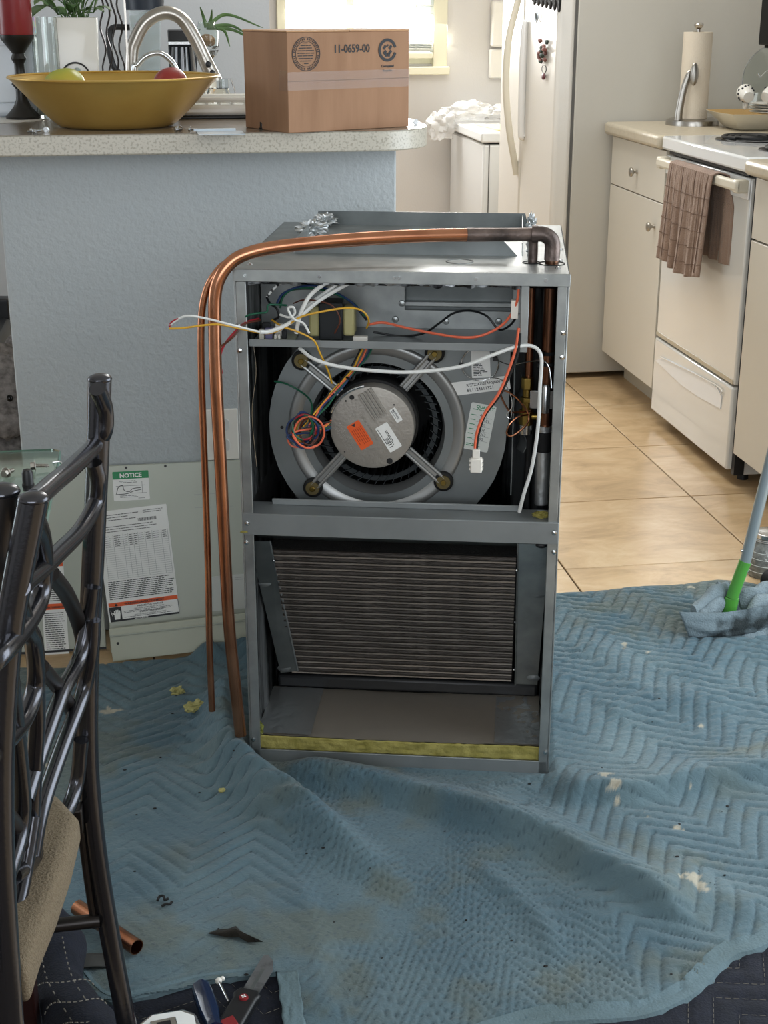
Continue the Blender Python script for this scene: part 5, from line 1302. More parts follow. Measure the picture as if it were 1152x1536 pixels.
# lower cover strip in front
pt = PX(166, 990, 1, 2.775); ptop = PX(165, 940, 1, 2.80)
pc_ = thing('cover_strip', 'low cream enamel cover strip leaning in front of the labelled panel', 'panel', (pt.x+.004, 2.778, .004)); pc_.rotation_euler = (-.20, -math.radians(3.6), 0)
obj('sheet', B().box(0, .352, 0, .007, 0, .070), panel_c, pc_, bev=.0015)
obj('bent_ridge', B().box(0, .352, -.003, .002, .053, .057), panel_m, pc_, bev=.001)
obj('screw_hole', B().cyl((.015,-.0006,.038),(.015,.001,.038),.003,12), black_p, pc_)
# second panel behind left
pb = thing('access_panel', 'pale grey enamel panel with two warning labels leaning behind the metal chair', 'panel', (-.66, 2.845, .004)); pb.rotation_euler = (-math.atan2(.085, LH), 0, 0)
obj('sheet', B().box(0, .495, 0, .009, 0, LH+.004), panel_m, pb, bev=.002)
obj('bottom_gap_line', B().box(0, .495, -.002, .0, 0, .005), black_p, pb)  # black strip stands in for the dark gap under the panel
Mpb = world_matrix(pb).inverted()
def pb_pt(px, py):
    o = Mpb @ Vector((0,0,H)); d = Mpb.to_3x3() @ _dir(px, py); t = (-.0004-o.y)/d.y; return o+d*t
a, b_, c_ = pb_pt(68,988), pb_pt(98,986), pb_pt(62,842)
F = frame(a, b_-a, c_-a); w1, h1 = .050, (c_-a).length
decal('caution_label', F, w1, h1, paper, pb, .002)
obj('orange_band', B().box(.001, w1-.001, h1*.5, h1*.56, .0006, .001, F).box(.001, w1-.001, h1*.94, h1*.99, .0006, .001, F), orange, pb)
text('label_words', 'AVERTISSEMENT', .0055, F, ink, pb, .004, h1*.515, z=.0011, bold=.0002); text('label_words', 'WARNING', .0060, F, ink, pb, .008, h1*.95, z=.0011, bold=.0002)
bars('print', F, lines(.004, h1*.46, w1*.85, 18, .0045, .0016, .2, 8)+lines(.004, h1*.76, w1*.85, 9, .0045, .0016, .2, 9)+[(.018, h1*.83, .018, h1*.09)], ink, pb)
a = pb_pt(53, 735); F = frame(a, (1,0,0), (0,0,1)); decal('small_label', F, .055, .060, paper_g, pb, .003); bars('print', F, lines(.004,.052,.045,8,.006,.0012,.3,3), ink_l, pb)
print('panels ok')

# ================================================================ BLUE MOVING BLANKET
def F0(px, py, z=.01): p = PX(px, py, 2, z); return (p.x, p.y)
back = [(-.75,2.80),(-.45,2.79),F0(110,996),F0(166,993),F0(300,978),F0(330,958),F0(362,950),(.20,2.84),(.55,2.93),F0(838,887),F0(960,877),F0(1078,867),(1.33,3.0),(1.40,2.93),(1.8,2.90)]
front = [(-.75,2.05),(-.60,1.95),(-.42,1.80),(-.3,1.66),(-.15,1.55),(.0,1.50),(.3,1.50),(.44,1.535),F0(842,1534),F0(978,1521),F0(1040,1493),F0(1065,1470),F0(1103,1434),F0(1152,1416),(1.0,1.76),(1.4,1.85),(1.8,1.9)]
bx_ = np.array([p[0] for p in back]); by_ = np.array([p[1] for p in back])
front.sort(key=lambda p: p[0]); fx_ = np.array([p[0] for p in front]); fy_ = np.array([p[1] for p in front])
xs = np.concatenate([np.arange(-.60, 1.62, .0042)]); nt_ = 400
ts = np.linspace(0, 1, nt_)
yb = np.interp(xs, bx_, by_)+.004*np.sin(xs*31); yf = np.interp(xs, fx_, fy_)+.003*np.sin(xs*43+1)
XX = np.repeat(xs[:, None], nt_, 1); YY = yf[:, None]+(yb-yf)[:, None]*ts[None, :]
def vnoise(x, y, seed=0):
    r = np.random.RandomState(seed); G = r.rand(256, 256)
    xi = np.floor(x).astype(int); yi = np.floor(y).astype(int); fx = x-xi; fy = y-yi
    fx = fx*fx*(3-2*fx); fy = fy*fy*(3-2*fy); g = lambda a, b: G[a % 256, b % 256]
    return (g(xi,yi)*(1-fx)*(1-fy)+g(xi+1,yi)*fx*(1-fy)+g(xi,yi+1)*(1-fx)*fy+g(xi+1,yi+1)*fx*fy)
def pdist(x, y, P):
    best = np.full(x.shape, 9.0); tt = np.zeros(x.shape); sg = np.zeros(x.shape)
    seg = [math.dist(P[i], P[i+1]) for i in range(len(P)-1)]; tot = sum(seg); acc = 0
    for i in range(len(P)-1):
        ax, ay = P[i]; bx2, by2 = P[i+1]; dx, dy = bx2-ax, by2-ay; L2 = dx*dx+dy*dy
        t = np.clip(((x-ax)*dx+(y-ay)*dy)/L2, 0, 1); d = np.hypot(x-ax-t*dx, y-ay-t*dy); m = d < best
        s = np.sign((x-ax)*dy-(y-ay)*dx)   # >0 = front/right side
        best = np.where(m, d, best); tt = np.where(m, (acc+t*seg[i])/tot, tt); sg = np.where(m, s, sg); acc += seg[i]
    return best*sg, tt
def ridge(P, a, wf, wb_, tap=(.1, .2), z=.02):
    P = [tuple(v)[:2] for v in catmull([Vector((*F0(px, py, z), 0)) for px, py in P], 6)]
    d, t = pdist(XX, YY, P); w_ = np.where(d > 0, wf, wb_)
    e = np.clip(t/tap[0], 0, 1)*np.clip((1-t)/tap[1], 0, 1)
    return a*np.exp(-(d/w_)**2)*(e*e*(3-2*e))
h = np.zeros(XX.shape)+.006
h += .016*(vnoise(XX*3.2+5, YY*3.2, 1)-.4)+.009*(vnoise(XX*8, YY*9, 2)-.5)
R_ = [ridge([(346,1020),(334,1075),(345,1128),(385,1168),(440,1205),(510,1250),(580,1305),(640,1360)], .060, .042, .034, (.10,.5)),
      ridge([(395,1142),(470,1162),(560,1175),(640,1196),(730,1226),(820,1262),(900,1306),(980,1348),(1060,1392)], .042, .022, .060, (.12,.12)),
      ridge([(826,1192),(880,1184),(950,1187),(1030,1172),(1100,1162),(1180,1150),(1260,1120)], .032, .022, .080, (.1,.05)),
      ridge([(285,985),(330,970),(370,972),(420,985)], .040, .05, .03, (.2,.2)),
      ridge([(700,1275),(770,1330),(815,1380),(840,1450)], .010, .02, .02, (.2,.3)),
      ridge([(440,1290),(470,1380),(480,1470),(490,1530)], .009, .03, .02, (.2,.1)),
      ridge([(1000,1290),(1060,1330),(1160,1370)], .010, .04, .04),
      ridge([(150,1120),(230,1160),(330,1180)], .006, .03, .05),
      ridge([(870,960),(930,990),(960,1040)], .010, .05, .04), ridge([(900,1060),(1000,1040),(1120,1060)], .009, .05, .05)]
for r in R_: h += r
# puckered bunching near ridge 1
d1_, t1_ = pdist(XX, YY, [F0(352,1010),F0(345,1120),F0(440,1195)])
pk = np.exp(-((d1_-.055)/.05)**2); h += pk*.004*np.sin(YY*150+XX*60+3*vnoise(XX*12,YY*12,9))
# quilting: zig-zag stitch lines, axis bending from left to right
wxn = XX+.03*(vnoise(XX*4, YY*4, 21)-.5)+.012*(vnoise(XX*11, YY*11, 22)-.5); wyn = YY+.05*(vnoise(XX*3.1, YY*3.1, 23)-.5)+.015*(vnoise(XX*10, YY*10, 24)-.5)
slope = lambda x: -.18+.54*np.clip((x-.15)/.45, 0, 1)
xi = np.linspace(-1, 2, 600); integ = np.cumsum(slope(xi))*(xi[1]-xi[0])
V = wyn-np.interp(wxn, xi, integ)
PER, AMP, SP = .200, .100, .038
th_ = np.arctan(slope(wxn)); sk = wxn/np.cos(th_)+V*np.sin(th_)
tri = 2*np.abs((sk/PER) % 1-.5)
lf = (V*np.cos(th_)+AMP*tri)/SP; fr = np.abs((lf % 1)-.5)*2          # 1 at the stitch line
flat = np.clip(.25+1.5*vnoise(XX*2.2+9, YY*2.2, 31), .25, 1)
soft = np.clip(.75+(YY-1.9)*.6, .75, 1.0)
qa = .0066*flat*np.clip(.75+(XX-.2)*.6, .8, 1.2)*soft
h += qa*(1-fr**4)-.0015
# fine wrinkles pulled across the quilting
wr = vnoise(XX*55+YY*12, YY*190-XX*45, 41); wr2 = vnoise(XX*120, YY*230, 42)
h += (.0034*(wr-.5)+.0014*(wr2-.5))*np.clip(.45+(YY-2.1)*1.6, .4, 1)*np.clip(.5+(XX)*.9, .6, 1.4)
# flatten at edges, under the cabinet and under the panels
ed = np.minimum((YY-yf[:, None])/.03, (yb[:, None]-YY)/.02); h = np.where(ed < 1, .004+(h-.004)*np.clip(ed, .15, 1), h)
c_, s_ = math.cos(UA), math.sin(UA); lx = (XX-UO.x)*c_+(YY-UO.y)*s_; ly = -(XX-UO.x)*s_+(YY-UO.y)*c_
ins = np.minimum.reduce([lx+.004, W+.004-lx, ly+.006, D-ly]); k_ = np.clip(ins/.012+.6, 0, 1); h = h*(1-k_)+.006*k_
pm = np.clip((YY-2.755)/.02, 0, 1)*((XX > -.75) & (XX < .37)) * np.where(XX>-.02, np.clip(1-(XX+.02)/.08,.45,1),1); h = h*(1-pm)+.003*pm
h = np.maximum(h, .0025)
nx = len(xs); verts = np.stack([XX, YY, h], -1).reshape(-1, 3)
notch = [(-.75,2.1),(-.60,1.98),(-.42,1.84),F0(75,1400),F0(108,1455),F0(150,1502),F0(200,1503),F0(300,1478),F0(414,1463),F0(420,1466)]
nyl = np.interp(XX, [p[0] for p in notch], [p[1] for p in notch])+.003*np.sin(XX*60); nyl = np.where(XX > F0(420,1500)[0]+.002, -9, nyl)
keep = (YY >= nyl); h = np.where((YY < nyl+.03) & (YY > nyl-.03), np.clip(h, .013, .016), h); 
ny2 = np.interp(XX, [p[0] for p in notch], [p[1] for p in notch]); rmp = np.clip(1-(YY-ny2-.10)/.16, 0, 1)*np.clip((.12+F0(420,1500)[0]-XX)/.12, 0, 1)
rmp = rmp*rmp*(3-2*rmp); h = np.where(YY > ny2-.25, np.maximum(h, h*(1-rmp)+np.maximum(h*.45+.0085, .013)*rmp), h)
verts = np.stack([XX, YY, h], -1).reshape(-1, 3)
ii = np.arange(nx-1)[:, None]*nt_+np.arange(nt_-1)[None, :]; ii = ii[keep[:-1, :-1] & keep[1:, :-1] & keep[:-1, 1:] & keep[1:, 1:]]; faces = np.stack([ii, ii+nt_, ii+nt_+1, ii+1], -1).reshape(-1, 4)
bm_ = bpy.data.meshes.new('quilted_cloth'); bm_.vertices.add(len(verts)); bm_.vertices.foreach_set('co', verts.ravel())
bm_.loops.add(faces.size); bm_.loops.foreach_set('vertex_index', faces.ravel().astype(np.int32)); bm_.polygons.add(len(faces))
bm_.polygons.foreach_set('loop_start', np.arange(0, faces.size, 4, dtype=np.int32)); bm_.polygons.foreach_set('loop_total', np.full(len(faces), 4, dtype=np.int32))
bm_.update(calc_edges=True); bm_.validate(); bm_.polygons.foreach_set('use_smooth', [True]*len(bm_.polygons))
# attributes: stitch mask and cream paint flecks
sm_ = np.clip((fr-.84)/.12, 0, 1)*(np.sin((wxn*.7+wyn)*900) > -.2)
paint = np.zeros(XX.shape)
for (px, py, r) in ((912,1172,.018),(918,1188,.014),(925,1200,.010),(1030,1183,.010),(960,1215,.012),(970,1221,.008),(1016,1238,.012),(1034,1325,.022),(1048,1333,.018),(1062,1340,.010),(168,1055,.020),(155,1058,.014),(1044,962,.0),(938,965,.012),(970,975,.01),(80,1133,.02),(1052,1080,.008),(1125,870,.01),(1038,872,.012),(345,1258,.004)):
    if not r: continue
    fx0, fy0 = F0(px, py, .02); d = np.hypot(XX-fx0, (YY-fy0)*1.0)
    paint = np.maximum(paint, np.clip((r*(-.1+1.4*vnoise(XX*110, YY*110, 51))-d)/.004, 0, 1))
stain = np.clip((vnoise(XX*4+3, YY*5, 61)*.55+vnoise(XX*14, YY*16, 62)*.3+vnoise(XX*50, YY*50, 63)*.15-.50)/.16, 0, 1)
for (px, py, r, a_) in ((285,1270,.05,.7),(640,1205,.03,.6),(395,1215,.04,.3),(720,1210,.04,.5),(850,1290,.05,.35),(900,1470,.06,.5),(1100,1180,.05,.5),(870,930,.04,.6),(340,1085,.02,.5)):
    fx0, fy0 = F0(px, py, .02); d = np.hypot(XX-fx0, YY-fy0); stain = np.maximum(stain, a_*np.clip(1.3-d/r, 0, 1)*(.4+vnoise(XX*30, YY*30, 64)))
speck = (vnoise(XX*230, YY*230, 71) > .985).astype(float)*0
for nm, arr in (('stitch', sm_), ('paint', paint), ('stain', stain)):
    at_ = bm_.attributes.new(nm, 'FLOAT', 'POINT'); at_.data.foreach_set('value', arr.reshape(-1).astype(np.float32))
def blanket_mat():
    m = bpy.data.materials.new('blue_moving_blanket'); m.use_nodes = True; t = m.node_tree; p = t.nodes['Principled BSDF']; N = t.nodes.new; L = t.links.new
    tc = N('ShaderNodeTexCoord'); n = N('ShaderNodeTexNoise'); n.inputs['Scale'].default_value = 5; n.inputs['Detail'].default_value = 6; L(tc.outputs['Object'], n.inputs['Vector'])
    r = N('ShaderNodeValToRGB'); r.color_ramp.elements[0].position = .35; r.color_ramp.elements[1].position = .68; r.color_ramp.elements[0].color = lin('#465e69'); r.color_ramp.elements[1].color = lin('#5a6f76'); L(n.outputs[0], r.inputs[0])
    cur = r.outputs[0]
    def mix(attr, col, k):
        nonlocal cur
        a = N('ShaderNodeAttribute'); a.attribute_name = attr; mu = N('ShaderNodeMath'); mu.operation = 'MULTIPLY'; mu.inputs[1].default_value = k; L(a.outputs['Fac'], mu.inputs[0])
        x = N('ShaderNodeMix'); x.data_type = 'RGBA'; x.inputs[7].default_value = lin(col); L(mu.outputs[0], x.inputs[0]); L(cur, x.inputs[6]); cur = x.outputs[2]
    mix('stain', '#585a48', .5); mix('stitch', '#2f404c', .6); mix('paint', '#a8a290', .85)
    n2 = N('ShaderNodeTexNoise'); n2.inputs['Scale'].default_value = 70; n2.inputs['Detail'].default_value = 7; n2.inputs['Roughness'].default_value = .65; n2.inputs['Distortion'].default_value = .8; L(tc.outputs['Object'], n2.inputs['Vector'])
    b = N('ShaderNodeBump'); b.inputs['Strength'].default_value = .75; b.inputs['Distance'].default_value = .004; L(n2.outputs[0], b.inputs['Height']); L(b.outputs[0], p.inputs['Normal'])
    L(cur, p.inputs['Base Color']); p.inputs['Roughness'].default_value = .92; p.inputs['Sheen Weight'].default_value = .15; p.inputs['Specular IOR Level'].default_value = .25
    return m
bk = thing('moving_blanket', 'large rumpled blue-grey quilted moving blanket spread over the tiled floor', 'blanket', (.5, 2.3, 0))
bm_.materials.append(blanket_mat()); bm_.transform(Matrix.Translation((-.5,-2.3,0)))
bo = bpy.data.objects.new('quilted_cloth', bm_); COL.objects.link(bo); bo.parent = bk
# binding tape along the front edge
def zof(x, y):
    i = int(np.clip(round((x-xs[0])/.0042), 0, nx-1)); j = int(np.clip(round((y-yf[i])/(yb[i]-yf[i])*(nt_-1)), 0, nt_-1)); return float(h[i, j])
def hem(name, P, wd, amp=.0015):
    P = catmull([Vector((p[0], p[1], 0)) for p in P], 8); b = B(); n = 7
    for i, p in enumerate(P):
        d = (P[min(i+1, len(P)-1)]-P[max(i-1, 0)]).normalized(); s = Vector((-d.y, d.x, 0))
        for k in range(n):
            u = k/(n-1); q = p+s*wd*(u-.15); z = .004+.009*math.sin(PI*min(1, u*1.1+.05))**.5+amp*noise.noise(Vector((i*.35, k*.4, 0)))
            if u > .6: z = max(z, zof(q.x, q.y)+.001)
            if k == 0: z = .0015
            b.v.append((q.x, q.y, z))
    for i in range(len(P)-1):
        for k in range(n-1): a = i*n+k; b.f.append((a, a+n, a+n+1, a+1))
    return obj(name, b, hem_m, bk, world=True)
hem('binding_tape', [(-.62,1.99),(-.50,1.92)]+[(p[0], p[1]+.004) for p in notch[2:-1]], .016)
hem('binding_tape', [(.30,1.502),(.44,1.535),F0(842,1534),F0(920,1529),F0(978,1521),F0(1040,1493),F0(1065,1470),F0(1103,1434),F0(1152,1416),(1.0,1.76),(1.2,1.80)], .034)
hem('binding_tape', [(F0(432,1466)[0]-.006,F0(432,1466)[1]), (F0(432,1500)[0]-.006, F0(432,1500)[1]), (F0(432,1536)[0]-.006,1.56),(F0(432,1560)[0]-.006,1.50)], .034) if False else None
b = B(); xa, xb_ = F0(420,1500)[0], F0(452,1500)[0]; ya, yb2 = F0(440,1463)[1], 1.50
b.sheet(lambda u,v: (xa+(xb_-xa)*u+.002*noise.noise(Vector((u*3,v*9,0))), yb2+(ya-yb2)*v, max(zof(xa+(xb_-xa)*u, yb2+(ya-yb2)*v), .008)+.004+.0015*noise.noise(Vector((u*5,v*12,2)))), 10, 40)
obj('binding_tape', b, hem_m, bk, world=True, thick=.002)

# ---------------- navy blankets
def navy_piece(name, label, outline, z0, parent_loc, ang, seed, amp=.004, res=.006, per=.16, sp=.045, mi=navy, extra=None):
    t = thing(name, label, 'blanket', parent_loc)
    xs_ = [p[0] for p in outline]; ys_ = [p[1] for p in outline]
    X = np.arange(min(xs_), max(xs_)+res, res); Y = np.arange(min(ys_), max(ys_)+res, res); b = B(); idx = {}
    def inside(x, y):
        c = False; n = len(outline)
        for i in range(n):
            x1, y1 = outline[i]; x2, y2 = outline[(i+1) % n]
            if (y1 > y) != (y2 > y) and x < (x2-x1)*(y-y1)/(y2-y1)+x1: c = not c
        return c
    G = {}
    for i, x in enumerate(X):
        for j, y in enumerate(Y):
            if inside(x, y): 
                ca, sa = math.cos(ang), math.sin(ang); u, v = x*ca+y*sa, -x*sa+y*ca
                f = abs(((v+.07*2*abs((u/per) % 1-.5))/sp) % 1-.5)*2
                z = z0+amp*(1-f**4)+.002*noise.noise(Vector((x*7, y*7, seed)))
                if extra: z += extra(x, y)
                G[(i, j)] = len(b.v); b.v.append((x-parent_loc[0], y-parent_loc[1], z-parent_loc[2]))
    for (i, j), a in G.items():
        if (i+1, j) in G and (i, j+1) in G and (i+1, j+1) in G: b.f.append((a, G[(i+1, j)], G[(i+1, j+1)], G[(i, j+1)]))
    obj('quilted_cloth', b, mi, t, thick=.002, smooth=80)
    # thread lines
    ca, sa = math.cos(ang), math.sin(ang); tb_ = B(); cnt = 0
    vmin = min(-x*sa+y*ca for x, y in outline); vmax = max(-x*sa+y*ca for x, y in outline)+.1
    umin = min(x*ca+y*sa for x, y in outline); umax = max(x*ca+y*sa for x, y in outline)
    k = math.floor(vmin/sp)
    while k*sp < vmax:
        u = umin
        while u < umax:
            def P(u):
                v = (k)*sp-.07*2*abs((u/per) % 1-.5); x, y = u*ca-v*sa, u*sa+v*ca
                z = z0+.0035+.002*noise.noise(Vector((x*7, y*7, seed)))+(extra(x, y) if extra else 0); return x, y, z
            a, c2 = P(u), P(u+.006)
            if inside(a[0], a[1]) and inside(c2[0], c2[1]): tb_.tube([(a[0]-parent_loc[0],a[1]-parent_loc[1],a[2]-parent_loc[2]),(c2[0]-parent_loc[0],c2[1]-parent_loc[1],c2[2]-parent_loc[2])], .0004, 3, 0, caps=False)
            u += .009
        k += 1
    o_ = obj('stitching', tb_, thread, t, smooth=0)
    return t
yF = 1.42
navy_piece('navy_blanket', 'dark navy quilted blanket showing under the hem at the bottom right', [(.46,1.40),(1.5,1.40),(1.5,1.86),(1.05,1.80),(.84,1.74),(.74,1.66),(.60,1.57),(.46,1.55)], .002, (.9,1.6,0), .5, 3)
navy_piece('navy_blanket', 'dark navy quilted blanket under the hand tools at the bottom left', [(-.62,1.30),(.115,1.30),(.118,1.75),(.03,1.76),(-.09,1.76),(-.20,1.76),(-.40,1.85),(-.62,1.95)], .002, (-.1,1.5,0), -.35, 5)
# rolled navy blanket by the chair
def roll(u, v):
    px = 60+ (0) ; return None
P = [PX(75,1392,2,.05), PX(92,1425,2,.05), PX(100,1460,2,.05), PX(112,1500,2,.05), PX(150,1560,2,.05), PX(190,1620,2,.05)]
t = thing('rolled_blanket', 'bunched navy blanket roll with pale stitching beside the chair seat', 'blanket', (P[2].x, P[2].y, 0))
b = B().tube([(p.x-.012, p.y, .052) for p in P], lambda q: .036+.006*math.sin(q*9), 26, 8, flat=1.1); b.v = [tuple(Vector(v)+Vector((1,1,1))*.004*noise.noise(Vector(v)*22)) for v in b.v]
obj('roll_body', b, navy, t, world=True)
for off in (-.018, .014):
    Pq = catmull([(p.x-.012+off, p.y-.01, .052+math.sqrt(.041**2-off**2-.0001)) for p in P], 14); b = B()
    for i in range(0, len(Pq)-2, 3): b.tube(Pq[i:i+2], .0009, 4, 0)
    obj('stitching', b, thread, t, world=True)
b = B()
for k, c0 in enumerate((P[3], P[3].lerp(P[4], .5), P[4])):
    for i in range(14):
        a0 = PI*.15+i*.055*PI; a1 = a0+.03*PI; q = lambda a: (c0.x-.012+.043*math.cos(a), c0.y-.01+.01*math.sin(a*3), .052+.043*math.sin(a))
        b.tube([q(a0), q(a1)], .001, 4, 0)
obj('stitching', b, thread, t, world=True)
print('blankets ok')

# ================================================================ GLASS TABLE
tc0 = PX(91, 672, 2, .74)
gt = thing('glass_table', 'clear glass topped dining table corner behind the chairs at the left', 'table', (-.6, 1.65, 0))
obj('glass_top', B().prism([(-1.05-.0,1.44),(tc0.x-.03,1.44),(tc0.x,1.47),(tc0.x,tc0.y-.01),(tc0.x-.01,tc0.y),(-1.05,tc0.y)], .730, .740, Matrix.Translation((0,0,0))), glass_g, gt, world=True, bev=.001)
obj('glass_edge', B().box(tc0.x-.0006,tc0.x+.0004,1.47,tc0.y-.012,.7305,.7395).box(-1.05,tc0.x-.012,tc0.y-.0004,tc0.y+.0004,.7305,.7395), glass_edge, gt, world=True)
lg = []
for (x, y) in ((-.235,1.60),(-.98,1.50),(-.98,1.80)):
    obj('leg', B().box(x-.022, x+.022, y-.022, y+.022, .0135, .722), mat('dark_cherry_wood','#2a1512',.35,coat=.3), gt, world=True, bev=.003)
    obj('rubber_pad', B().cyl((x,y,.722),(x,y,.730),.015), rubber, gt, world=True)
p = PX(96, 700, 2, .735)
obj('edge_clip', B().tube([(tc0.x-.006,p.y,.7415),(tc0.x+.004,p.y,.741),(tc0.x+.005,p.y,.728),(tc0.x-.004,p.y,.7275)], .0016, 8, 4), steel, gt, world=True)
def tab_screw(lab, px, py, rz):
    p = PX(px, py, 2, .7405); t = thing('hex_screw', lab, 'screw', (p.x, p.y, .7405), rz)
    obj('hex_head', B().cyl((0,0,.006),(.0055,0,.006),.0052,6).cyl((.0055,0,.006),(.0065,0,.006),.0068,20), brushed, t, bev=.0005)
    obj('thread', B().tube([(.0065+.017*i/24,0,.0062-.0015*i/24) for i in range(25)], lambda q: .0026*(1.1 if int(q*24)%2 else .8)*(1 if q<.85 else (1-q)*5+.25), 8, 0), brushed, t)
tab_screw('hex head screw on the glass table nearest its corner', 46, 706, .1)
tab_screw('hex head screw on the glass table at the picture edge', 6, 718, 1.1)
p = PX(43, 735, 2, .7405)
t = thing('black_cylinder', 'small upright black plastic cylinder on the glass table', 'cap', (p.x, p.y, .7405))
obj('cylinder_body', B().lathe([(.0001,0),(.0068,0),(.0068,.022),(.005,.026),(.0001,.027)], 20), black_p, t)
obj('cylinder_collar', B().lathe([(.0069,.004),(.0074,.004),(.0074,.008),(.0069,.008)], 20), rubber, t)

# ================================================================ METAL CHAIRS
# back surface of the front chair: ruled surface between the two posts; top reclines towards +X
CY0, CY1 = 1.125, 1.49
FPX_ = [PX(a_, b_, 1, CY1) for a_, b_ in ((150,560),(146,700),(139,850),(132,1000),(131,1110),(136,1215),(152,1330),(168,1420),(190,1536))]
_z = [p.z for p in FPX_][::-1]; _x = [p.x for p in FPX_][::-1]
_sl = (_x[1]-_x[0])/(_z[1]-_z[0]); _z = [0.0]+_z; _x = [_x[0]-_sl*_z[1]]+_x
def fx_z(z): return float(np.interp(z, _z, _x))
def nx_z(z): return fx_z(z)-.040
def on_back(px, py, off=0, y0=CY0, y1=CY1, dx=0):
    d = _dir(px, py); o = Vector((0,0,H)); x = -.09
    for _ in range(25):
        t = (x-o.x)/d.x if abs(d.x) > 1e-6 else 1.3
        p = o+d*t; u = (p.y-y0)/(y1-y0); u = min(1.3, max(-.6, u)); xn = nx_z(p.z)*(1-u)+fx_z(p.z)*u+dx+off
        # solve on plane y for stability
        x = x*.5+xn*.5
    return p
def on_back2(px, py, off=0):
    # march along the ray until it crosses the ruled surface
    d = _dir(px, py); o = Vector((0,0,H)); prev = None
    for i in range(600):
        t = .75+i*.0022; p = o+d*t; u = (p.y-CY0)/(CY1-CY0); s = p.x-(nx_z(p.z)*(1-u)+fx_z(p.z)*u+off)
        if prev is not None and prev[0]*s <= 0 and -.75 < u < 1.25: return p
        prev = (s, p)
    return None
def bk_pts(L, off=0):
    out = []
    o0, o1 = off if isinstance(off, tuple) else (off, off)
    for i_, (px, py) in enumerate(L):
        off = o0+(o1-o0)*min(1, i_/(len(L)-1)*1.0)
        xn = 50-(py-740)*.17 if py < 1150 else -20-(py-1150)*.02; xf = 150-(py-567)*.062
        u = min(1.0, max(0.0, (px-xn)/(xf-xn))); out.append(PX(px, py, 1, CY0+(CY1-CY0)*u-off*2.0))
    return out
ch = thing('metal_chair', 'dark pewter tubular metal dining chair with woven curved back and beige seat, front left', 'chair', (-.11, 1.30, .0))
zf = [.93,.85,.75,.68,.60,.52,.45,.36,.26,.15,.022]
def post(zs, fx, y, r=.0122, dy=0): return [(fx(z), y+dy*(z), z) for z in zs]
fp = obj('back_post', B().tube(post(zf, fx_z, CY1), .0122, 18, 4), tube_m, ch, world=True)
obj('post_cap', B().ball((fx_z(.93)+.0,CY1,.930), .0128, 18, 10, (1,1,.45)), tube_m, fp, world=True)
zn = [.925]+zf[1:]
nP = [PX(a_, b_, 1, CY0) for a_, b_ in ((50,748),(40,800),(28,860),(13,950),(5,1040),(0,1150),(2,1300),(12,1480),(26,1700),(46,2000))]; nP = [p for p in nP if p.z > .02]+[Vector((-.150, CY0, .022))]
np_ = obj('back_post', B().tube(nP, .0122, 18, 4), tube_m, ch, world=True)
obj('post_cap', B().ball(nP[0], .0128, 18, 10, (1,1,.45)), tube_m, np_, world=True)
def weave(L, r, off=0, m=tube_m, par=ch):
    P = bk_pts(L, off)
    if len(P) > 1: obj('woven_bar', B().tube(P, r, 12, 7), m, par, world=True)
    else: print('weave lost', L[0])
weave([(146,583),(157,612),(157,645),(142,668),(110,700),(80,725),(60,743),(50,750)], .0090, (.006, -.006))
weave([(141,695),(147,722),(142,757),(120,796),(90,827),(66,850),(30,880)], .0088, .010)
weave([(47,768),(60,800),(65,850),(58,900),(34,944),(0,983),(-30,1010)], .0092, (.001, .024))
weave([(28,905),(40,940),(50,962),(54,1024),(36,1078),(10,1112),(-20,1140)], .0088, (.002, .016))
weave([(76,860),(100,892),(118,935),(128,985),(134,1050)], .0086, -.010, tube_d)
weave([(62,1000),(92,1038),(112,1076),(124,1110)], .0080, -.012, tube_d)
weave([(140,930),(137,980),(124,1040),(90,1130),(62,1215),(48,1290)], .0086, .008)
weave([(139,880),(132,935),(118,990),(93,1040),(62,1124),(38,1200)], .0086, .006)
weave([(122,1110),(114,1180),(86,1244),(50,1290),(20,1315)], .0086, .010)
weave([(-10,1205),(20,1234),(32,1268)], .0084, .0, tube_d)
weave([(50,1225),(36,1310),(18,1395),(0,1460),(-15,1520)], .0086, .014)
weave([(52,1290),(44,1395),(26,1460),(6,1540)], .0086, .010)
weave([(54,1010),(56,1080),(52,1150),(48,1235)], .0082, .008)
weave([(14,1010),(26,1105),(34,1225),(10,1320),(-10,1370)], .0082, .010)
# seat (faces the table, -X)
zS = .470
s0 = PX(118, 1218, 2, zS)
seat_poly = [tuple(PX(a_, b_, 2, .468))[:2] for a_, b_ in ((40,1462),(58,1402),(82,1345),(104,1280),(118,1222))]+[(-.150,1.455),(-.52,1.50),(-.56,1.46),(-.56,1.23),(-.52,1.20),(-.24,1.20)]
b = B()
st_ = obj('seat_cushion', B().prism(seat_poly, .425, zS, None), seat_m, ch, world=True, bev=.014, seg=4, label='beige fabric seat cushion')
obj('seat_frame', B().box(-.55,-.135,1.44,1.465,.405,.428).box(-.55,-.17,1.205,1.225,.405,.428).box(-.55,-.53,1.21,1.46,.405,.428), tube_d, ch, world=True, bev=.003)
obj('seat_bracket', B().box(fx_z(.42)-.034,fx_z(.42)-.008,1.462,1.484,.405,.435), tube_d, ch, world=True, bev=.002)
for y in (1.22, 1.45): obj('front_leg', B().tube([(-.53,y,.41),(-.545,y+.0,.2),(-.56,y,.016)], .0115, 14, 4), tube_d, ch, world=True)
zst = PX(110, 1393, 1, 1.47).z
obj('stretcher', B().tube([(fx_z(zst)-.008,1.482,zst),(-.54,1.45,zst+.01)], .0085, 12, 0), tube_d, ch, world=True)
obj('leg_gusset', B().tube([(fx_z(.42)-.013,1.484,.42),(fx_z(.33)-.014,1.484,.33),(fx_z(zst)-.014,1.484,zst-.01)], .0045, 8, 4), tube_d, ch, world=True)
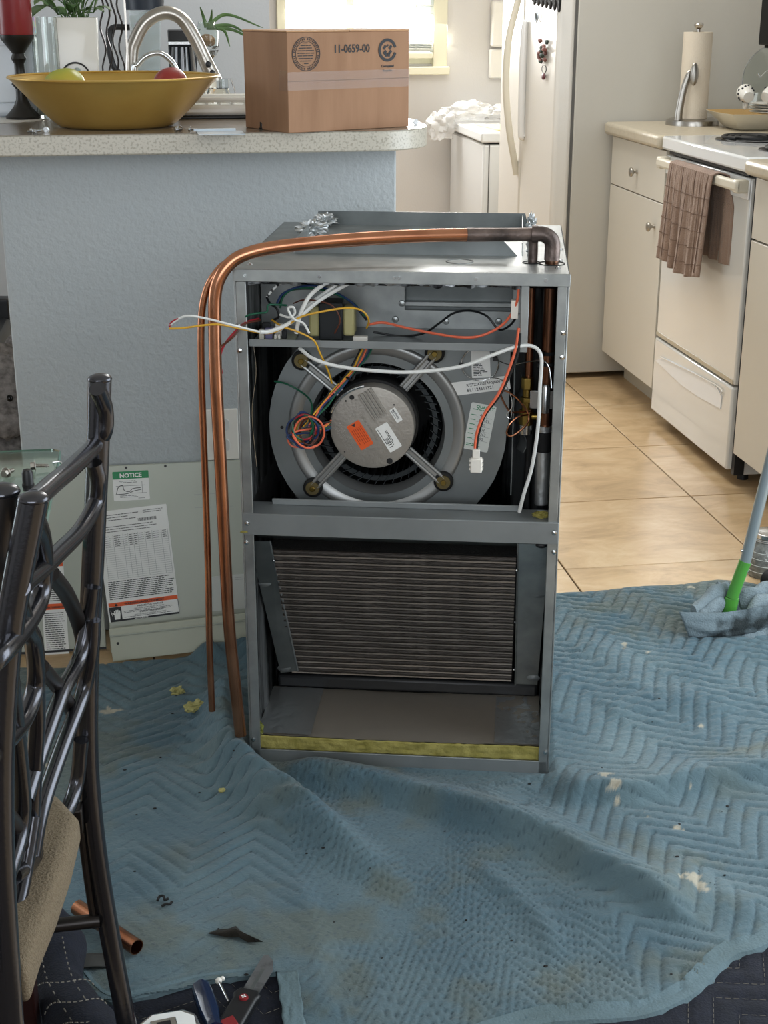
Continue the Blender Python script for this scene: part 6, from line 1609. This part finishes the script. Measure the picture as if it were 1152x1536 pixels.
# second chair (mostly out of frame to the left)
c2 = thing('metal_chair', 'second dark metal chair cut off by the left edge, its post beside the front chair', 'chair', (-.3, 1.20, 0))
cp = PX(16, 742, 1, 1.168)
def n2(z): return float(np.interp(z, [0,.45,.60,.75,.95], [-.20,-.205,-.198,-.180,cp.x]))
obj('back_post', B().tube([(n2(z), 1.168, z) for z in (.917,.85,.75,.6,.45,.25,.022)], .0150, 18, 4), tube_d, c2, world=True)
obj('post_cap', B().ball((n2(.917),1.168,.917), .0156, 18, 10, (1,1,.45)), tube_m, c2, world=True)
obj('back_post', B().tube([(n2(z)-.36, 1.09, z) for z in (.916,.85,.75,.6,.45,.25,.022)], .0135, 18, 4), tube_d, c2, world=True)
for (za, zb2, bend) in ((.88,.78,.03),(.80,.70,-.03),(.70,.60,.03),(.62,.52,-.03)):
    obj('woven_bar', B().tube([(n2(za),1.168,za),(n2(za)-.12,1.15-bend,(za*2+zb2)/3+.02),(n2(za)-.24,1.12+bend*.5,(za+2*zb2)/3-.02),(n2(zb2)-.36,1.09,zb2)], .0088, 12, 6), tube_m, c2, world=True)
obj('seat_cushion', B().prism([(-.62,.58),(-.26,.62),(-.24,.98),(-.60,.98)], .425, .470), seat_m, c2, world=True, bev=.014, seg=3)
obj('seat_frame', B().box(-.61,-.235,.97,1.01,.40,.43).box(-.61,-.26,.62,.64,.40,.43), tube_d, c2, world=True)
for x in (-.60,-.27): obj('front_leg', B().tube([(x,.63,.41),(x,.60,.022)], .0115, 12, 0), tube_d, c2, world=True)
print('chairs ok')

# ================================================================ TOOLS AND SCRAPS
def onb(px, py, z=.013): return PX(px, py, 2, z)
# copper offcut
a = onb(116, 1360, .03); b_ = onb(205, 1420, .03)
dv = (b_-a); L1 = dv.length; rz = math.atan2(dv.y, dv.x); zc = zof(a.x, a.y)
t = thing('copper_offcut', 'short cut piece of thick copper pipe on the blue blanket behind the chair leg', 'pipe', (a.x, a.y, .029), rz)
prof = [(.0105,0),(.0118,.001),(.0118,L1),(.0108,L1),(.0104,L1-.002),(.0104,.001)]
obj('pipe_wall', B().lathe([(.0118,0),(.0118,L1),(.0106,L1),(.0106,0),(.0118,0)], 28, Matrix.Rotation(PI/2,4,'Y')), copper, t)
# tape measure
p = onb(253, 1530, .02)
t = thing('tape_measure', 'silver and black tape measure on the navy blanket at the bottom edge', 'tape measure', (p.x, 1.565, .0145), .15)
body = [(.038*math.cos(a)*(1 if math.cos(a)<0 else 1.05), .032*math.sin(a)) for a in [2*PI*i/30 for i in range(30)]]
obj('case', B().prism([(-.042,-.034),(.040,-.034),(.044,-.02),(.040,.018),(.026,.032),(-.018,.034),(-.038,.018),(-.044,-.01)], 0, .030), mat('chrome_plastic','#c9ccce',.15,.9), t, bev=.006, seg=3)
obj('rubber_side', B().prism([(-.036,-.028),(.034,-.028),(.036,.010),(.020,.025),(-.016,.027),(-.034,.012)], .0302, .0315), paper, t, bev=.001)
obj('belt_clip', B().box(-.022,.012,-.010,.012,.0318,.0345), steel, t, bev=.002)
obj('clip_hole', B().box(-.014,.004,-.004,.006,.0345,.0350), black_p, t)
obj('black_front', B().box(.040,.047,-.034,-.005,.0,.028), black_p, t, bev=.002)
# screwdriver
a = onb(300, 1475, .035); b_ = onb(322, 1540, .035)
t = thing('screwdriver', 'screwdriver with blue fluted handle on the navy blanket', 'screwdriver', (a.x, a.y, .032), math.atan2(b_.y-a.y, b_.x-a.x))
hp = B(); n = 24; prof = [(0,.007),(.004,.0125),(.02,.0140),(.06,.0140),(.078,.011),(.085,.0105),(.095,.012)]
for i, (x, r) in enumerate(prof):
    for k in range(n):
        a_ = 2*PI*k/n; rr2 = r*(1-.10*(k % 4 == 0)); hp.v.append((x, rr2*math.cos(a_), rr2*math.sin(a_)))
for i in range(len(prof)-1):
    for k in range(n): k2 = (k+1)%n; hp.f.append((i*n+k,i*n+k2,(i+1)*n+k2,(i+1)*n+k))
hp.f.append(tuple(range(n-1,-1,-1))); hp.f.append(tuple((len(prof)-1)*n+k for k in range(n)))
obj('grip', hp, mat('blue_translucent_handle','#14243f',.2,coat=.5), t)
obj('shaft', B().cyl((.095,0,0),(.20,0,0),.0035), steel, t)
# knife
a = onb(340, 1545, .03); b_ = onb(405, 1445, .02)
dv = b_-a; L1 = .158; rz = math.atan2(dv.y, dv.x)
t = thing('utility_knife', 'black handled utility knife with red button and dull steel blade', 'knife', (a.x, a.y, .019), rz)
F = Matrix.Identity(4)
L1 = dv.length
obj('handle', B().prism([(-.06,-.018),(L1*.40,-.017),(L1*.46,-.020),(L1*.52,-.012),(L1*.52,.014),(L1*.44,.020),(L1*.38,.016),(-.06,.018)], 0, .016), black_p, t, bev=.004, seg=3)
obj('blade', B().prism([(L1*.48,-.012),(L1*.86,-.013),(L1*.98,-.006),(L1*1.05,.006),(L1*1.03,.011),(L1*.95,.012),(L1*.48,.012)], .007, .0088), mat('dull_blade','#6f7274',.4,.5,var=(40,'#4a4c4d',.45,.6)), t)
obj('blade_fuller', B().box(L1*.5,L1*.85,-.002,.003,.0088,.0092), galv_dark, t)
obj('red_grip_panel', B().prism([(-L1*.30,-.012),(L1*.06,-.013),(L1*.14,0),(L1*.06,.011),(-L1*.30,.011)], .016, .018), mat('red_rubber','#7d1d22',.5), t, bev=.002)
obj('red_button', B().lathe([(.0001,.016),(.0065,.016),(.006,.0185),(.0001,.019)], 20, Matrix.Translation((L1*.38,0,0))), MATS['red_rubber'], t)
obj('button_mark', B().box(L1*.38-.0035,L1*.38+.0035,-.0009,.0009,.019,.0194).box(L1*.38-.0009,L1*.38+.0009,-.0035,.0035,.019,.0194), paper, t)
# white nail/anchor
a = onb(328, 1473, .02); b_ = onb(342, 1500, .02)
t = thing('nail', 'small white headed nail standing between screwdriver and knife', 'nail', (a.x, a.y, .022), math.atan2(b_.y-a.y, b_.x-a.x))
obj('shank', B().cyl((0,0,0),(.045,0,-.003),.002), steel, t); obj('head', B().ball((0,0,0),.005,12,8,(.8,1,1)).ball((-.001,.006,.001),.0035,10,6), trim_white, t)
# scraps
def scrap(name, lab, cat, px, py, m, r, sc, seed, am=.6):
    p = onb(px, py, .012); z = zof(p.x, p.y)
    t = thing(name, lab, cat, (p.x, p.y, z)); obj('scrap_body', B().ball((0,0,r*sc[2]*.8), r, 22, 14, sc, am, 2.6, seed), m, t, smooth=25); return t
scrap('foam_scrap', 'larger yellow foam crumb on the blue blanket left of the copper pipes', 'scrap', 293, 1068, foam, .017, (1.2,.9,.5), 2, .8)
scrap('foam_scrap', 'smaller upper yellow foam crumb on the blue blanket left of the pipes', 'scrap', 266, 1036, foam, .014, (.9,.6,.6), 5, .8)
scrap('foam_scrap', 'tiny yellow crumb beside the blanket fold near the cabinet corner', 'scrap', 333, 1188, foam, .006, (1,.8,.6), 7, .4)
p = onb(352, 1407, .012)
t = thing('torn_scrap', 'thin dark torn scrap of foil lying on the blanket above the knife', 'scrap', (p.x, p.y, zof(p.x,p.y)+.001), -.25)
b = B(); sp_ = [(-.040,.002),(-.026,.010),(-.012,.013),(-.002,.020),(.006,.010),(.016,.004),(.026,-.006),(.044,-.014),(.022,-.013),(.008,-.006),(-.006,-.003),(-.020,-.004)]
b.v = [(0,.003,.012)]+[(x, y, .003+.004*noise.noise(Vector((x*60,y*60,0)))) for x, y in sp_]; b.f = [(0, k+1, (k+1) % len(sp_)+1) for k in range(len(sp_))]
obj('scrap_body', b, mat('dark_torn_foil','#2c2822',.6,.3,bump=(60,1)), t, thick=.001, smooth=20)
p = onb(135, 1448, .012)
t = thing('grey_scrap', 'flat dark grey strip under the chair on the blanket', 'scrap', (p.x, p.y, zof(p.x,p.y)+.001), .1)
obj('scrap_body', B().sheet(lambda u,v: ((u-.5)*.07, (v-.5)*.03, .003+.004*math.sin(u*4)), 10, 4), mat('dark_felt','#3e3f3d',.9), t, thick=.002)
for i, (px, py, lab) in enumerate(((243,1347,'curled black shred on the blanket, upper of the two near the chair leg'),(249,1355,'short black shred on the blanket, lower of the two near the chair leg'))):
    p = onb(px, py, .012); z = zof(p.x,p.y); t = thing('black_shred', lab, 'scrap', (p.x,p.y,z+.003))
    obj('shred', B().tube([(-.007,0,0),(-.004,.006,.003),(.002,.005,.004),(.004,-.002,.002),(.010,-.001,.003)] if i == 0 else [(-.007,-.002,0),(.0,.0,.002),(.006,.001,.001),(.009,.005,.002)], .0021, 7), rubber, t)
rnd = random.Random(4)
crumbs = B()
for k in range(60):
    px, py = rnd.uniform(170,1100), rnd.uniform(1010,1500); p = onb(px, py, .012)
    lx_ = (p.x-UO.x)*math.cos(UA)+(p.y-UO.y)*math.sin(UA); ly_ = -(p.x-UO.x)*math.sin(UA)+(p.y-UO.y)*math.cos(UA)
    if -.02 < lx_ < W+.02 and ly_ > -.02 and ly_ < D: continue
    crumbs.ball((p.x, p.y, zof(p.x,p.y)+.0008), rnd.uniform(.001,.0026), 6, 4, (rnd.uniform(.6,1.8), rnd.uniform(.6,1.2), .5))
o = obj('debris_crumbs', crumbs, rubber, None, smooth=0); tag(o, 'tiny black crumbs of debris scattered over the blue blanket', 'debris'); o['kind'] = 'stuff'

# ================================================================ MOP
mp = onb(1090, 925, .04)
mo = thing('flat_mop', 'flat mop with green joint and grey pole standing on the blanket corner', 'mop', (mp.x, mp.y, .02))
my_ = 2.76
Pg = [PX(1092, 926, 1, my_), PX(1098, 896, 1, my_), PX(1108, 868, 1, my_), PX(1118, 842, 1, my_)]
top_ = PX(1152, 705, 1, my_); dr_ = (top_-Pg[3]); Pt = Pg[3]+dr_*8.2
lean_y = 0
obj('green_socket', B().tube([Pg[1], Pg[2], Pg[3]], .0135, 18, 4), green_p, mo, world=True)
obj('swivel_joint', B().tube([Pg[0]+Vector((0,0,-.012)), Pg[0], Pg[1]], .0165, 18, 4, flat=.7), green_p, mo, world=True, bev=.002)
obj('swivel_base', B().box(-.04,.05,-.022,.022,.0,.02,Matrix.Translation((Pg[0].x, my_, Pg[0].z-.030))), green_p, mo, world=True, bev=.005)
obj('joint_pin', B().cyl((Pg[0].x,my_-.022,Pg[0].z+.012),(Pg[0].x,my_+.022,Pg[0].z+.012),.006), green_p, mo, world=True)
obj('pole', B().tube([Pg[3]-dr_*.1, Pt], .0120, 20, 0), pole_m, mo, world=True)
obj('button', B().cyl((Pg[3].x-.0125,my_,Pg[3].z+.025),(Pg[3].x-.008,my_,Pg[3].z+.025),.003), steel, mo, world=True)
obj('base_plate', B().box(-.14,.14,-.045,.045,0,.012,Matrix.Translation((Pg[0].x+.03, my_+.01, Pg[0].z-.046))), green_p, mo, world=True, bev=.004)
# front flap of the cloth (faces the camera)
fl0, fl1 = PX(1023, 922, 1, 2.70), PX(1040, 958, 1, 2.70)
def flap(u, v):
    x = fl0.x+u*.27; top = fl0.z-.002-.030*u*u*.9-.004*math.sin(u*6)+.01*u; 
    z = top*(1-v)+.014*v; y = 2.70-.010*math.sin(u*5)-.012*math.sin(PI*v)*(.6+.4*math.sin(u*9))+.02*(1-v); x += .018*v*(1-u)
    q = .006*noise.noise(Vector((u*7, v*4, 1))); return (x, y+q, max(z, .014))
obj('mop_cloth', B().sheet(flap, 50, 16), cloth_b, mo, world=True, thick=.005, label='dirty blue microfibre cloth flap')
def bunch(name, P, r, seed, m=cloth_c):
    b = B().tube(P, lambda q: r*(.6+.5*math.sin(PI*q)), 26, 8, flat=.7)
    b.v = [tuple(Vector(v)+Vector((.6,1,1))*.012*noise.noise(Vector(v)*26+Vector((seed,0,0)))+Vector((0,0,1))*.005*noise.noise(Vector(v)*60)) for v in b.v]
    return obj(name, b, m, mo, world=True)
g = lambda px, py, y: PX(px, py, 1, y)
bunch('cloth_fold', [g(1040,918,2.73),g(1065,900,2.76),g(1085,888,2.79),g(1092,882,2.80)], .022, 1)
bunch('cloth_fold', [g(1045,930,2.72),g(1062,916,2.74),g(1078,905,2.76),g(1082,890,2.80)], .020, 3)
bunch('cloth_fold', [g(1075,882,2.84),g(1105,890,2.84),g(1125,900,2.82)], .020, 5)
bunch('cloth_fold', [g(1108,905,2.79),g(1125,898,2.79),g(1145,892,2.80),g(1172,880,2.80)], .024, 7)
bunch('cloth_fold', [g(1112,930,2.74),g(1128,922,2.75),g(1142,905,2.77),g(1160,905,2.78)], .023, 9)
bunch('cloth_fold', [g(1100,945,2.72),g(1122,938,2.72),g(1150,930,2.73),g(1180,925,2.74)], .022, 12)
bunch('cloth_fold', [g(1100,958,2.705),g(1120,960,2.70),g(1150,950,2.70)], .016, 14)

# paint jar and roll at the right edge
p = PX(1150, 868, 2, 0)
t = thing('glass_preserving_jar', 'squat patterned glass jar with metal lid on the tiles at the right edge', 'jar', (p.x+.01, p.y+.03, 0))
jr = PX(1152, 850, 1, p.y).x-PX(1122, 850, 1, p.y).x; jr = .046
zt2 = PX(1152, 797, 1, p.y+.03).z
obj('jar_body', B().lathe([(.0001,0),(jr*.95,0),(jr,.006),(jr,zt2*.66),(jr*.78,zt2*.78),(jr*.76,zt2*.80),(.0001,zt2*.80)], 36), mat('dark_grey_glassware','#6c6e6b',.12,.2,bump=(160,.5),var=(90,'#8d8f8a',.4,.7)), t)
b = B()
for zz in (.15,.3,.45,.6): b.tube([(jr*1.002*math.cos(a), jr*1.002*math.sin(a), zt2*zz) for a in [2*PI*i/36 for i in range(37)]], .0007, 5, 0)
obj('etched_line', b, paper_g, t)
obj('threaded_neck', B().lathe([(jr*.76,zt2*.80),(jr*.8,zt2*.82),(jr*.76,zt2*.84),(jr*.8,zt2*.86),(jr*.76,zt2*.88)], 36), steel, t)
obj('lid', B().lathe([(.0001,zt2),(jr*.72,zt2),(jr*.8,zt2*.985),(jr*.8,zt2*.89),(.0001,zt2*.89)], 36), steel, t, bev=.001)
p = PX(1150, 884, 2, .0)
t = thing('tape_roll', 'black electrical tape roll with yellow core lying beside the jar', 'tape roll', (p.x+.012, p.y, .022), .5)
t.rotation_euler = (PI/2, 0, .45)
obj('tape_winding', B().lathe([(.014,-.018),(.022,-.018),(.022,.018),(.014,.018),(.014,-.018)], 32), rubber, t, bev=.001)
obj('core', B().lathe([(.011,-.0185),(.014,-.0185),(.014,.0185),(.011,.0185),(.011,-.0185)], 32), mat('yellow_core','#b08f2a',.6), t)

# ================================================================ LEFT BACKGROUND: plush, office chair
pe = PX(19, 596, 1, 3.36)
t = thing('plush_toy', 'large grey plush toy with dark eye sitting left of the half wall', 'toy', (pe.x-.05, 3.42, 0))
b = B(); hc = pe.z+.0
def ell(b, c, r, sc, s): b.ball(c, r, 30, 20, sc, .10, 5, s)
ell(b, (0,0,.17), .17, (1,.8,1), 1); ell(b, (0,-.01,hc+.01), .115, (1,.85,.95), 2); ell(b, (.03,-.085,hc-.05), .052, (1.1,.8,.8), 3)
ell(b, (-.10,0,hc+.10), .045, (1,.5,1), 4); ell(b, (.07,.02,hc+.10), .038, (1,.5,1), 5)
ell(b, (.10,-.08,.20), .06, (.7,.9,1.8), 6); ell(b, (-.12,-.08,.20), .06, (.7,.9,1.8), 7); ell(b, (.08,-.15,.055), .055, (1,1.6,.9), 8); ell(b, (-.09,-.15,.055), .055, (1,1.6,.9), 9)
for k in range(len(b.v)): v = Vector(b.v[k]); b.v[k] = tuple(v+Vector((1,1,1))*.006*noise.noise(v*45))
obj('body', b, fur, t)
obj('eye', B().ball((.05-.003,-.098,hc+.008), .0085, 14, 10), mat('glossy_black_eye','#050505',.05), t)
obj('muzzle_patch', B().ball((-.01,-.118,hc-.045), .022, 16, 10, (1,.5,1.3)), trim_white, t)
yo = 4.10
pk0 = PX(14, 447, 1, yo)
t = thing('padded_chair', 'black padded chair back beyond the left end of the half wall', 'chair', (pk0.x-.22, yo, 0))
zt3 = pk0.z; zb3 = PX(5, 535, 1, yo).z
def shell(u, v):
    x = -.22+.44*u; q = 1-.35*max(0,(.35-v)/.35)**2; return (x*q, .03*math.cos((u-.5)*2.4), zb3+(zt3-zb3)*v)
obj('backrest', B().sheet(shell, 24, 16), black_p, t, thick=.05, bev=.01)
obj('upright', B().box(-.03,.03,.03,.06,.40,zb3+.1), black_p, t, bev=.005)
obj('seat', B().prism([(x-.23,y-.40) for x, y in rrect(.46,.44,.08)], .40, .47), black_p, t, bev=.02)
for a in range(5):
    an = 2*PI*a/5; obj('foot', B().tube([(0,-.18,.09),(.26*math.cos(an),-.18+.26*math.sin(an),.045)], .014, 8, 0), black_p, t)
    obj('caster', B().ball((.26*math.cos(an),-.18+.26*math.sin(an),.026), .026, 12, 8), black_p, t)
obj('gas_column', B().cyl((0,-.18,.08),(0,-.18,.41),.025), steel, t)
print('tris', sum(len(o.data.polygons) for o in S.objects if o.type == 'MESH'))

# repeats of a kind carry one group phrase
GR = {'metal_chair': 'metal dining chairs', 'base_cabinet': 'cream base cabinets', 'worktop': 'beige worktops', 'hex_screw': 'hex screws on the glass table', 'screw': 'loose screws on the bar',
      'foam_scrap': 'yellow foam crumbs on the blanket', 'black_shred': 'black shreds on the blanket', 'cup': 'patterned cups on the stand', 'apple': 'fruit in the gold bowl', 'mango': 'fruit in the gold bowl',
      'access_panel': 'removed cabinet panels', 'navy_blanket': 'navy quilted blankets', 'flower_keychain': 'fridge magnets', 'metal_magnet': 'fridge magnets', 'lettering_magnet': 'fridge magnets'}
for o in S.objects:
    if o.parent is None and o.name.split('.')[0] in GR and not o.get('group') and o.get('category'): o['group'] = GR[o.name.split('.')[0]]
